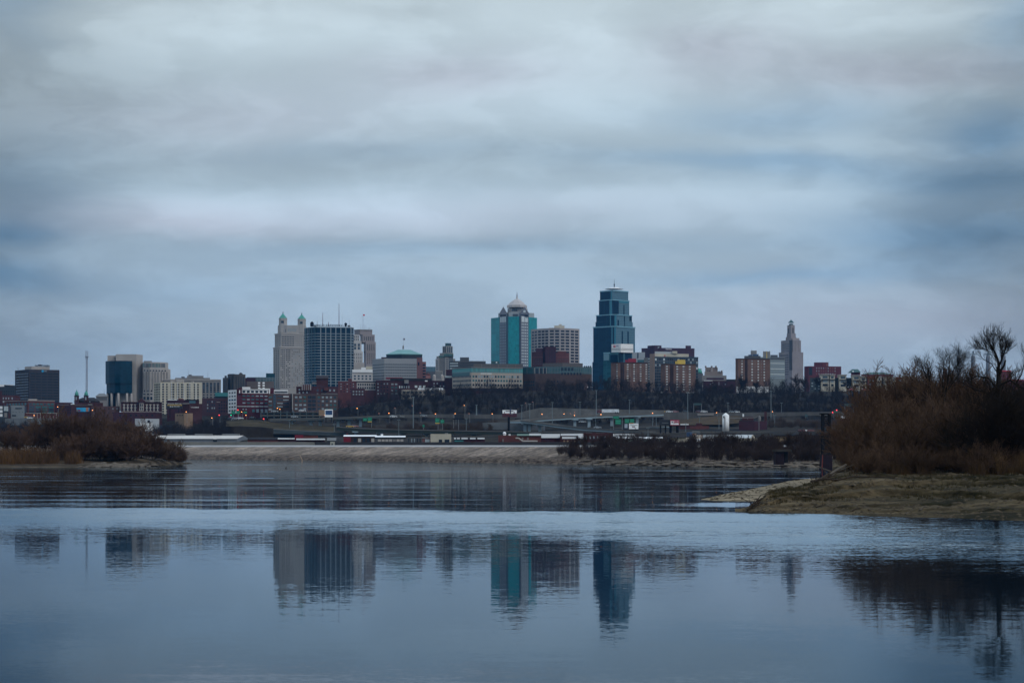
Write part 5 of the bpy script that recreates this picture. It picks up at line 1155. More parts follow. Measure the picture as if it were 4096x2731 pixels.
b.tier('crown_block', [(1993, 36), (2035, 14), (2078, 12), (2137, 32)], 1246, 1268, mat('pale_panel', (.30, .31, .32), .7, .1, .05), 26); b.panel('crown_glass', 2051, 2071, 1253, 1262, c_dgrey, .3)
b.tier('drum_base', [(2030, 30), (2046, 20), (2090, 20), (2110, 30)], 1228, 1248, MATS['pale_panel'], 20); b.panel('crown_glass', 2047, 2069, 1230, 1240, g_navy, .3)
xc, yc = X(2068, 2728), 2728
part('dome_roof', MB().lathe(xc, yc, [(X(2110, 2728) - xc, Z(1231, 2728)), (X(2110, 2728) - xc, Z(1222, 2728)), (X(2107, 2728) - xc, Z(1221, 2728)), (X(2092, 2728) - xc, Z(1207, 2728)), (X(2077, 2728) - xc, Z(1197, 2728)), (1.2, Z(1195, 2728)), (.9, Z(1188, 2728)), (.4, Z(1181, 2728)), (.1, Z(1168, 2728))], 8), pale, b.root)
part('spire', MB().tube((xc, yc, Z(1196, 2728)), (xc, yc, Z(1166, 2728)), 1.2, .1), mat('red_mast', (.1, .1, .1)), b.root)

b = Bld('curved_office', 'broad curved office with a grid of dark windows in pale frames', 2500)
b.tier('wall', [(2124, 30), (2150, 16), (2195, 2), (2240, 0), (2280, 6), (2318, 18)], 1312, 1640, mat('grey_precast', (.32, .29, .285), .85, .1, .05), 30)
for a, c, n_ in ((2126, 2149, 2), (2151, 2194, 3), (2197, 2239, 2), (2241, 2279, 1), (2281, 2315, 2)):
    b.wins(a, c, 1318, 1450, n_ if n_ != 1 else 2, 11, .76, .60, g_navy if False else g_dark)
b.wins(2126, 2314, 1452, 1453, 1, 1, .1, .1, g_dark, 'vent'); b.panel('parapet', 2196, 2239, 1311, 1316, MATS['grey_precast'], .4)
b.tier('penthouse', [(2217, 14), (2258, 14)], 1299, 1313, c_cream, 14); roof_boxes(b, [(2236, 2247, 1297, 1300, 16)], c_cream)
b = Bld('brick_cluster', 'group of dark red brick blocks in front of the curved office', 2150)
b.tier('wall', [(2127, 3), (2171, 0), (2172, 3)], 1406, 1640, b_dred, 20); b.panel('pale_course', 2128, 2170, 1428, 1429.5, c_pink, .3); b.wins(2130, 2168, 1432, 1460, 4, 3, .3, .4, c_dgrey); b.tier('roof_drum', [(2143, 4), (2171, 4)], 1392, 1407, b_mar, 10)
b.tier('middle_block', [(2171, 6), (2182, 0), (2224, 4)], 1386, 1640, b_mar, 22); b.wins(2184, 2222, 1396, 1450, 4, 6, .3, .4, g_dark)
b.tier('east_block', [(2224, 5), (2277, 7)], 1410, 1640, b_red, 18); b.panel('pale_course', 2228, 2276, 1427, 1428.5, c_pink, .3); b.wins(2228, 2274, 1432, 1452, 5, 2, .3, .5, c_dgrey); b.tier('roof_block', [(2230, 8), (2265, 8)], 1403, 1411, b_red, 8); b.panel('dark_opening', 2256, 2272, 1412, 1418, g_dark)
b = Bld('glass_brick_complex', 'low brown brick and green glass complex under the curved office', 1730)
b.tier('wall', [(2090, 10), (2140, 2), (2240, 0), (2331, 6), (2368, 12)], 1494, 1640, mat('brown_mix_brick', (.075, .052, .050), .9, .2, .1), 36)
b.wins(2094, 2138, 1520, 1545, 6, 2, .6, .55, g_navy); b.wins(2242, 2328, 1488, 1500, 7, 1, .5, .8, g_dark); b.wins(2190, 2236, 1518, 1548, 4, 2, .4, .5, g_dark)
b.tier('glass_storey', [(2090, 12), (2140, 4), (2240, 2), (2331, 8), (2368, 14)], 1466, 1494, curtain('sea_glass', (.025, .075, .085), (.06, .09, .10), 2.5, 4, .12, .5, .35), 30); b.wins(2242, 2296, 1469, 1483, 4, 1, .7, .9, g_dark, 'dark_bay')
for q in (2139, 2158, 2174, 2186): b.panel('pilaster', q - 1.2, q + 1.2, 1470, 1560, c_grey, .8)
b.wins(2140, 2186, 1470, 1500, 3, 1, .6, .9, g_dark, 'dark_bay')
b.tier('roof_screen', [(2170, 12), (2250, 6), (2331, 14)], 1450, 1467, mat('taupe_screen', (.1, .1, .1)), 18); roof_boxes(b, [(2336 + i * 8, 2341 + i * 8, 1463, 1468, 16) for i in range(4)], m_dst)

# tallest tower
b = Bld('stepped_glass_tower', 'tallest blue glass skyscraper stepping back to a white domed cap and spire', 2900)
gl_ = curtain('cobalt_glass', (.002, .026, .052), (.003, .036, .064), 3, 4, .12, .12, .10); gr_ = curtain('steel_blue_glass', (.030, .095, .140), (.095, .17, .21), 1.5, 2.6, .25, .25, .34)  # shade of the left faces is put into the first, darker glass colour
led = mat('silver_ledge', (.16, .34, .42), .35, .1, metal=.2); dk = mat('deep_blue_glass', (.002, .018, .038), .12, 0, spec=.12)
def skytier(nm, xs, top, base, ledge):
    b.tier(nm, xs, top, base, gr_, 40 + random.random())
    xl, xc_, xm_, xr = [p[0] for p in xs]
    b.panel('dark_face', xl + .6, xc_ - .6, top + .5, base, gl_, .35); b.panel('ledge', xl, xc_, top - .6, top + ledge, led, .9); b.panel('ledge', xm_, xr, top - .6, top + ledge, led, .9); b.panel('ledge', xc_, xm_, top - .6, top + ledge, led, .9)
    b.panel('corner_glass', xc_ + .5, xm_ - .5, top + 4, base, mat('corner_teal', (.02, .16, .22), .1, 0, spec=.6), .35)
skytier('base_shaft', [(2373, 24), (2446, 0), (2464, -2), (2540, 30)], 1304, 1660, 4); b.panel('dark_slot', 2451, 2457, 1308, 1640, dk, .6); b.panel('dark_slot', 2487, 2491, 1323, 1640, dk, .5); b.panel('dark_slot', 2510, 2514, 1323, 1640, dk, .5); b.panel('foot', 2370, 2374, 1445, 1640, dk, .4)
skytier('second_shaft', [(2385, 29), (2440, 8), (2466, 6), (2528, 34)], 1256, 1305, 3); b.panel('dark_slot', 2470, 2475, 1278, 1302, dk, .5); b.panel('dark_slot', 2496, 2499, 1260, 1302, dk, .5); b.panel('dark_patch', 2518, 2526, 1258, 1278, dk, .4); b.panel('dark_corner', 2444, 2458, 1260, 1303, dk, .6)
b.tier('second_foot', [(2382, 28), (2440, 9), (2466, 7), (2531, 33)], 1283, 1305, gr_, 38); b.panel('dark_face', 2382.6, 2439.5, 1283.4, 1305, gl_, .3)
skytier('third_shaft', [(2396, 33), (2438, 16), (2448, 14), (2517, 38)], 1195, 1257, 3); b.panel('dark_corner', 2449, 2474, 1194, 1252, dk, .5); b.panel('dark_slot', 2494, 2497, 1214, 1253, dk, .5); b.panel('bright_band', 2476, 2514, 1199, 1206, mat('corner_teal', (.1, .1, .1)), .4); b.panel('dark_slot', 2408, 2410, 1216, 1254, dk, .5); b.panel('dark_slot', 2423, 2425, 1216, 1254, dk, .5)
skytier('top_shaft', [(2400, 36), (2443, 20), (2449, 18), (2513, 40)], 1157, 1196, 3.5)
xc, yc = X(2457, 2955), 2955
part('white_cap', MB().lathe(xc, yc, [(24 / F * 2955 * 1.6, Z(1157, 2955)), (22 / F * 2955, Z(1153, 2955)), (17 / F * 2955, Z(1150.5, 2955)), (4 / F * 2955, Z(1149, 2955))], 14), mat('white_paint', (.1, .1, .1)), b.root, True)
part('spire', MB().tube((xc, yc, Z(1150, 2955)), (xc, yc, Z(1137, 2955)), .9, .6).tube((xc, yc, Z(1137, 2955)), (xc, yc, Z(1115, 2955)), .4, .12).ball((xc, yc, Z(1138, 2955)), 1.1), m_dst, b.root)

b = Bld('bank_building', 'teal glass building with a white box top bearing a red and blue bank sign', 2400)
b.tier('wall', [(2413, 10), (2472, 0), (2529, 10)], 1408, 1640, curtain('bank_glass', (.02, .085, .11), (.03, .11, .14), 3, 3.6, .08, .6, .15), 30); b.panel('dark_glass_bay', 2442, 2472, 1418, 1448, dk, .3); b.panel('dark_glass_bay', 2474, 2493, 1410, 1455, dk, .3); b.panel('dark_glass_bay', 2500, 2526, 1410, 1455, dk, .3); b.panel('pale_edge', 2414, 2440, 1408, 1412, led, .3); b.panel('striped_bay', 2415, 2436, 1413, 1440, mat('pale_blue_glass', (.14, .25, .30), .2, 0), .25)
b.tier('white_top', [(2446, 9), (2483, -1), (2533, 8)], 1375, 1409, mat('clean_white', (.78, .76, .74), .7, .06, .05), 24); b.panel('grey_stripe', 2446.5, 2482, 1393, 1394.5, c_grey, .2); b.panel('grey_stripe', 2484, 2532, 1393, 1394.5, c_grey, .2); b.panel('grey_stripe', 2446.5, 2482, 1398.5, 1400, c_grey, .2); b.panel('grey_stripe', 2484, 2532, 1398.5, 1400, c_grey, .2)
pq = b.at(2458, b.face(2458)); b.panel('shield', 2454, 2462, 1380, 1388, m_nred, .35)
text(b.root, 'us', 2458, 1384, b.at(2458, b.face(2458)).y - .55, 6, 4, m_white, -.68); text(b.root, 'bank', 2469, 1383, b.at(2469, b.face(2469)).y - .55, 12, 5, m_nblue, -.68)
b = Bld('pale_slab_office', 'pale stone office wing beside the bank building', 2450)
b.tier('wall', [(2529, 6), (2580, 4)], 1408, 1640, mat('cool_stone', (.34, .36, .38), .85, .08, .05), 24); b.panel('glass_slot', 2549, 2554, 1410, 1432, g_navy); b.panel('glass_band', 2550, 2576, 1438, 1448, g_teal)
b = Bld('hotel_tower', 'wide dark plum hotel with white lettering on its top', 2500)
hp = mat('plum_wall', (.058, .034, .050), .85, .12, .05)
b.tier('wall', [(2566, 10), (2640, 0), (2778, 14)], 1391, 1640, hp, 30); b.tier('west_step', [(2569, 11), (2592, 11)], 1392, 1400, hp, 10); b.tier('west_block', [(2590, 9), (2618, -1), (2646, 3)], 1381, 1430, hp, 16); b.panel('pale_window', 2631, 2637, 1386, 1394, g_pale); b.tier('east_block', [(2742, 10), (2764, 13)], 1380, 1400, hp, 10)
text(b.root, 'Marriott', 2675, 1396.5, 2501, 24, 6, m_white, .1)
b = Bld('glass_apartments', 'dark glass apartment slab with a tan blank end and scattered white curtains', 2000)
b.tier('wall', [(2577, 20), (2600, 8), (2618, 0), (2793, 10)], 1427, 1640, c_dgrey, 20); b.panel('blank_end', 2600.5, 2618, 1414, 1640, mat('tan_panel', (.26, .19, .155), .85, .1, .05), .5)
b.wins(2593, 2600, 1428, 1530, 1, 10, .95, .45, [g_lit, c_lime], 'balcony'); b.panel('side_wall', 2577, 2592, 1427, 1640, c_grey, .3)
b.wins(2619, 2792, 1431, 1546, 21, 10, .74, .68, [g_dark, g_navy, g_navy, g_dark, g_pale, g_lit, g_navy])
b.panel('roof_band', 2618, 2793, 1426, 1430, g_navy, .4); b.tier('penthouse', [(2620, 6), (2755, 12)], 1413, 1428, c_cream, 12); b.tier('penthouse_top', [(2619, 7), (2690, 11)], 1404, 1414, mat('cool_stone', (.1, .1, .1)), 8); roof_boxes(b, [(2690, 2709, 1404, 1414, 8)], c_cream); b.wins(2622, 2752, 1417, 1424, 9, 1, .18, .8, c_grey, 'vent'); part('red_door', MB().box(X(2659, 2004), X(2662, 2004), 2007, 2008.2, Z(1428, 2004), Z(1418, 2004)), m_nred, b.root)

def brick_slab(label, D, x0, xe, x1, top, base, cols, rows, box, m_box, nm='brick_tower', seedcol=None):
    b = Bld(nm, label, D, group='brown brick apartment slabs on the bluff')
    b.tier('wall', [(x0, 4), (xe, 0), (x1, 6)], top, 1660, b_brown, 22)
    b.panel('dark_recess', cols[1][0], cols[1][1], top + 2, base, b_dk, .3); b.wins(cols[1][0], cols[1][1], top + 6, base - 6, 2, rows, .3, .4, g_dark, 'stair_window', out=.45)  # raised dark strip with the shade of a recess put into its colour
    for a, c in cols[0] + cols[2]: b.wins(a, c, top + 4, base - 4, 1, rows, .9, .42, [g_lit, g_lit, g_pale])
    for q in cols[3]: b.wins(q - 1, q + 1, top + 4, base - 4, 1, rows, .8, .22, g_pale, 'small_vent')
    b.panel('parapet', x0 + .5, xe, top - .8, top + 1.5, b_dk, .4); b.panel('parapet', xe, x1, top - .8, top + 1.5, b_dk, .4)
    if box:
        b.tier('penthouse', [(box[0], 4), (box[2], 5)], box[3] + (box[4] - box[3]) * .3, box[4], m_box, 10); b.tier('penthouse_core', [(box[1], 3.5), (box[2] - .4, 4.5)], box[3], box[4], m_box, 8)
    return b
yb_ = mat('yellow_block', (.58, .40, .07), .7, .1); rb_ = mat('crimson_block', (.22, .012, .03), .7, .15)
b = brick_slab('brown brick slab with a crimson box on its roof', 1830, 2444, 2470, 2590, 1449, 1530, ([(2465, 2471)], (2482, 2497), [(2507, 2514), (2533, 2540), (2559, 2566), (2582, 2588)], [2521, 2546]), 8, (2501, 2513, 2545, 1433, 1449), rb_)
b = brick_slab('brown brick slab with a yellow box on its roof', 1790, 2643, 2660, 2783, 1456, 1566, ([(2664, 2671)], (2680, 2694), [(2705, 2713), (2730, 2738), (2755, 2763)], [2719, 2743]), 10, (2701, 2709, 2741, 1438, 1456), yb_)
b.panel('white_base', 2643, 2660, 1566, 1584, c_white, .5); b.panel('white_base', 2660, 2783, 1566, 1584, c_white, .5); b.wins(2782, 2784, 1462, 1540, 1, 9, .9, .4, g_lit, 'edge_window') if False else None
b = brick_slab('brown brick slab with blue tanks on its roof beside the grey office', 1800, 2942, 2952, 3080, 1434, 1530, ([(2965, 2971)], (2980, 2990), [(3005, 3012), (3030, 3036), (3054, 3060)], [3020, 3046]), 8, None, None)
b.tier('penthouse', [(2977, 5), (3042, 6)], 1422, 1435, c_dgrey, 10); roof_boxes(b, [(2996, 3010, 1418, 1424, 8), (3014, 3034, 1416, 1424, 9)], mat('blue_tank', (.03, .07, .15), .6, .2)); roof_boxes(b, [(3006, 3027, 1402, 1418, 12)], c_grey); b.mast('antenna', 3006, 1397, 1420, .16, m_mast); b.mast('antenna', 3034, 1413, 1424, .12, m_mast)
b.panel('yellow_mural', 3079, 3082, 1470, 1500, yb_, .2) if False else None
b = Bld('grey_ribbon_office', 'grey green office with rows of ribbon windows before the stone skyscraper', 2250)
b.tier('wall', [(3036, 0), (3081, -2), (3140, 6)], 1428, 1640, mat('sage_panel', (.16, .185, .19), .8, .1, .05), 30)
for i in range(10): y = 1444 + i * 7.3; b.panel('window_band', 3082, 3138, y, y + 3.2, g_lit if i % 3 == 1 else g_pale, .15)
b.panel('louvre_band', 3082, 3138, 1430, 1437, c_dgrey, .2); b.tier('penthouse', [(3052, 8), (3081, 8)], 1404, 1428, c_grey, 12); b.tier('roof_house', [(3082, 8), (3111, 8)], 1418, 1429, c_dgrey, 10); b.mast('antenna', 3054, 1400, 1406, .15, m_mast); b.mast('antenna', 3078, 1400, 1406, .15, m_mast); b.mast('antenna', 3067, 1403, 1432, .5, yb_, 2246)

# stone skyscraper with pointed lantern
b = Bld('stone_skyscraper', 'mauve stone art deco skyscraper tapering to a dark pointed lantern', 3000)
ps = mat('dusky_stone', (.25, .225, .23), .9, .16, .04); ps2 = mat('dusky_stone_sunlit', (.31, .275, .275), .9, .12, .04)  # second tone repeats the stone lighter: sun on right faces put into colour
b.tier('lower_shaft', [(3115, 26), (3168, 0), (3213, 16)], 1407, 1660, ps, 40); b.wins(3118, 3154, 1415, 1500, 8, 9, .45, .55, g_dark, 'lower_window'); b.panel('dark_recess', 3158, 3169, 1360, 1480, c_dgrey, .5)  # raised grey strip; the shade of the recess is put into its colour
b.tier('main_shaft', [(3124, 28), (3160, 4), (3172, 2), (3204, 18)], 1359, 1407, ps, 34); b.wins(3127, 3156, 1371, 1406, 6, 5, .45, .55, g_dark); b.panel('dark_recess', 3159, 3170, 1362, 1407, c_dgrey, .4); b.piers(3174, 3203, 1360, 1406, 5, 1.2, ps2, 'pilaster', .6)
b.tier('east_shoulder', [(3170, 6), (3198, 14)], 1350, 1360, ps2, 22); b.tier('neck', [(3143, 22), (3164, 8), (3185, 16)], 1345, 1360, ps, 22); b.piers(3172, 3212, 1408, 1500, 6, 1.2, ps2, 'pilaster', .6)
b.tier('upper_stage', [(3147, 22), (3164, 10), (3183, 18)], 1331, 1346, ps, 18); b.tier('lantern_shaft', [(3149, 24), (3164, 13), (3179, 20)], 1297, 1332, ps, 14); b.panel('dark_slot', 3151, 3156, 1310, 1330, c_dgrey, .3); b.panel('dark_slot', 3169, 3174, 1309, 1332, c_dgrey, .3)
b.tier('lantern', [(3156, 24), (3164, 18), (3173, 22)], 1291, 1298, m_dcop, 9); xc, yc = X(3164, 3024), 3024
part('pointed_cap', MB().prism([(xc - 4, yc - 4), (xc + 4, yc - 4), (xc + 4, yc + 4), (xc - 4, yc + 4)], Z(1291, 3024), Z(1289, 3024)).cone([(xc - 3.6, yc - 3.6), (xc + 3.6, yc - 3.6), (xc + 3.6, yc + 3.6), (xc - 3.6, yc + 3.6)], Z(1289, 3024), (xc, yc, Z(1278, 3024))), m_dcop, b.root)

b = Bld('castle_like_building', 'tan castle like school building with notched towers', 2300)
tb = mat('castle_stone', (.20, .165, .15), .9, .15, .06)
b.tier('wall', [(2818, 0), (2891, 5)], 1486, 1640, tb, 26); b.tier('keep', [(2821, 6), (2871, 8)], 1468, 1488, tb, 14); roof_boxes(b, [(2821, 2826, 1463, 1469, 6), (2845, 2850, 1463, 1469, 6), (2862, 2867, 1463, 1469, 6), (2868, 2871, 1471, 1476, 6), (2885, 2890, 1481, 1487, 2), (2876, 2879, 1483, 1487, 2)], tb); b.panel('buttress', 2845, 2850, 1468, 1500, c_lime, .5); b.wins(2828, 2842, 1478, 1490, 2, 1, .3, .8, g_dark); b.wins(2852, 2868, 1490, 1500, 2, 1, .5, .9, g_pale, 'hall_window'); b.tier('low_wing', [(2808, -10), (2906, -6)], 1502, 1640, c_grey, 10); b.panel('brick_band', 2826, 2895, 1512, 1519, b_mar, .2)
b = Bld('domed_church', 'small church with a round teal dome peeking past the apartment slab', 2400, 'church')
b.tier('wall', [(2792, 0), (2812, 3)], 1493, 1640, c_dgrey, 16); part('dome', MB().lathe(X(2796, 2410), 2410, [(4.2, Z(1493, 2410)), (3.9, Z(1486, 2410)), (2.8, Z(1479, 2410)), (1.3, Z(1475, 2410)), (.2, Z(1473, 2410))], 14), m_cop, b.root, True); b.tier('grey_block', [(2793, 20), (2806, 22)], 1471, 1493, c_grey, 10)
b = Bld('row_house', 'low dark brick row houses with small windows among the bluff trees', 1950)
b.tier('wall', [(2812, 0), (2942, 5)], 1522, 1640, b_mar, 18); b.panel('white_eave', 2815, 2850, 1521, 1523, c_white, .3); b.wins(2838, 2905, 1526, 1540, 8, 2, .35, .5, [g_pale, g_dark]); b.panel('dark_roof', 2906, 2942, 1516, 1523, m_droof, .4)
b = Bld('white_garage', 'white garage wall behind the big bare tree under the blue tanked slab', 1700)
b.tier('wall', [(2946, 0), (3076, 4)], 1545, 1640, c_white, 14); b.panel('upper_wall', 2950, 2985, 1545, 1560, c_grey, .2)
b = Bld('red_block', 'square red brick building with a raised centre and dark glass corner', 2000)
rr = mat('rust_red_wall', (.100, .034, .045), .85, .12, .06)
b.tier('wall', [(3217, 8), (3234, 0), (3365, 8)], 1464, 1640, rr, 28); b.panel('glass_corner', 3236, 3249, 1468, 1500, g_dark); b.wins(3262, 3345, 1466, 1500, 9, 3, .32, .5, [g_pale, c_pink]); b.tier('penthouse', [(3256, 6), (3290, 4), (3314, 7)], 1448, 1465, rr, 14); b.panel('pale_sign', 3304, 3312, 1454, 1462, c_pink, .2)
b.mast('antenna', 3305, 1443, 1450, .15, m_mast); b.mast('antenna', 3313, 1443, 1450, .15, m_mast)

b = Bld('terraced_apartments', 'long cream and dark terraced apartment complex along the bluff edge', 1720)
b.tier('wall', [(3239, 0), (3668, 10)], 1510, 1640, mat('dark_teal_wall', (.028, .040, .046), .8, .2, .08), 26)
for x0, x1, y0 in ((3284, 3314, 1496), (3318, 3338, 1497), (3356, 3384, 1498), (3410, 3438, 1500), (3440, 3463, 1504), (3508, 3524, 1505), (3540, 3562, 1506), (3566, 3580, 1508)):
    D = 1719; part('cream_bay', MB().box(X(x0, D), X(x1, D), D - 2, D + 8, Z(1570 if x0 < 3400 else 1568, D), Z(y0 + 3, D)), c_cream, b.root)
    part('bay_roof', MB().prism([(X(x0 - 2, D), D - 3), (X(x1 + 2, D), D - 3), (X(x1 + 2, D), D + 8), (X(x0 - 2, D), D + 8)], Z(y0 + 3, D) + .02, Z(y0, D)), c_lime, b.root)
    part('bay_window', MB().box(X(x0 + 5, D), X(x1 - 5, D), D - 2.2, D - 1.9, Z(y0 + 16, D), Z(y0 + 8, D)), g_navy, b.root)
    for k in range(2): part('balcony_window', MB().box(X(x0 + 5, D), X(x1 - 5, D), D - 2.2, D - 1.9, Z(y0 + 33 + k * 15, D), Z(y0 + 24 + k * 15, D)), g_pale if k == 0 else g_dark, b.root)
    part('balcony', MB().box(X(x0, D), X(x1, D), D - 3.4, D - 2.02, Z(y0 + 23, D), Z(y0 + 20, D)), g_dark, b.root)
for x0, x1 in ((3470, 3500), (3583, 3606)): b.panel('rust_bay', x0, x1, 1506, 1580, mat('rust_wall', (.22, .07, .045), .85, .15, .06), 1.2); b.wins(x0 + 2, x1 - 2, 1512, 1575, 2, 4, .5, .5, g_pale, out=1.5)
b.wins(3242, 3282, 1516, 1560, 3, 4, .5, .35, [g_pale, g_dark], 'plain_window'); b.wins(3386, 3408, 1516, 1565, 2, 4, .5, .35, [g_lit, g_dark], 'plain_window'); b.wins(3610, 3664, 1514, 1540, 5, 2, .5, .5, [c_cream, g_navy], 'plain_window'); b.tier('east_wing', [(3606, 2), (3668, 6)], 1503, 1640, mat('sand_wall', (.24, .20, .15), .85, .1), 18)
b = Bld('green_roofed_hall', 'long red hall with a dark green metal roof behind the terraced apartments', 1800)
b.tier('wall', [(3445, 0), (3574, 6)], 1497, 1640, rr, 22); b.hip('roof', m_dcop, 11, .2); b.mast('flagpole', 3530, 1465, 1490, .12, m_mast)
b = Bld('clock_house', 'small red house with a dark green pitched roof and round white window', 1800)
b.tier('wall', [(3404, 0), (3441, 3)], 1488, 1640, rr, 12); Dq = 1800; za, zb = Z(1488.5, Dq), Z(1475, Dq)
part('roof', MB().prism([(X(3402, Dq), Dq - 1), (X(3443, Dq), Dq - 1), (X(3443, Dq), Dq + 16), (X(3402, Dq), Dq + 16)], za, zb, [(X(3414, Dq), Dq + 6), (X(3436, Dq), Dq + 6), (X(3436, Dq), Dq + 8), (X(3414, Dq), Dq + 8)]), m_dcop, b.root)
part('round_window', MB().ball(P(3412, 1486, Dq), .8), c_white, b.root)
for q, lab in ((3407, 'small brick gazebo with a pointed red roof on the stone wall, nearer the big trees'), (3458, 'small brick gazebo with a pointed red roof on the stone wall, nearer the rust bay')):
    D = 1650; t = thing('gazebo', lab, 'gazebo', P(q, 1575, D), 'red roofed gazebos')
    for s_ in (-1, 1):
        for e_ in (0, 4.2): part('post', MB().box(X(q, D) + s_ * 2.1 - .45, X(q, D) + s_ * 2.1 + .45, D + e_ - .4, D + e_ + .4, Z(1590, D), Z(1560, D)), b_tan, t)
    part('roof', MB().cone([(X(q, D) - 3, D - 1), (X(q, D) + 3, D - 1), (X(q, D) + 3, D + 5.2), (X(q, D) - 3, D + 5.2)], Z(1560, D), (X(q, D), D + 2.1, Z(1551, D))), mat('brick_red_roof', (.22, .05, .045), .8, .1), t)
    part('low_wall', MB().box(X(q, D) - 2.6, X(q, D) + 2.6, D + 4.7, D + 5, Z(1590, D), Z(1568, D)), b_mar, t)
t = thing('stone_wall', 'pale rock retaining wall under the terraced apartments', 'wall', P(3400, 1590, 1640))
part('wall_face', MB().prism([(X(3312, 1640), 1640), (X(3440, 1640), 1642), (X(3560, 1640), 1646), (X(3560, 1640), 1650), (X(3312, 1640), 1644)], Z(1610, 1640), Z(1572, 1640)), mat('rock_wall', (.17, .165, .155), .95, .35, .4), t)

# convention hall pylons
def pylon(px, label, kind, y_top):
    D = 2800; t = thing('pylon', label, 'pylon', P(px, 1560, D), 'tall concrete pylons with metal sculptures'); x = X(px, D); k = D / F
    part('shaft', MB().lathe(x, D, [(9.4 * k, Z(1600, D)), (9 * k, Z(y_top + 10, D)), (8.3 * k, Z(y_top + 4, D)), (6.5 * k, Z(y_top, D)), (3 * k, Z(y_top - 3, D))], 14), mat('pylon_concrete', (.19, .205, .23), .9, .12, .03), t, True)
    part('cross_beam', MB().box(x - 17 * k, x + 17 * k, D - .7, D + .7, Z(y_top - 4, D), Z(y_top - 6, D)), m_dst if kind else m_steel, t)
    mb = MB()
    if kind == 0:
        mb.cyl(x, D, 4 * k, Z(y_top - 4, D), Z(y_top - 25, D), 8, 3 * k)
        for i in range(6): mb.box(x - 13 * k, x + 13 * k, D - .4, D + .4, Z(y_top - 13 - i * 2.8, D), Z(y_top - 14 - i * 2.8, D))
        mb.ball((x, D, Z(y_top - 31, D)), 2 * k); mb.tube((x, D, Z(y_top - 25, D)), (x, D, Z(y_top - 34, D)), 1.1 * k)
    elif kind == 1: mb.lathe(x, D, [(3 * k, Z(y_top - 4, D)), (2 * k, Z(y_top - 9, D)), (4.6 * k, Z(y_top - 17, D)), (1, Z(y_top - 18, D))], 10)
    else: mb.lathe(x, D, [(5 * k, Z(y_top - 2, D)), (4 * k, Z(y_top - 7, D)), (1.5 * k, Z(y_top - 13, D)), (.2, Z(y_top - 18, D))], 10)
    part('sculpture', mb, mat('sculpture_steel', (.10, .15, .19), .4, 0, metal=.4), t)
pylon(3835, 'pylon with a ringed metal mast, over the forked tree', 0, 1424)
pylon(3893, 'pylon with a flared cup on top, beside the ringed one', 1, 1422)
pylon(3953, 'pylon seen through the fan of the round crowned tree, on the cup side', 2, 1422)
pylon(4014, 'pylon behind the upper trunk of the round crowned tree', 2, 1418)
b = Bld('dark_stack', 'short dark red stack rising behind the forked tree', 1900, 'chimney'); b.tier('shaft', [3773, 3788], 1476, 1640, b_dred, 4); b.tier('neighbour_stack', [(3806, 2), (3814, 2)], 1482, 1640, b_dk, 3)
b = Bld('red_building', 'red building end glimpsed behind the trunk of the round crowned tree', 1850)
b.tier('wall', [(4005, 0), (4045, 4)], 1482, 1640, rr, 16); b.panel('cornice', 4006, 4044, 1481, 1485, m_nred, .5); b.tier('long_wing', [(4045, 4), (4140, 8)], 1518, 1640, rr, 12); b.panel('rail', 4046, 4139, 1517, 1519, m_nred, .4)
# ------------------------------------------------------------------ flood wall and the strip behind it
def ribbon(name, pts, thick, parent, m):
    """standing slab along a line of (px, y_top, y_bottom, D)"""
    mb = MB(); n = len(pts)
    for px, yt, yb, D in pts:
        a, b = P(px, yt, D), P(px, yb, D); mb.v += [a, b, b + V((0, thick, 0)), a + V((0, thick, 0))]
    for i in range(n - 1):
        k = i * 4
        for j in range(4): mb.f.append((k + j, k + (j + 1) % 4, k + 4 + (j + 1) % 4, k + 4 + j))
    mb.f += [(3, 2, 1, 0), tuple(4 * (n - 1) + j for j in range(4))]
    return part(name, mb, m, parent)
wt = lambda px: Dc(px) + 13.5
t = thing('flood_wall', 'long concrete flood wall on the levee, pale towards the shed and dark beyond it', 'wall', P(1300, 1780, wt(1300)))
ribbon('pale_section', [(px, 1767, 1783, wt(px)) for px in range(-400, 1261, 60)] + [(1258, 1768, 1783, wt(1258))], 1.0, t, mat('pale_wall', (.24, .22, .19), .9, .15, .08))
ribbon('dark_section', [(px, 1767.5, 1783, wt(px)) for px in [1260, 1290, 1320]] , 1.0, t, mat('dark_wall', (.06, .057, .06), .9, .2, .08)); ribbon('dark_section', [(px, 1767.5, 1784, wt(px)) for px in [1340] + list(range(1400, 4401, 100))], 1.0, t, MATS['dark_wall'])
g = ribbon('gate_frame', [(1321, 1766, 1783, wt(1321) - .4), (1339, 1766, 1783, wt(1339) - .4)], 1.2, t, c_cream); D = wt(1330)
part('gate_opening', MB().box(X(1327, D), X(1332.5, D), D - .6, D, Z(1781, D), Z(1772, D)), g_dark, g)

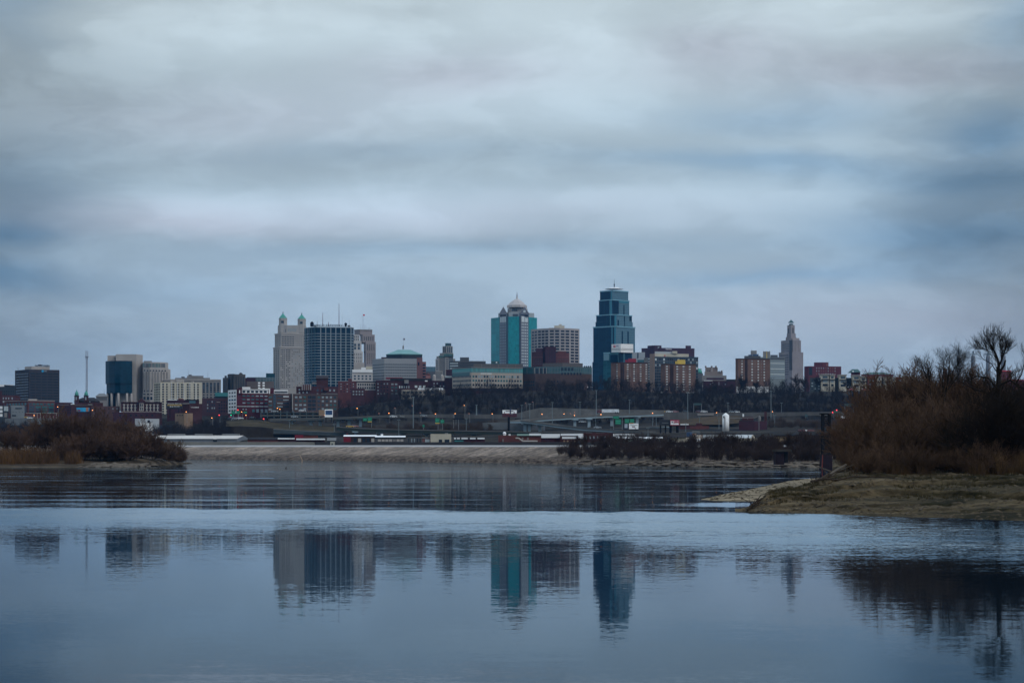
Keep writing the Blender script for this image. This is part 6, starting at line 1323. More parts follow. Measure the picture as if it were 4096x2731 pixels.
def shed(name, label, x0, x1, xg, y_ridge, y_eave, y_base, D, deep, m_roof, m_wall, end=None, cat='building', vents=0):
    """long shed: ridge runs with the front; xg>x1 shows its gable end turned to us"""
    t = thing(name, label, cat, P((x0 + x1) / 2, y_base, D)); xa, xb = X(x0, D), X(x1, D); ze, zb = Z(y_eave, D), Z(y_base, D); De = D + deep / 2; zr = Z(y_ridge, De)
    xgb = X(xg, D + deep) if end else xb
    mb = MB().prism([(xa, D), (xb, D), (xgb, D + deep), (xa, D + deep)], zb, ze); part('wall', mb, m_wall, t)
    xm = (xb + xgb) / 2
    mb = MB(); mb.v += [V((xa - .5, D - .6, ze - .1)), V((xb, D - .6, ze - .1)), V((xm, De, zr)), V((xa - .5, De, zr)), V((xgb, D + deep + .6, ze - .1)), V((xa - .5, D + deep + .6, ze - .1))]
    mb.f += [(0, 1, 2, 3), (3, 2, 4, 5), (0, 3, 5), (1, 4, 2), (0, 5, 4, 1)]
    rf = part('roof', mb, m_roof, t)
    if end:
        mb = MB().face_loop([(xb + .05, D - .02, ze - .1), (xgb + .05, D + deep, ze - .1), (xm + .05, De - .02, zr)]); mb.face_loop([(xb - .2, D + .3, ze - .1), (xm - .2, De, zr), (xgb - .2, D + deep, ze - .1)]); mb.f += [(0, 3, 5, 1), (1, 5, 4, 2), (2, 4, 3, 0)]
        part('gable_end', mb, m_wall, t)
    for i in range(vents):
        q = xa + (xb - xa) * (i + .5) / vents; part('ridge_vent', MB().box(q - 5, q + 5, De - 1, De + 1, zr - .3, zr + .9), m_groof, rf)
    return t
t = shed('long_shed', 'long grey metal shed with a rust streaked pale roof', 500, 948, 1000, 1741, 1754, 1768, 1070, 60, mat('rusty_roof', (.50, .47, .44), .7, col2=(.30, .22, .17), scale=.03, lo=.30, hi=.50), mat('blue_grey_metal', (.13, .145, .17), .7, .1, .1), True, vents=4)
D = 1070; part('loading_door', MB().box(X(853, D), X(868, D), D - .3, D + .2, Z(1767, D), Z(1757, D)), g_dark, t); part('loading_door', MB().box(X(630, D), X(644, D), D - .3, D + .2, Z(1767, D), Z(1758, D)), g_dark, t)
part('door_awning', MB().box(X(856, D), X(867, D), D - 2.5, D - .31, Z(1757, D), Z(1756, D)), m_white, t)

def box_b(name, label, xs, top, base, D, m, depth=14, win=None, caps=(), cat='building', grp=None, roof=None):
    b = Bld(name, label, D, cat, grp); b.tier('wall', xs, top, base, m, depth)
    if roof is not None:
        z = b.z1; part('roof', MB().prism([(p[0], p[1] - .6 if i < len(b.xy) else p[1]) for i, p in enumerate(b.poly)], z + .02, z + roof[1] / F * D, [(p[0] + (2 if p[0] < 0 else 0) * 0, p[1] + (1.5 if i < len(b.xy) else -1.5)) for i, p in enumerate(b.poly)]), roof[0], b.root)
    for c in win or (): b.wins(*c)
    for c in caps: b.panel(*c)
    return b
S9 = lambda px: Dc(px) + 40
box_b('brick_shed', 'low red brick shed with a dark hipped roof just past the long shed', [990, 1120], 1757, 1772, S9(1050), b_red, 14, roof=(m_droof, 9))
b = box_b('red_warehouse', 'low maroon warehouse with a white lower roof edge', [1112, 1300], 1757, 1772, S9(1200), b_dred, 16, caps=[('white_roof_edge', 1112, 1178, 1751, 1756, m_wroof, .8), ('white_roof_edge', 1186, 1300, 1753, 1759, m_wroof, 1.4)])
b.tier('red_block', [(1179, 3), (1213, 3)], 1739, 1760, mat('crimson_brick', (.16, .022, .034), .85, .2, .1), 10); b.tier('brick_block', [(1213, 4), (1272, 5)], 1740, 1757, b_red, 10); b.panel('dark_rim', 1180, 1272, 1738.5, 1740.5, m_droof, .4)
box_b('grey_gabled_shed', 'small dark grey shed with a pointed roof behind the flood wall gate', [1308, 1345], 1762, 1774, S9(1325), c_dgrey, 12, roof=(m_groof, 12)); box_b('dark_warehouse', 'plain dark grey warehouse between the pointed shed and the red cube', [1340, 1376], 1747, 1772, S9(1360) + 20, c_dgrey, 14)
b = box_b('open_warehouse', 'brick warehouse with a bright red end and a white sloping roof', [1374, 1506], 1745, 1772, S9(1440), b_dk, 16, win=[(1412, 1500, 1752, 1768, 5, 1, .7, .9, [g_dark, c_lime], 'loading_bay')], caps=[('red_end', 1374.5, 1403, 1745, 1770, mat('crimson_brick', (.1, .1, .1)), .4)], roof=(m_wroof, 6)); b.tier('chimney', [(1386, 4), (1392, 4)], 1731, 1746, b_red, 2)
b = box_b('white_roofed_depot', 'low grey depot with a lumpy white roof behind bare saplings', [1500, 1622], 1748, 1772, S9(1560) + 6, c_dgrey, 16, win=[(1510, 1615, 1752, 1770, 7, 1, .8, .5, [c_grey, c_lime], 'loading_bay')], roof=(m_wroof, 6)); roof_boxes(b, [(1523, 1529, 1735, 1742, 5)], m_wroof)
b = box_b('cream_garage', 'cream square garage with two dark doorways', [1722, 1805], 1735, 1770, S9(1760), c_cream, 14, win=[(1754, 1770, 1757, 1769, 1, 1, .85, 1, g_dark, 'doorway'), (1776, 1800, 1757, 1769, 1, 1, .8, 1, g_dark, 'doorway')]); roof_boxes(b, [(1780, 1790, 1731, 1735, 4)], m_groof)
b = box_b('small_garage', 'small pink garage with a pale shutter beside the cream one', [1690, 1722], 1752, 1770, S9(1700), c_pink, 10, win=[(1700, 1719, 1756, 1769, 1, 1, .95, 1, g_lit, 'shutter')], caps=[('pale_roof_edge', 1690, 1722, 1748, 1752, c_grey, .4)])
box_b('dark_garage', 'dark low sheds between the depot and the pink garage', [1625, 1688], 1750, 1770, S9(1650), c_dgrey, 10, win=[(1630, 1686, 1752, 1769, 5, 1, .3, .9, [g_pale, g_dark], 'shutter')])
b = box_b('parking_shed', 'low dark shed with a broken white roof line', [1815, 1940], 1756, 1772, S9(1880), b_mar, 14); 
for x0, x1 in ((1816, 1824), (1828, 1839), (1846, 1871), (1880, 1902), (1910, 1938)): b.panel('roof_panel', x0, x1, 1750, 1756, m_wroof, .5)
b.panel('teal_band', 1818, 1854, 1760, 1766, mat('teal_sheet', (.1, .1, .1)), .4)
b = box_b('red_factory', 'red brick factory with white pipes and a pale green roof edge', [1993, 2168], 1741, 1770, S9(2080), b_red, 18, win=[(2080, 2122, 1748, 1760, 2, 1, .3, .7, c_grey)], caps=[('green_roof_edge', 2068, 2166, 1735, 1742, mat('pale_green_metal', (.22, .33, .30), .5, .1), .6), ('downpipe', 2010, 2014, 1755, 1766, c_grey, .5)])
pd = S9(2080) - 1.2; part('pipe', MB().tube(P(2062, 1752, pd), P(2074, 1752, pd), .35).tube(P(2074, 1752, pd), P(2091, 1764, pd), .35).tube(P(2091, 1764, pd), P(2150, 1764, pd), .35), c_lime, b.root); part('roof_flue', MB().cyl(X(2018, pd + 5), pd + 5, .5, Z(1742, pd), Z(1733, pd)).ball((X(2018, pd + 5), pd + 5, Z(1733, pd)), .7), m_wroof, b.root); part('roof_flue', MB().cyl(X(2038, pd + 5), pd + 5, .4, Z(1742, pd), Z(1735, pd)), m_wroof, b.root)
b = box_b('white_roofed_factory', 'factory with a stepped bright white roof beside the red brick one', [2164, 2245], 1750, 1770, S9(2200), b_mar, 18, caps=[('white_wall', 2165, 2240, 1735, 1751, m_wroof, .5), ('white_wall', 2117, 2164, 1733, 1741, m_wroof, .2)]); b.tier('roof_block', [(2186, 4), (2202, 4)], 1735, 1742, c_dgrey, 6)
b = box_b('brick_depot', 'dark brick depot with one long white window strip', [2240, 2312], 1740, 1770, S9(2270), b_dred, 16, win=[(2248, 2305, 1746, 1754, 1, 1, 1, 1, m_wroof, 'strip_window'), (2250, 2305, 1760, 1767, 4, 1, .5, .9, b_tan, 'doorway')], caps=[('white_parapet', 2243, 2330, 1734, 1742, m_wroof, .4)]); b.tier('white_end', [(2312, -1), (2333, -1)], 1735, 1753, m_wroof, 8)
b = box_b('old_brick_factory', 'dark old brick factory with an uneven parapet', [2333, 2452], 1731, 1775, S9(2390), b_dred, 18, win=[(2338, 2442, 1744, 1754, 7, 1, .35, .9, [g_pale, g_dark])]); roof_boxes(b, [(2336, 2344, 1729, 1732, 1), (2370, 2384, 1729, 1732, 1), (2420, 2430, 1729, 1732, 1)], b_dred)
b = box_b('truss_roof_shed', 'long low shed with a white truss roof edge', [2452, 2556], 1748, 1772, S9(2500) + 20, b_dred, 16, caps=[('white_truss', 2452, 2540, 1735, 1745, m_wroof, .6)]); b.wins(2460, 2535, 1739, 1743, 12, 1, .5, 1, c_dgrey, 'truss_gap', out=.8)
b = box_b('pale_green_shed', 'pale green metal shed with a white roof under the crossed freeway', [2465, 2652], 1754, 1772, S9(2560), mat('pale_green_metal', (.2, .3, .3)), 16, roof=(m_wroof, 7))
b = box_b('tan_shed', 'tan shed with a dark tarpaulin roof below the twin advert boards', [2682, 2745, (2756, 8)], 1749, 1772, S9(2720), c_cream, 14, roof=(m_droof, 8))
b = box_b('rusty_silo_house', 'pair of rusty white loading towers with a railing on top', [2769, 2785], 1733, 1772, S9(2790) - 8, mat('rusty_white', (.42, .36, .31), .8, col2=(.20, .09, .05), scale=.35, lo=.42, hi=.56), 6, win=[(2771, 2783, 1736, 1750, 4, 3, .4, .5, b_tan, 'vent')]); b.tier('rusty_tank', [(2787, -1), (2809, -1)], 1739, 1772, MATS['rusty_white'], 7); b.panel('white_door', 2787, 2802, 1754, 1764, m_wroof, .3)
mb = MB()
for i in range(7): mb.tube(P(2769 + i * 5, 1733, S9(2790) - 8), P(2769 + i * 5, 1725, S9(2790) - 8), .1)
mb.tube(P(2769, 1725, S9(2790) - 8), P(2799, 1725, S9(2790) - 8), .1); part('railing', mb, m_steel, b.root); part('blue_tank', MB().cyl(X(2759, S9(2759)), S9(2759), 1.0, Z(1745, S9(2759)), Z(1728, S9(2759)), 10), mat('blue_tank', (.1, .1, .1)), b.root)
shed('grey_roof_shed', 'long low shed with a plain grey roof beside the rusty towers', 2808, 2920, 2920, 1739, 1753, 1772, S9(2860), 22, m_groof, c_lime)
shed('gabled_house', 'pale shed with a light gabled roof at the end of the grey roof shed', 2925, 3000, 3022, 1738, 1750, 1775, S9(2960), 14, mat('light_roof', (.38, .40, .42), .7, .1), c_cream, True)
box_b('tan_wall_building', 'low tan building partly hidden by brush beside the lattice tower', [3022, 3070], 1752, 1776, S9(3040), c_cream, 10); box_b('long_tan_building', 'long low tan building with a flat dark roof behind the lattice tower', [3095, 3330], 1743, 1776, S9(3200) + 30, mat('tan_metal', (.21, .155, .10), .85, .15), 18, caps=[('roof_edge', 3095, 3330, 1739, 1743.5, m_droof, .5)])

# brick works and silo beyond the lower freeway
t = thing('white_silo', 'tall white cylindrical silo with a conical cap', 'silo', P(2903, 1725, 1120)); D = 1120; r_ = 13.6 / F * D
part('tank', MB().cyl(X(2903, D), D, r_, Z(1728, D), Z(1661, D), 24), mat('silo_white', (.72, .72, .72), .6, .10, .3), t, True); part('cap', MB().lathe(X(2903, D), D, [(r_ * 1.06, Z(1661, D) + .02), (r_ * .5, Z(1655, D)), (.25, Z(1651, D))], 24), mat('silo_white', (.7, .7, .7)), t); part('ladder', MB().box(X(2898, D) - .25, X(2898, D) + .25, D - r_ - .12, D - r_ + .1, Z(1725, D), Z(1668, D)), c_grey, t); part('hatch', MB().box(X(2894, D) - .3, X(2894, D) + .3, D - r_ * .95, D - r_ * .7, Z(1671, D), Z(1664, D)), m_dst, t)
t = thing('conveyor', 'white overhead conveyor pipe from the silo to the brick works', 'conveyor', P(2980, 1672, 1118)); D = 1118
part('pipe', MB().tube(P(2916, 1672, D), P(3020, 1670, D), .22).tube(P(3020, 1670, D), P(3036, 1663, D), .2), c_grey, t); part('hopper', MB().lathe(X(3038, D), D, [(.8, Z(1683, D)), (.9, Z(1673, D)), (.6, Z(1664, D)), (.2, Z(1662, D))], 10), c_grey, t); part('post', MB().tube(P(3036, 1725, D), P(3036, 1683, D), .22), m_steel, t)
for q in (2936, 2960, 2990): part('hanger', MB().tube(P(q, 1676, D), P(q, 1670, D), .12), m_steel, t)
b = Bld('brick_works', 'maroon brick works beside the white silo with rows of small windows', 1130); b.tier('wall', [(2956, 0), (3018, 0), (3068, 4)], 1684, 1740, b_mar, 18); b.tier('upper_block', [(2968, 3), (3014, 4)], 1666, 1685, b_dred, 10); b.wins(2964, 3012, 1688, 1718, 4, 2, .5, .34, g_pale); b.panel('dark_cornice', 2956, 3018, 1681, 1685, m_droof, .4); b.tier('white_vent', [(2970, 4), (2976, 4)], 1654, 1667, m_wroof, 2)
b = Bld('brick_chimney', 'square brown brick chimney beside the brick works', 1145, 'chimney'); b.tier('shaft', [3057, 3067], 1645, 1740, b_dred, 1.6)
b = box_b('brick_store', 'low red brick store below the grassy slope', [2759, 2836], 1703, 1735, 1150, b_red, 14); b.tier('raised_part', [(2784, 3), (2808, 3)], 1692, 1704, b_dred, 6)
box_b('brick_annex', 'dark brick annex with a white roof edge behind the red advert board', [2716, 2760], 1700, 1735, 1148, b_dred, 12, caps=[('roof_edge', 2722, 2754, 1695, 1699, m_wroof, .8)])
b = box_b('brick_corner_building', 'brick building with a white snowy looking roof edge behind the near thicket', [(3357, 0), (3394, 0), (3440, 4)], 1673, 1760, 1080, b_brown, 12, caps=[('white_roof', 3360, 3400, 1664, 1673, m_wroof, .5), ('tan_door', 3381, 3395, 1677, 1691, b_tan, .3), ('dark_wall', 3357, 3381, 1674, 1694, b_dred, .2), ('grey_wall', 3357, 3394, 1696, 1725, c_grey, .2)]); b.wins(3362, 3392, 1700, 1722, 3, 1, .4, .9, b_tan, 'doorway')
b = box_b('river_pump_house', 'grey green steel pump house on legs at the bank beside the lattice tower', [3347, 3384], 1748, 1762, 500, mat('pale_green_metal', (.1, .1, .1)), 4); 
for q in (3348, 3354, 3366, 3383): part('leg', MB().tube(P(q, 1850, 501), P(q, 1748, 501), .12), m_steel, b.root)
for y in (1768, 1781, 1801): part('landing', MB().box(X(3347, 500), X(3384, 500), 500, 503, Z(y + 1.5, 500), Z(y, 500)), m_steel, b.root)
b.tier('lower_room', [(3362, .5), (3384, .5)], 1769, 1780, c_dgrey, 3)
t = thing('red_boom', 'rust red steel boom lying beside the pump house', 'boom', P(3340, 1738, 505)); D = 505
part('beam', MB().tube(P(3322, 1733, D), P(3360, 1727, D), .35).tube(P(3322, 1737, D), P(3358, 1738, D), .35).tube(P(3346, 1721, D), P(3358, 1738, D), .22).tube(P(3346, 1721, D), P(3360, 1723, D), .18), mat('boom_red', (.16, .025, .02), .8, .2), t); part('support', MB().tube(P(3330, 1737, D), P(3330, 1800, D), .3), m_dst, t)

# ------------------------------------------------------------------ old bridge lift tower and piers in the river
t = thing('lattice_tower', 'dark riveted steel lattice tower standing on a pier at the bank', 'tower', P(3307, 1880, 437)); D = 437
xa, xb = X(3293, D), X(3320, D); zt, zb = Z(1656, D), Z(1818, D)
for x in (xa, xb):
    for y in (D, D + 1.7): part('leg', MB().box(x - .22, x + .22, y - .22, y + .22, zb, zt), m_dst, t)
mb = MB(); lv = 9
for i in range(lv):
    z0, z1 = zb + (zt - zb) * i / lv, zb + (zt - zb) * (i + 1) / lv
    for y in (D, D + 1.7):
        mb.tube((xa, y, z0), (xb, y, z1), .042, n=4).tube((xb, y, z0), (xa, y, z1), .042, n=4); mb.tube((xa, y, z1), (xb, y, z1), .06 if i % 3 else .12, n=4)
    for x in (xa, xb): mb.tube((x, D, z0), (x, D + 1.7, z1), .03, n=4); mb.tube((x, D, z1), (x, D + 1.7, z1), .05, n=4)
part('lattice', mb, m_dst, t); part('head_beam', MB().box(xa - .6, xb + .4, D - .4, D + 2.1, zt, zt + .25), m_dst, t); part('pier', MB().prism([(X(3284, D), D - 1), (X(3328, D), D - 1), (X(3328, D), D + 3.4), (X(3284, D), D + 3.4)], -1.5, zb, [(X(3289, D), D - .7), (X(3326, D), D - .7), (X(3326, D), D + 3), (X(3289, D), D + 3)]), mat('dark_pier', (.022, .016, .022), .9, .3, .6), t); part('red_edge', MB().prism([(X(3283, D), D - 1.1), (X(3286.5, D), D - 1.1), (X(3286.5, D), D - .8), (X(3283, D), D - .8)], -.5, zb, [(X(3288, D), D - .8), (X(3290, D), D - .8), (X(3290, D), D - .5), (X(3288, D), D - .5)]), mat('boom_red', (.1, .1, .1)), t)
t = thing('timber_piling', 'cluster of black timber piles beside the lattice tower pier', 'piling', P(3360, 1875, 425)); r = random.Random(4)
for i in range(11):
    q = 3338 + i * 5; D = 425 + r.uniform(-2, 2); part('pile', MB().tube(P(q, 1885, D), P(q + r.uniform(-2, 2), r.uniform(1800, 1826), D), .28, .24), mat('tarred_wood', (.012, .010, .010), .9, .3, 1), t)
part('cross_timber', MB().box(X(3336, 424), X(3396, 424), 423.4, 424, Z(1830, 424), Z(1824, 424)).box(X(3336, 424), X(3396, 424), 423.4, 424, Z(1850, 424), Z(1845, 424)), MATS['tarred_wood'], t)
t = thing('bridge_pier', 'square concrete bridge pier with a flat cap on the far bank', 'pier', P(3125, 1850, 470)); D = 462
part('shaft', MB().prism([(X(3103, D), D), (X(3137, D), D), (X(3140, D), D + 4), (X(3103, D), D + 4)], Z(1858, D), Z(1806, D)), mat('dark_pier', (.1, .1, .1)), t); part('cap', MB().box(X(3100, D), X(3165, D), D - .5, D + 5, Z(1806, D), Z(1796, D)), mat('pier_cap', (.04, .035, .032), .9, .3, .5), t); part('second_shaft', MB().box(X(3140, D), X(3153, D), D + .5, D + 4, Z(1850, D), Z(1806, D)), m_dst, t)

# ------------------------------------------------------------------ freeways
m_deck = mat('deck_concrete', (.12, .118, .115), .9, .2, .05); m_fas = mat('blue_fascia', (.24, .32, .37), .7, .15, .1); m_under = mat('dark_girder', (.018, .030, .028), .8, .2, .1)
def deck(name, label, pts, tpx, width, m_f, gpx=3, pillars=(), y_pil=1730, pw=.9):
    t = thing(name, label, 'bridge', P(pts[0][0], pts[0][1] + 20, pts[0][2]))
    q = [P(px, y, D) for px, y, D in pts]; nrm = []
    for i in range(len(q)):
        d = (q[min(i + 1, len(q) - 1)] - q[max(i - 1, 0)]); d.z = 0; d.normalize(); nrm.append(V((-d.y, d.x, 0)))
    def sweep(o0, o1, z0, z1, nm, m):
        mb = MB()
        for p, n in zip(q, nrm):
            a, b = p + n * o0, p + n * o1
            mb.v += [a + V((0, 0, z1)), a + V((0, 0, z0)), b + V((0, 0, z0)), b + V((0, 0, z1))]
        k = len(q)
        for i in range(k - 1):
            for j in range(4): mb.f.append((i * 4 + j, i * 4 + (j + 1) % 4, i * 4 + 4 + (j + 1) % 4, i * 4 + 4 + j))
        mb.f += [(3, 2, 1, 0), tuple(4 * (k - 1) + j for j in range(4))]
        return part(nm, mb, m, t)
    th = tpx / F * pts[0][2]; g = gpx / F * pts[0][2]
    sweep(0, width, -th * .55, -th * .35, 'roadway', m_deck); sweep(-.25, .12, -th * .52, 0, 'parapet', m_deck); sweep(width - .1, width + .25, -th * .52, 0, 'parapet', m_deck)
    sweep(.1, width - .1, -th * .55 - g, -th * .551, 'girder', m_f)
    for px, D in pillars:
        y = float(np.interp(px, [p[0] for p in sorted(pts)], [p[1] for p in sorted(pts)])) + tpx * .55 + gpx
        part('pillar', MB().box(X(px, D) - pw, X(px, D) + pw, D + width * .3, D + width * .3 + 1.6, Z(y_pil, D), Z(y, D)).box(X(px, D) - pw * 2.4, X(px, D) + pw * 2.4, D + width * .15, D + width * .7, Z(y + 4, D), Z(y - .3, D)), m_fas, t)
    return t
deck('freeway_viaduct', 'upper freeway viaduct crossing below the brick apartments', [(1079, 1674, 1215), (1200, 1671, 1215), (1350, 1668, 1212), (1500, 1662, 1208), (1600, 1657, 1205)], 10, 12, mat('grey_fascia', (.17, .185, .19), .8, .1), 4, [(1165, 1215), (1241, 1215), (1278, 1215), (1350, 1212), (1394, 1212), (1440, 1210)], 1706)
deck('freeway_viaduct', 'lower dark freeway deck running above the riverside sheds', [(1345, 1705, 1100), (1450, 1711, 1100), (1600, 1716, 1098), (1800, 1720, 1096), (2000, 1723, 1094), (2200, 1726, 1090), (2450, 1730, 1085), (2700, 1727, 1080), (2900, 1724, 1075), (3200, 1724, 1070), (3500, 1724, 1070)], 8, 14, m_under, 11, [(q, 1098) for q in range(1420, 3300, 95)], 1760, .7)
deck('freeway_ramp', 'curved ramp with a pale blue edge sweeping round a hairpin', [(2655, 1651, 1290), (2560, 1655, 1270), (2450, 1658, 1250), (2300, 1665, 1225), (2200, 1671, 1200), (2130, 1676, 1180), (2095, 1680, 1165)][::-1], 10, 9, m_fas, 6, [(2300, 1222), (2357, 1232), (2448, 1250), (2550, 1268)], 1712)
deck('freeway_ramp', 'descending branch of the hairpin ramp passing behind the white roofed factory', [(2082, 1680, 1160), (2140, 1687, 1150), (2230, 1700, 1140), (2330, 1711, 1125), (2460, 1719, 1110), (2600, 1724, 1100)], 9, 8, m_fas, 5, [(2100, 1158), (2118, 1156), (2160, 1150)], 1735)
deck('freeway_ramp', 'short ramp with a pale edge just behind the twin advert boards', [(2440, 1713, 1180), (2520, 1708, 1180), (2600, 1704, 1180), (2680, 1700, 1182)], 8, 8, m_fas, 6, [(2560, 1180)], 1730)
t = thing('parking_deck', 'two level open steel deck with posts over the dark freeway edge', 'deck', P(1170, 1680, 1280)); D = 1280
part('upper_slab', MB().box(X(1040, D), X(1278, D), D, D + 14, Z(1651, D), Z(1649, D)), mat('teal_steel', (.07, .10, .11), .6, .1), t); part('lower_slab', MB().box(X(1040, D), X(1278, D), D, D + 14, Z(1664, D), Z(1659, D)), m_deck, t); part('back_wall', MB().box(X(1040, D), X(1278, D), D + 13, D + 14, Z(1672, D), Z(1650, D)), g_dark, t)
for q in range(1044, 1280, 26): part('post', MB().box(X(q, D) - .25, X(q, D) + .25, D - .3, D + .2, Z(1672, D), Z(1643, D)), mat('teal_steel', (.1, .1, .1)), t)
def wall_thing(name, label, pts, m, thick=1.2, extra=()):
    t = thing(name, label, 'wall', P(pts[0][0], pts[0][2], pts[0][3])); ribbon('wall_face', pts, thick, t, m)
    for nm, p2, mm in extra: ribbon(nm, p2, .4, t, mm)
    return t
m_ret = mat('retaining_concrete', (.13, .127, .125), .9, col2=(.065, .065, .065), scale=.10, stretch=(1, 1, .4))
wall_thing('retaining_wall', 'grey retaining wall of the upper freeway under the wooded bluff', [(1560, 1659, 1672, 1330), (1700, 1657, 1668, 1330), (1850, 1656, 1672, 1330), (2000, 1657, 1674, 1330), (2060, 1657, 1676, 1330)], m_ret)
wall_thing('stone_wall', 'humped pale stone wall rising behind the hairpin ramp', [(2060, 1655, 1672, 1325), (2110, 1641, 1672, 1325), (2160, 1631, 1672, 1325), (2220, 1631, 1670, 1325), (2300, 1634, 1668, 1325), (2390, 1636, 1668, 1328), (2500, 1638, 1668, 1330), (2660, 1640, 1668, 1332)], mat('hump_stone', (.13, .13, .128), .95, .3, .15))
wall_thing('retaining_wall', 'pale concrete retaining wall carrying cars along the foot of the bluff', [(2656, 1647, 1682, 1300), (2720, 1648, 1680, 1300), (2800, 1649, 1672, 1300), (2890, 1650, 1664, 1300), (3000, 1649, 1666, 1300), (3250, 1647, 1662, 1300), (3520, 1647, 1664, 1300)], m_ret, 1.2, [('pale_panel', [(2790, 1653, 1662, 1299.4), (2855, 1652, 1661, 1299.4)], c_grey)])
wall_thing('retaining_wall', 'long blue grey stepped retaining wall above the crimson brick block', [(1094, 1715, 1732, 1120), (1160, 1718, 1734, 1120), (1270, 1725, 1740, 1118), (1400, 1729, 1744, 1116)], mat('slate_wall', (.085, .105, .115), .9, .2, .1), 1.2, [('coping', [(1094, 1714, 1716, 1119), (1270, 1724, 1726, 1117), (1400, 1728, 1730, 1115)], c_grey)])
wall_thing('embankment_wall', 'brown stone embankment wall beside the dark trees', [(926, 1704, 1750, 1185), (1000, 1706, 1750, 1180), (1092, 1712, 1752, 1175)], mat('brown_stone', (.045, .037, .032), .95, .35, .12))
wall_thing('retaining_wall', 'pale concrete wall behind the low roofed depot under the hairpin', [(1930, 1690, 1718, 1190), (2000, 1688, 1718, 1190), (2100, 1688, 1722, 1188), (2180, 1700, 1724, 1186)], mat('pale_ret', (.13, .14, .15), .9, .25, .08)); wall_thing('retaining_wall', 'weathered pale wall behind the bare trees at the frame edge by the white building', [(20, 1673, 1700, 1340), (90, 1672, 1700, 1340), (170, 1672, 1698, 1340), (260, 1674, 1694, 1340)], mat('pale_ret', (.1, .1, .1)))
def slope(name, label, pts, m, cat):
    v = []; 
    for px, y0, d0, y1, d1 in pts: v += [tuple(P(px, y0, d0)), tuple(P(px, (y0 + y1) / 2 - 1, (d0 + d1) / 2)), tuple(P(px, y1, d1)), tuple(P(px, y1 + 25, d1 + 8))]
    f = [(i * 4 + j, i * 4 + 4 + j, i * 4 + 5 + j, i * 4 + 1 + j) for i in range(len(pts) - 1) for j in range(3)]
    o = link(name, np_mesh(name, np.array(v), np.array(f)), m); return tag(o, label, cat, kind='structure')
m_gr = mat('tan_winter_grass', (.078, .055, .034), .95, col2=(.034, .026, .018), scale=.06)
slope('grass_slope', 'tan winter grass slope under the pale retaining wall', [(2690, 1702, 1220, 1682, 1290), (2750, 1700, 1220, 1674, 1292), (2830, 1698, 1220, 1666, 1294), (2890, 1698, 1220, 1663, 1295), (2960, 1690, 1230, 1662, 1296)], m_gr, 'slope')
slope('grass_slope', 'olive grass slope above the brown stone embankment', [(905, 1705, 1190, 1684, 1225), (960, 1703, 1188, 1678, 1225), (1040, 1706, 1184, 1680, 1222), (1100, 1714, 1178, 1690, 1215), (1200, 1722, 1170, 1698, 1212), (1340, 1728, 1165, 1706, 1208)], mat('olive_grass', (.070, .055, .034), .95, col2=(.02, .018, .012), scale=.08), 'slope')
slope('grass_knoll', 'pale tan grass knoll below the beige office', [(1790, 1598, 1600, 1588, 1650), (1860, 1592, 1598, 1580, 1650), (1930, 1588, 1596, 1573, 1650), (2000, 1586, 1596, 1567, 1650), (2080, 1584, 1596, 1565, 1650), (2150, 1582, 1600, 1564, 1650)], m_gr, 'slope')

# ------------------------------------------------------------------ road furniture
lamp_on = mat('sodium_lamp', (1.0, .36, .10), emit=4.5); lamp_dim = mat('dim_lamp', (1.0, .42, .30), emit=1.3); red_on = mat('red_light', (1.0, .05, .06), emit=2.5); grn_on = mat('green_light', (.02, 1.0, .12), emit=3.0); grn2 = mat('teal_light', (.0, .8, .45), emit=1.5); wht_on = mat('white_light', (.9, .95, 1.0), emit=3.0)
LAMPS = {}
def lamp(px, y, D, yb, label, lm=lamp_on, rpx=1.35, name='street_lamp', grp='street lamps along the roads'):
    k = D / F; L_ = P(px, y, D); base = P(px + 3, yb, D)
    if (lm.name, name) not in LAMPS:
        h = L_.z - base.z; t = thing(name, label, name.replace('_', ' '), base, grp)
        part('pole', MB().tube(base, base + V((0, 0, h)), .14, .10, 5), m_steel, t)
        part('arm', MB().tube(base + V((0, 0, h)), base + V((-3 * k, -.4, h + .1)), .08, n=4), m_steel, t)
        part('lamp_head', MB().ball((L_.x, L_.y - .4, L_.z), rpx * k, 8, .85), lm, t); LAMPS[(lm.name, name)] = (t, h, k)
    else:
        t, h, k0 = LAMPS[(lm.name, name)]; h2 = L_.z - base.z
        n = t.copy(); COL.objects.link(n); n.location = base; n['label'] = label
        for c in t.children:
            d = c.copy(); COL.objects.link(d); d.parent = n
            if c.name.startswith('pole'): d.scale = (1, 1, h2 / h)
            else: d.location = (0, 0, h2 - h)
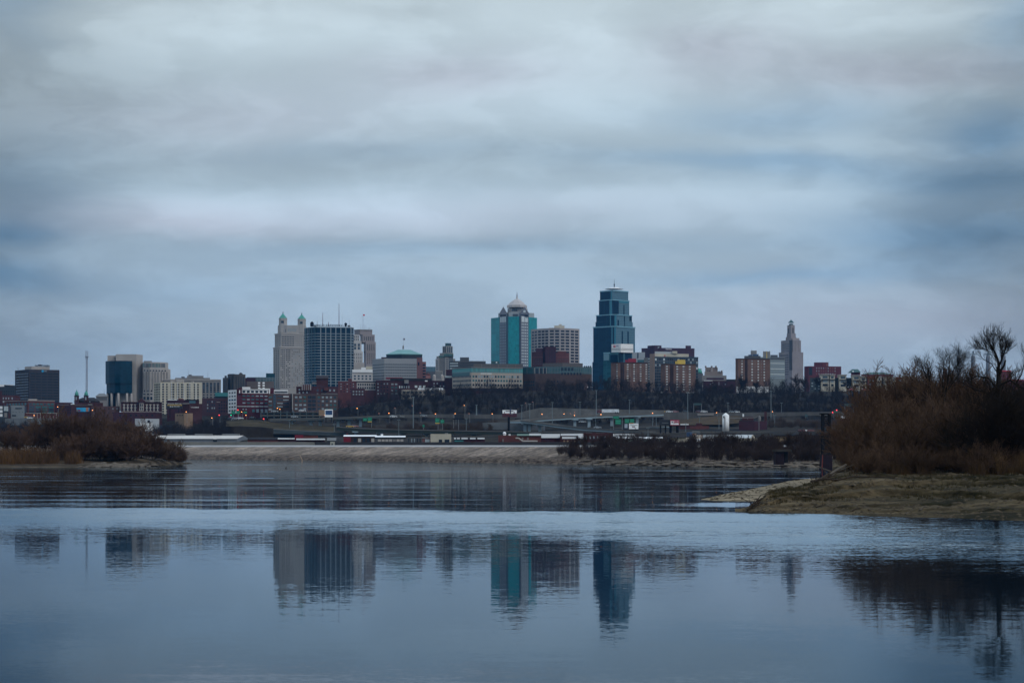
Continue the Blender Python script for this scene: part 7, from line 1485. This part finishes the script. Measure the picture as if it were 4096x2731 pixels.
LL = [(231, 1627, 1330, 1672, 'glowing orange lamp beside the brick framed glass office'), (137, 1661, 1330, 1675, 'small orange lamp in front of the red panelled building'), (243, 1663, 1330, 1680, 'small orange lamp at the end of the red panelled building'), (370, 1640, 1330, 1670, 'small orange lamp beside the blue mural'),
 (745, 1647, 1325, 1690, 'orange lamp against the dark red brick shop above the tan wall'), (848, 1671, 1260, 1700, 'orange lamp among the dark trees east of the tan building'), (967, 1647, 1290, 1680, 'orange lamp before the base of the oxblood brick building, between green signs'), (984, 1660, 1270, 1685, 'bright orange lamp in the traffic below the oxblood brick building'),
 (1110, 1632, 1290, 1672, 'orange lamp in front of the brown brick loft'), (1120, 1636, 1295, 1672, 'second fainter orange lamp in front of the brown brick loft'), (1300, 1660, 1208, 1676, 'orange lamp at the foot of the blue screen billboard'), (1326, 1670, 1208, 1690, 'low orange lamp just past the blue screen billboard'), (1429, 1633, 1290, 1662, 'orange lamp high before the dark wooded bluff past the brick apartments'),
 (1556, 1652, 1225, 1690, 'bright orange lamp over the upper viaduct end'), (1742, 1655, 1260, 1700, 'orange lamp above the twin green signs'), (1821, 1654, 1260, 1700, 'brightest yellow orange lamp beside the dark sign back'), (1857, 1621, 1320, 1658, 'orange lamp high against the woods over the dark sign back'), (1969, 1655, 1260, 1690, 'orange lamp beside the white and maroon advert board'),
 (2168, 1656, 1245, 1690, 'orange lamp inside the loop of the hairpin ramp'), (2256, 1655, 1250, 1670, 'orange lamp above the middle of the hairpin ramp'), (2298, 1661, 1225, 1672, 'low orange lamp on the parapet of the hairpin ramp'), (2404, 1657, 1240, 1672, 'orange lamp below the white lorry on the ramp'), (2610, 1652, 1258, 1690, 'orange lamp where the ramp meets the retaining wall'),
 (2866, 1650, 1290, 1668, 'orange lamp on the retaining wall beside the white silo'), (3090, 1646, 1240, 1722, 'bright orange lamp on the tall pole beyond the brick works'), (3388, 1642, 1290, 1664, 'orange lamp by the sign gantry next to the near thicket')]
for px, y, D, yb, lb in LL: lamp(px, y, D, yb, lb)
LD = [(1516, 1653, 1225, 1690, 'faint pink lamp left of the bright lamp at the viaduct end'.replace('left of', 'just before')), (1580, 1632, 1225, 1668, 'faint pink lamp on a tall post over the white car'), (1649, 1622, 1260, 1660, 'faint pink lamp beside the tall grey mast'), (1681, 1651, 1280, 1690, 'faint lamp between the tall grey mast and the twin green signs'), (1876, 1654, 1280, 1690, 'faint lamp between the dark sign back and the white monopole'), (2281, 1654, 1245, 1670, 'faint lamp in the middle of the hairpin ramp lamps'), (2298, 1650, 1260, 1668, 'faint upper lamp above the ramp parapet lamp'), (2411, 1646, 1262, 1660, 'faint lamp in front of the lorry cab'), (2751, 1650, 1288, 1690, 'faint lamp at the foot of the tall mast on the retaining wall'), (2102, 1612, 1400, 1660, 'faint far lamp in the dark woods above the hump wall, lower one'), (2130, 1607, 1400, 1660, 'faint far lamp in the dark woods above the hump wall, upper one')]
for px, y, D, yb, lb in LD: lamp(px, y, D, yb, lb, lamp_dim, 1.0)
for px, y, D, yb, lb, m, rr_ in [(952, 1639, 1310, 1680, 'red traffic signal in front of the white painted brick end', red_on, 2.2), (877, 1660, 1300, 1690, 'red neon sign light before the plum brick block', red_on, 3), (922, 1668, 1270, 1690, 'red traffic signal beside the green one below the white painted end', red_on, 2.2), (3330, 1649, 1285, 1668, 'red signal low by the sign gantry near the thicket', red_on, 3), (3346, 1640, 1290, 1668, 'red signal high by the sign gantry near the thicket', red_on, 2.2),
    (924, 1660, 1272, 1690, 'green traffic signal below the white painted brick end', grn2, 2.2), (1539, 1754, 880, 1770, 'bright green signal light before the white roofed depot', grn_on, 3.6), (1055, 1675, 1230, 1690, 'red signal at the end of the upper viaduct', red_on, 1.8)]:
    lamp(px, y, D, yb, lb, m, rr_, 'traffic_signal', 'traffic signals')
POL = [(1653, 1588, 1712, 1215, .34, 'tall thick grey light mast over the bare brush between the decks'), (2087, 1621, 1680, 1170, .2, 'grey light pole at the tip of the hairpin ramp'), (2119, 1616, 1675, 1180, .2, 'second grey light pole from the tip of the hairpin ramp'), (2209, 1610, 1700, 1190, .22, 'grey light pole crossing both branches of the hairpin ramp'), (2320, 1608, 1662, 1235, .2, 'grey light pole on the ramp before the woods'), (2385, 1562, 1658, 1250, .26, 'tallest grey light mast on the ramp beside the lorry'), (2518, 1600, 1655, 1262, .2, 'grey light pole on the ramp past the lorry'), (2751, 1572, 1690, 1285, .26, 'tall light mast rising from the retaining wall below the yellow boxed slab'), (2912, 1612, 1650, 1300, .16, 'thin light pole behind the silo cap'), (3084, 1565, 1722, 1238, .28, 'tall blue grey light mast beside the brick works'), (3099, 1662, 1722, 1180, .2, 'short light pole beside the tall mast by the brick works'), (3126, 1612, 1650, 1310, .14, 'thin light pole in the woods past the brick works'), (1906, 1620, 1660, 1300, .5, 'white stubby monopole before the dark woods'), (2876, 1672, 1725, 1150, .2, 'thin light pole between the grassy slope and the silo'), (2798, 1668, 1690, 1210, .2, 'thin pole on the grassy slope under the cars'), (2743, 1694, 1735, 1110, .18, 'thin pole in front of the red brick store'), (2610, 1665, 1715, 1200, .16, 'thin pole on the short ramp behind the advert boards'), (2625, 1668, 1708, 1205, .16, 'second thin pole on the short ramp behind the advert boards'), (1595, 1680, 1745, 1090, .16, 'thin pole in front of the white roofed depot by the dark trees'), (1865, 1675, 1722, 1110, .18, 'thin pole beside the dark sign back at the lower deck'), (2592, 1712, 1765, 900, .14, 'thin pole before the pale green shed'), (2383, 1665, 1710, 1215, .16, 'thin pole under the ramp behind the old brick factory'), (1337, 1698, 1728, 1130, .16, 'dark pole with a wide head on the grassy bank'), (1158, 1680, 1712, 1180, .16, 'pale pole on the olive slope under the viaduct')]
pol0 = None
for px, y0, y1, D, rad, lb in POL:
    t = thing('light_pole', lb, 'light pole', P(px, y1, D), 'unlit light poles along the roads'); hh = Z(y0, D) - Z(y1, D)
    part('pole', MB().tube(P(px, y1, D), P(px, y0, D), rad * 1.15, rad * .8, 6), mat('blue_steel', (.13, .17, .19), .5, .1), t); part('head', MB().box(X(px, D) - .8, X(px, D) + .8, D - .5, D + .5, Z(y0, D), Z(y0, D) + .3), mat('blue_steel', (.1, .1, .1)), t)
# green and other signs
def gantry(label, D, y_base, panels, posts, group='green road signs'):
    t = thing('road_sign', label, 'road sign', P(posts[0], y_base, D), group)
    for x0, x1, y0, y1, m in panels:
        o = part('sign_panel', MB().box(X(x0, D), X(x1, D), D - .3, D, Z(y1, D), Z(y0, D)), m, t)
        if m is m_green:
            part('sign_legend', MB().box(X(x0 + 2, D), X(x1 - 2, D), D - .36, D - .29, Z(y0 + (y1 - y0) * .45, D), Z(y0 + (y1 - y0) * .34, D)).box(X(x0 + 2, D), X(x1 - 4, D), D - .36, D - .29, Z(y0 + (y1 - y0) * .75, D), Z(y0 + (y1 - y0) * .66, D)), mat('sign_text_teal', (.05, .34, .24), .6, 0), o)
    for q in posts: part('post', MB().tube(P(q, y_base, D + .3), P(q, min(p[2] for p in panels) + 1, D + .3), .22), m_steel, t)
gantry('pair of green road signs, one with a yellow foot, over the upper viaduct', 1195, 1710, [(1452, 1469, 1671, 1684, m_green), (1471, 1488, 1668, 1684, m_green), (1471, 1487, 1684.3, 1688, m_yel)], (1486,)); gantry('pair of green road signs, one with an orange foot, over bare brush', 1180, 1718, [(1741, 1758, 1672, 1690, m_green), (1762, 1777, 1678, 1692, m_green), (1741, 1758, 1690.3, 1694, m_yel)], (1752, 1770)); gantry('small lone green road sign in the bare brush', 1170, 1720, [(1690, 1698, 1698, 1708, m_green)], (1694,))
gantry('wide green road sign with three panels beside the white advert board', 1165, 1728, [(2461, 2484, 1676, 1697, m_green), (2499, 2517, 1675, 1692, m_green), (2519, 2537, 1675, 1692, m_green), (2452, 2476, 1664, 1674, m_green)], (2454, 2489)); gantry('three green road signs in front of the oxblood brick building', 1300, 1680, [(926, 941, 1643, 1656, m_green), (946, 960, 1643, 1655, m_green), (974, 988, 1645, 1653, m_green)], (934, 953)); gantry('dark back of a road sign gantry above the brush', 1200, 1722, [(1819, 1856, 1657, 1672, m_blk), (1812, 1858, 1672.3, 1677, m_dst)], (1814, 1834)); gantry('unlit blue grey sign gantry before the woods above the retaining wall', 1310, 1652, [(2775, 2806, 1612, 1620, mat('dull_teal_sign', (.03, .07, .08), .7, .1))], (2775, 2806)); gantry('unlit blue grey sign gantry beside the near thicket', 1310, 1652, [(3378, 3412, 1614, 1624, MATS['dull_teal_sign'])], (3379, 3413)); gantry('small green sign board on the wall behind the lattice tower', 1285, 1672, [(3220, 3230, 1656, 1667, MATS['dull_teal_sign'])], (3222, 3228)); gantry('cluster of teal traffic signs by the red signals near the thicket', 1288, 1665, [(3335, 3350, 1643, 1650, mat('teal_sign', (.02, .13, .11), .6, 0)), (3352, 3360, 1645, 1651, MATS['teal_sign'])], (3342,))
# advert boards
t = board('billboard', 'white topped maroon advert board on a single tall post', 2009, 2068, 1639, 1667, 1120, mat('maroon_board', (.06, .012, .022), .6, 0), (2035,), 1745, [('white_field', 2010, 2067, 1639.6, 1652.5, m_white), ('title_band', 2022, 2054, 1642.5, 1646, mat('plum_ink', (.14, .06, .12), .6, 0)), ('centre_mark', 2039, 2044, 1637, 1656, m_nblue), ('side_mark', 2016, 2019, 1646, 1653, m_redp), ('side_mark', 2055, 2058, 1646, 1653, m_redp), ('lower_letters', 2038, 2050, 1654, 1656.5, c_lime), ('red_letters', 2024, 2035, 1653.5, 1656, mat('pinkish_ink', (.3, .08, .09), .6, 0))], r=.75)
t = board('billboard', 'white advert board with orange corner and pink lettering', 2492, 2554, 1692, 1717, 1150, m_blk, (2500, 2545), 1735, [('white_field', 2516, 2553.5, 1693, 1715.5, m_white), ('orange_corner', 2519, 2534, 1691, 1694.5, mat('orange_paint', (.48, .16, .02), .6, 0)), ('orange_mark', 2539, 2543, 1711, 1715, MATS['orange_paint']), ('pink_letters', 2528, 2540, 1704, 1708.5, mat('pink_ink', (.50, .18, .24), .6, 0)), ('grey_lines', 2520, 2550, 1699.5, 1701.5, c_grey), ('pale_face', 2498, 2510, 1695, 1711, mat('pale_face', (.34, .40, .46), .6, .3, 1.2))])
t = board('billboard', 'black advert board joined to a red one on a dark trestle', 2638, 2681, 1678, 1700, 1060, m_blk, (2642, 2662, 2680), 1764, [('pale_line', 2648, 2674, 1690, 1692, m_steel)], r=.45)
t = board('billboard', 'red advert board with a white field and blue emblem on a dark trestle', 2681.5, 2717, 1679, 1701, 1059, mat('crimson_board', (.32, .012, .05), .6, 0), (2684, 2707, 2712), 1764, [('white_field', 2682.5, 2715, 1693, 1698, m_white), ('emblem_field', 2683, 2694, 1683, 1694, m_white), ('house_emblem', 2686, 2691.5, 1684.5, 1691, m_nblue)], r=.45); text(t, 'Fix + Flip\nFunding', 2704.5, 1687.5, 1058.7, 20, 4, m_white)
t = board('billboard', 'square billboard with a deep blue picture in a white frame', 1299, 1331, 1637, 1668, 1205, m_white, (1304, 1326), 1690, [('picture', 1302, 1329, 1641, 1658.5, mat('blue_picture', (.008, .03, .11), .5, 0, col2=(.03, .10, .22), scale=.3))])
box_b('tan_hoarding', 'plain tan hoarding beside the square blue billboard', [1275, 1299], 1639, 1662, 1212, b_tan, 1.5)

# ------------------------------------------------------------------ vehicles
CARM = {}
def vehicle(px, y, D, label, m, kind='car', grp='cars on the roads', rz=0.0):
    base = P(px, y, D); key = (kind, m.name)
    if kind in CARM and kind == 'car':
        pass
    t = thing('parked_car' if kind == 'parked' else 'car', label, 'car', base, grp); t.rotation_euler = (0, 0, rz)
    if 'car' not in CARM:
        me = {}
        def mk(nm, mb): 
            a = bpy.data.meshes.new(nm); a.from_pydata([tuple(v) for v in mb.v], [], mb.f); return a
        me['body'] = mk('body', MB().prism([(-2.3, -.85), (2.3, -.85), (2.3, .85), (-2.3, .85)], .32, .85, [(-2.25, -.82), (2.2, -.82), (2.2, .82), (-2.25, .82)]))
        me['cabin'] = mk('cabin', MB().prism([(-1.9, -.8), (1.1, -.8), (1.1, .8), (-1.9, .8)], .852, 1.42, [(-1.4, -.68), (.45, -.68), (.45, .68), (-1.4, .68)]))
        me['roof'] = mk('roof', MB().prism([(-1.42, -.7), (.47, -.7), (.47, .7), (-1.42, .7)], 1.422, 1.50))
        me['wheel'] = mk('wheel', MB().tube((0, -.1, 0), (0, .1, 0), .33, n=12)); CARM['car'] = me
    me = CARM['car']
    for nm, mm in (('body', m), ('cabin', g_navy), ('roof', m)):
        key = (nm, m.name)
        if key not in CARM: a = me[nm].copy(); a.materials.append(mm); CARM[key] = a
        o = bpy.data.objects.new(nm, CARM[key]); COL.objects.link(o); o.parent = t
    if 'wm' not in CARM: me['wheel'].materials.append(m_blk); CARM['wm'] = 1
    for x in (-1.4, 1.45):
        for yy in (-.8, .8): o = bpy.data.objects.new('wheel', me['wheel']); COL.objects.link(o); o.parent = t; o.location = (x, yy, .33)
    return t
p_w = mat('white_car_paint', (.72, .73, .74), .3, 0, spec=.6); p_s = mat('silver_car_paint', (.30, .33, .35), .3, 0, spec=.6); p_r = mat('maroon_car_paint', (.10, .02, .03), .3, 0, spec=.6); p_y = mat('yellow_car_paint', (.50, .30, .03), .4, 0); p_b = mat('dark_car_paint', (.02, .025, .03), .3, 0, spec=.6); p_p = mat('pink_car_paint', (.34, .16, .16), .4, 0)
for px, y, D, lb, m in [(1209, 1645, 1275, 'white car on top of the open steel deck below the apartments', p_w), (1098, 1648, 1276, 'pale car on the steel deck in front of the brick loft', p_s), (1574, 1669, 1200, 'white car on the upper viaduct under the faint pink lamp', p_w), (1695, 1665, 1322, 'silver car beside the retaining wall near the tall grey mast', p_s), (1178, 1670, 1222, 'pale car on the upper viaduct under the apartments', p_s), (1400, 1709, 1106, 'yellow truck on the lower deck beside the grassy bank', p_y), (1418, 1708, 1107, 'pink car on the lower deck just after the yellow truck', p_p),
    (960, 1676, 1262, 'white car in the queue below the oxblood brick building', p_w), (925, 1676, 1262, 'dark car in the queue under the red signal', p_b), (942, 1677, 1260, 'silver car in the middle of the queue under the oxblood building', p_s), (1010, 1674, 1268, 'dark car under the loft at the road edge', p_b), (122, 1674, 1345, 'white car in front of the red panelled building', p_w), (110, 1672, 1346, 'yellow car half behind the white one at the red panelled building', p_y),
    (2677, 1649, 1301.5, 'white car with a yellow one behind it where the wall begins', p_w), (2670, 1649, 1304, 'yellow car tucked behind a white one where the wall begins', p_y), (2700, 1649, 1302, 'pink van like car on the retaining wall', p_p), (2742, 1649, 1302, 'dark car on the retaining wall near the tall mast', p_b), (2796, 1649, 1302, 'maroon car on the retaining wall before the gantry', p_r), (2816, 1649, 1301.5, 'white car on the retaining wall under the gantry', p_w), (2929, 1650, 1302, 'silver car on the wall above the silo, first of two', p_s), (2946, 1650, 1302, 'white car on the wall above the silo, second of two', p_w), (2330, 1690, 1165, 'silver car between the two branches of the hairpin ramp', p_s), (2390, 1713, 1135, 'pale car on the road below the ramp near the green signs', p_s), (3207, 1557, 1690, 'white car parked among the trees under the mauve skyscraper', p_w), (3198, 1557, 1692, 'yellow car parked among the trees under the mauve skyscraper', p_y), (2202, 1551, 1640, 'pale car parked on the bluff edge under the brick complex', p_s), (2360, 1551, 1640, 'white car parked on the bluff edge by the glass skyscraper', p_w)]:
    vehicle(px, y, D, lb, m)
t = thing('lorry', 'articulated lorry with a dark red cab and a long white trailer', 'lorry', P(2435, 1650, 1300)); D = 1300
part('trailer', MB().box(X(2408, D), X(2476, D), D, D + 2.5, Z(1649, D), Z(1636, D)), mat('trailer_white', (.58, .62, .66), .5, .25, .5), t); part('cab', MB().box(X(2387, D), X(2405, D), D, D + 2.4, Z(1650, D), Z(1639, D)), p_r, t); part('windscreen', MB().box(X(2389, D), X(2396, D), D - .05, D + .1, Z(1643.5, D), Z(1640.5, D)), g_navy, t)
for q in (2390, 2402, 2462, 2470): part('wheel', MB().tube(P(q, 1650, D - .1), P(q, 1650, D + .3), .5, n=10), m_blk, t)
t = thing('road_barrier', 'striped red and white barrier bar on the lower freeway by the thicket', 'barrier', P(3224, 1722, 1066)); D = 1066
part('bar', MB().box(X(3193, D), X(3257, D), D - .3, D, Z(1719, D), Z(1717.8, D)).box(X(3193, D), X(3257, D), D - .3, D, Z(1723.5, D), Z(1722.3, D)), mat('pinkish_ink', (.1, .1, .1)), t); part('white_plate', MB().box(X(3220, D), X(3228, D), D - .4, D - .31, Z(1723, D), Z(1718, D)), m_white, t)

# ------------------------------------------------------------------ driftwood
m_log = mat('grey_driftwood', (.09, .075, .06), .9, .35, 2.0); m_wet = mat('wet_driftwood', (.035, .026, .020), .85, .3, 2.0)
def snag(label, pts, r0, m, twigs=3, seed=1, name='driftwood'):
    r = random.Random(seed); t = thing(name, label, 'driftwood', pts[0], 'driftwood along the near shore')
    mb = MB(); n = len(pts)
    for i in range(n - 1): mb.tube(pts[i], pts[i + 1], r0 * (1 - .7 * i / n), r0 * (1 - .7 * (i + 1) / n), 7)
    part('log', mb, m, t)
    for k in range(twigs):
        i = r.randrange(n - 1); p = pts[i].lerp(pts[i + 1], r.random()); q = p + V((r.uniform(-.9, .9), r.uniform(-.5, .5), r.uniform(.05, .5))) * (r0 * 9 + .35); part('branch', MB().tube(p, q, r0 * .35, r0 * .1, 5), m, t)
    return t
def bp(px, D, up=.1): return bank_pt(px, D) + V((0, 0, up))
def bs(px, s, up=.1):
    d0 = bank_front(px); return bank_pt(px, d0 + (bank_crest(px)[0] - d0) * s) + V((0, 0, up))
snag('long twisted dark branch lying on the mossy bank below the low rusty bush', [bs(3245, .93, .2), bs(3300, .86, .28), bs(3350, .80, .1), bs(3420, .76, .26), bs(3500, .72, .18), bs(3580, .70, .12)], .09, m_wet, 5, 2)
snag('grey fallen log leaning on the bank beside the timber piles', [bs(3318, 1.02, .1), bs(3348, 1.08, .4), bs(3385, 1.12, .75)], .22, m_log, 2, 3); snag('second log half under the leaning one by the piles', [bs(3290, 1.0, .1), bs(3330, 1.05, .25), bs(3372, 1.1, .3)], .18, m_wet, 3, 4); snag('dark log lying at the water edge in front of the piles', [bs(3262, .98, .1), bs(3285, 1.0, .22), bs(3315, 1.03, .3)], .18, m_wet, 3, 5)
r = random.Random(9)
for i, lb in enumerate(['dark tangled root at the very tip of the near bank', 'dark broken branch beside the root at the tip of the near bank', 'flat dark board of driftwood at the tip of the near bank']): snag(lb, [bp(2990 + i * 6, 126 + i * 1.5, .06), bp(3010 + i * 8, 127 + i * 1.5, .28 - .06 * i), bp(3035 + i * 5, 128.5 + i, .12)], .10, m_wet, 5 - i, 20 + i)
for i, (px, D, lb) in enumerate([(3265, 126, 'forked stick standing in the mud below the scarp'), (3410, 123, 'thin stick lying near the water below the dark branch'), (3680, 121, 'pale thin stick on the wet mud under the first pylon'), (3960, 124, 'pale stick on the mud below the round crowned tree'), (3620, 118, 'small forked stick at the water edge under the forked tree'), (3850, 150, 'pale scrap of driftwood on the moss under the second pylon')]): snag(lb, [bp(px, D, .05), bp(px + 14, D + .5, .12), bp(px + 30, D + 1, .05)], .045, m_log if i > 1 else m_wet, 3, 40 + i)
q = P(1207, 1849, H * F / (1849 - YH)); k = q.y / F
t = thing('river_snag', 'pale bent dead branch sticking out of the river', 'driftwood', V((q.x, q.y, 0))); part('log', MB().tube((q.x, q.y, -.5), (q.x + 1.5 * k, q.y, 10 * k), .22, .2).tube((q.x + 1.5 * k, q.y, 10 * k), (q.x - 4 * k, q.y, 22 * k), .2, .16).tube((q.x - 4 * k, q.y, 22 * k), (q.x - 8 * k, q.y, 31 * k), .16, .08), mat('bleached_wood', (.34, .25, .19), .9, .2), t)
q = P(1143, 1873, H * F / (1873 - YH)); k = q.y / F; t = thing('river_snag', 'short dark stub poking out of the bright streak of river', 'driftwood', V((q.x, q.y, 0))); part('log', MB().tube((q.x - 1.5 * k, q.y, -.4), (q.x + 2 * k, q.y, 6 * k), .16, .1), m_wet, t)
for lst in (bpy.data.objects,):
    r = random.Random(31)
# rocks of the island point and the far bank
def rock_mesh(seed):
    r = random.Random(seed); mb = MB(); prof = [(.05, -.4), (.8, -.3), (1, 0), (.7, .35), (.2, .5)]; mb.lathe(0, 0, prof, 7)
    mb.v = [V((v.x * r.uniform(.75, 1.25), v.y * r.uniform(.75, 1.25), v.z * r.uniform(.8, 1.2))) for v in mb.v]
    me = bpy.data.meshes.new('rock'); me.from_pydata([tuple(v) for v in mb.v], [], mb.f); me.materials.append(mat('pale_rock', (.12, .10, .082), .95, .35, .8)); return me
RM = [rock_mesh(i) for i in range(4)]; r = random.Random(8)
tg = []
v_all, f_all, nn = [], [], 0
for i in range(420):
    if i < 130: px = r.gauss(480, 60); q = V(island(px, abs(r.gauss(.06, .05)))) ; s = r.uniform(.3, 1.0)
    else: px = r.uniform(2300, 3330); q = V(levee(px, abs(r.gauss(.10, .09)))); s = r.uniform(.3, 1.3)
    me = RM[i % 4]; a = r.uniform(0, 6.28); c, s_ = math.cos(a) * s, math.sin(a) * s; fl = r.uniform(.4, .9); ex = r.uniform(1, 2.4)
    for v in me.vertices: v_all.append((q.x + (v.co.x * c * ex - v.co.y * s_), q.y + v.co.x * s_ * ex + v.co.y * c, q.z + v.co.z * s * fl))
    for p in me.polygons: f_all.append(tuple(x + nn for x in p.vertices))
    nn += len(me.vertices)
me = bpy.data.meshes.new('rubble'); me.from_pydata(v_all, [], f_all); tag(link('rubble', me, MATS['pale_rock']), 'broken pale rocks strewn along the far water edge', 'rubble', kind='stuff')

# bare trees one can tell apart on the bluff
bt = grow(51, [((0, 0, 0), (0, 0, 1), 5, .30)], [(9, .85, .55, .65, .45), (8, .62, .5, .6, .2), (6, .6, .6, .55, .15), (3, .6, .7, .5, .1)], .3)
bh = max(x[1].z for x in bt); b0 = None
for px, D, y0, lb in [(2958, 1560, 1490, 'big spreading bare tree on the bluff before the white garage'), (3028, 1575, 1512, 'bare tree beside the big one before the white garage'), (3178, 1600, 1490, 'pale trunked bare tree below the mauve skyscraper'), (3222, 1600, 1500, 'second pale trunked bare tree, below the red block'), (3262, 1620, 1498, 'dark bare tree at the near end of the terraced apartments'), (2350, 1620, 1510, 'bare tree at the foot of the tallest glass skyscraper'), (2420, 1625, 1508, 'bare tree before the teal bank building'), (2210, 1630, 1525, 'bare tree before the brown brick complex under the curved office'), (2600, 1620, 1515, 'bare tree between the two brick slabs with crimson and yellow boxes'), (2790, 1600, 1530, 'bare tree beside the yellow boxed slab'), (2865, 1600, 1532, 'bare tree before the dark row houses'), (1760, 1620, 1560, 'bare tree before the beige parking level by the knoll'), (1660, 1600, 1570, 'bare tree on the bluff under the hip roofed building'), (3395, 1690, 1505, 'thin bare tree beside the clock house'), (2250, 1632, 1535, 'second bare tree before the brown brick complex'), (2480, 1610, 1520, 'bare tree below the crimson boxed slab')]:
    base = V((X(px, D), D, ground_z(px, D) - .3)); s = (Z(y0, D) - base.z) / bh
    if b0 is None: b0 = tree_obj('bare_tree', lb, 'tree', bt, base, M_bark, M_wood, 'bare trees standing out on the bluff', 1, .022, s)
    else: dup(b0, base, lb, s, random.uniform(0, 6))
# mid strip brick cluster below the banded office
b = box_b('brick_lofts', 'rambling red brick lofts with a pale arcaded front below the banded office', [(1352, 4), (1425, 2), (1504, 6)], 1524, 1640, 1750, b_red, 24, win=[(1358, 1420, 1530, 1570, 5, 4, .4, .4, [g_dark, g_pale])]); b.panel('arcaded_front', 1427, 1502, 1527, 1560, c_lime, .5); b.wins(1429, 1501, 1531, 1557, 8, 2, .62, .6, g_dark, out=.7); b.panel('dark_cornice', 1426, 1504, 1524, 1528, m_droof, .9); roof_boxes(b, [(1393, 1406, 1514, 1525, 8)], b_red); b.tier('lower_brick', [(1404, -60), (1460, -58)], 1562, 1640, b_dred, 14); b.wins(1408, 1456, 1568, 1590, 4, 2, .5, .5, g_pale, 'lower_window')
b = box_b('brick_mill', 'long dark red brick mill with patches of pale windows on the bluff', [(1504, 4), (1560, 0), (1727, 8)], 1520, 1640, 1740, b_dred, 24, win=[(1562, 1592, 1530, 1580, 2, 4, .6, .45, [g_pale, g_teal]), (1594, 1640, 1542, 1552, 5, 1, .5, .9, [g_lit, g_pale]), (1656, 1705, 1540, 1550, 3, 1, .6, .9, g_lit), (1506, 1556, 1528, 1580, 4, 4, .4, .4, [g_dark, g_pale])]); b.panel('roof_line', 1561, 1726, 1512, 1521, m_droof, .8); b.tier('red_parapet', [(1543, 6), (1610, 8)], 1508, 1514, mat('crimson_brick', (.1, .1, .1)), 8); roof_boxes(b, [(1617, 1634, 1519, 1533, -1)], c_grey); roof_boxes(b, [(1700, 1709, 1521, 1525, -1)], m_wroof)
b = box_b('brick_flats', 'dark brick flats joined to the beige office end', [(1726, 0), (1812, 4)], 1522, 1640, 1745, b_mar, 20, win=[(1730, 1806, 1528, 1560, 6, 3, .4, .5, [g_dark, g_pale])]); b.tier('tall_end', [(1778, -4), (1810, -2)], 1506, 1640, b_dred, 14); b.panel('pale_skylight', 1780, 1806, 1504, 1511, g_lit, .6)
b = box_b('concrete_garage', 'beige concrete parking garage with a row of dark openings', [(1605, 6), (1780, 8)], 1557, 1640, 1690, mat('garage_concrete', (.25, .22, .185), .9, .12, .06), 18, win=[(1608, 1740, 1564, 1572, 8, 1, .66, .9, g_dark, 'opening'), (1608, 1740, 1580, 1588, 8, 1, .66, .9, g_dark, 'opening')]); b.panel('snow_edge', 1672, 1772, 1550, 1558, m_wroof, .4)
b = box_b('concrete_kiosk', 'small beige concrete stair block with two dark slots near the knoll', [(1814, 0), (1847, 3)], 1562, 1640, 1672, MATS['garage_concrete'], 10, win=[(1817, 1844, 1566, 1573, 1, 1, .9, .9, g_dark, 'opening'), (1817, 1835, 1580, 1587, 1, 1, .9, .9, g_dark, 'opening')])
b = box_b('brick_tenement', 'maroon brick houses crowded under the dark glass tower', [(1185, 4), (1240, 0), (1352, 6)], 1545, 1640, 1600, b_dred, 24, win=[(1190, 1236, 1538 + 14, 1575, 3, 2, .4, .5, g_pale), (1262, 1345, 1552, 1585, 5, 2, .4, .5, [g_pale, g_navy])]); b.panel('white_columns', 1208, 1244, 1537, 1560, c_lime, .6); b.piers(1211, 1243, 1537, 1560, 4, 4, b_red, 'brick_pier', .9); b.tier('turret_house', [(1266, 2), (1312, 3)], 1514, 1560, b_dred, 10); b.tier('turret_roof', [(1264, 1), (1314, 2)], 1502, 1514, mat('plum_roof', (.06, .05, .06), .8, .1), 12); b.tier('chimney_block', [(1297, 0), (1312, 0)], 1550, 1562, b_red, 4); roof_boxes(b, [(1249, 1268, 1528, 1536, 10)], c_lime)

# ------------------------------------------------------------------ the air
hz = part('haze', MB().box(-4300, 4300, -460, 6200, -5, 330), None)
tag(hz, 'thin blue evening haze lying over the river and the city', 'haze', kind='stuff')
hm = bpy.data.materials.new('haze_air'); hm.use_nodes = True; hn = hm.node_tree; hn.nodes.clear()
ho = hn.nodes.new('ShaderNodeOutputMaterial'); hv = hn.nodes.new('ShaderNodeVolumePrincipled')
hv.inputs['Color'].default_value = (.13, .46, 1.0, 1); hv.inputs['Density'].default_value = 0.000027; hv.inputs['Anisotropy'].default_value = 0.0
hn.links.new(hv.outputs[0], ho.inputs['Volume']); hz.data.materials.append(hm)
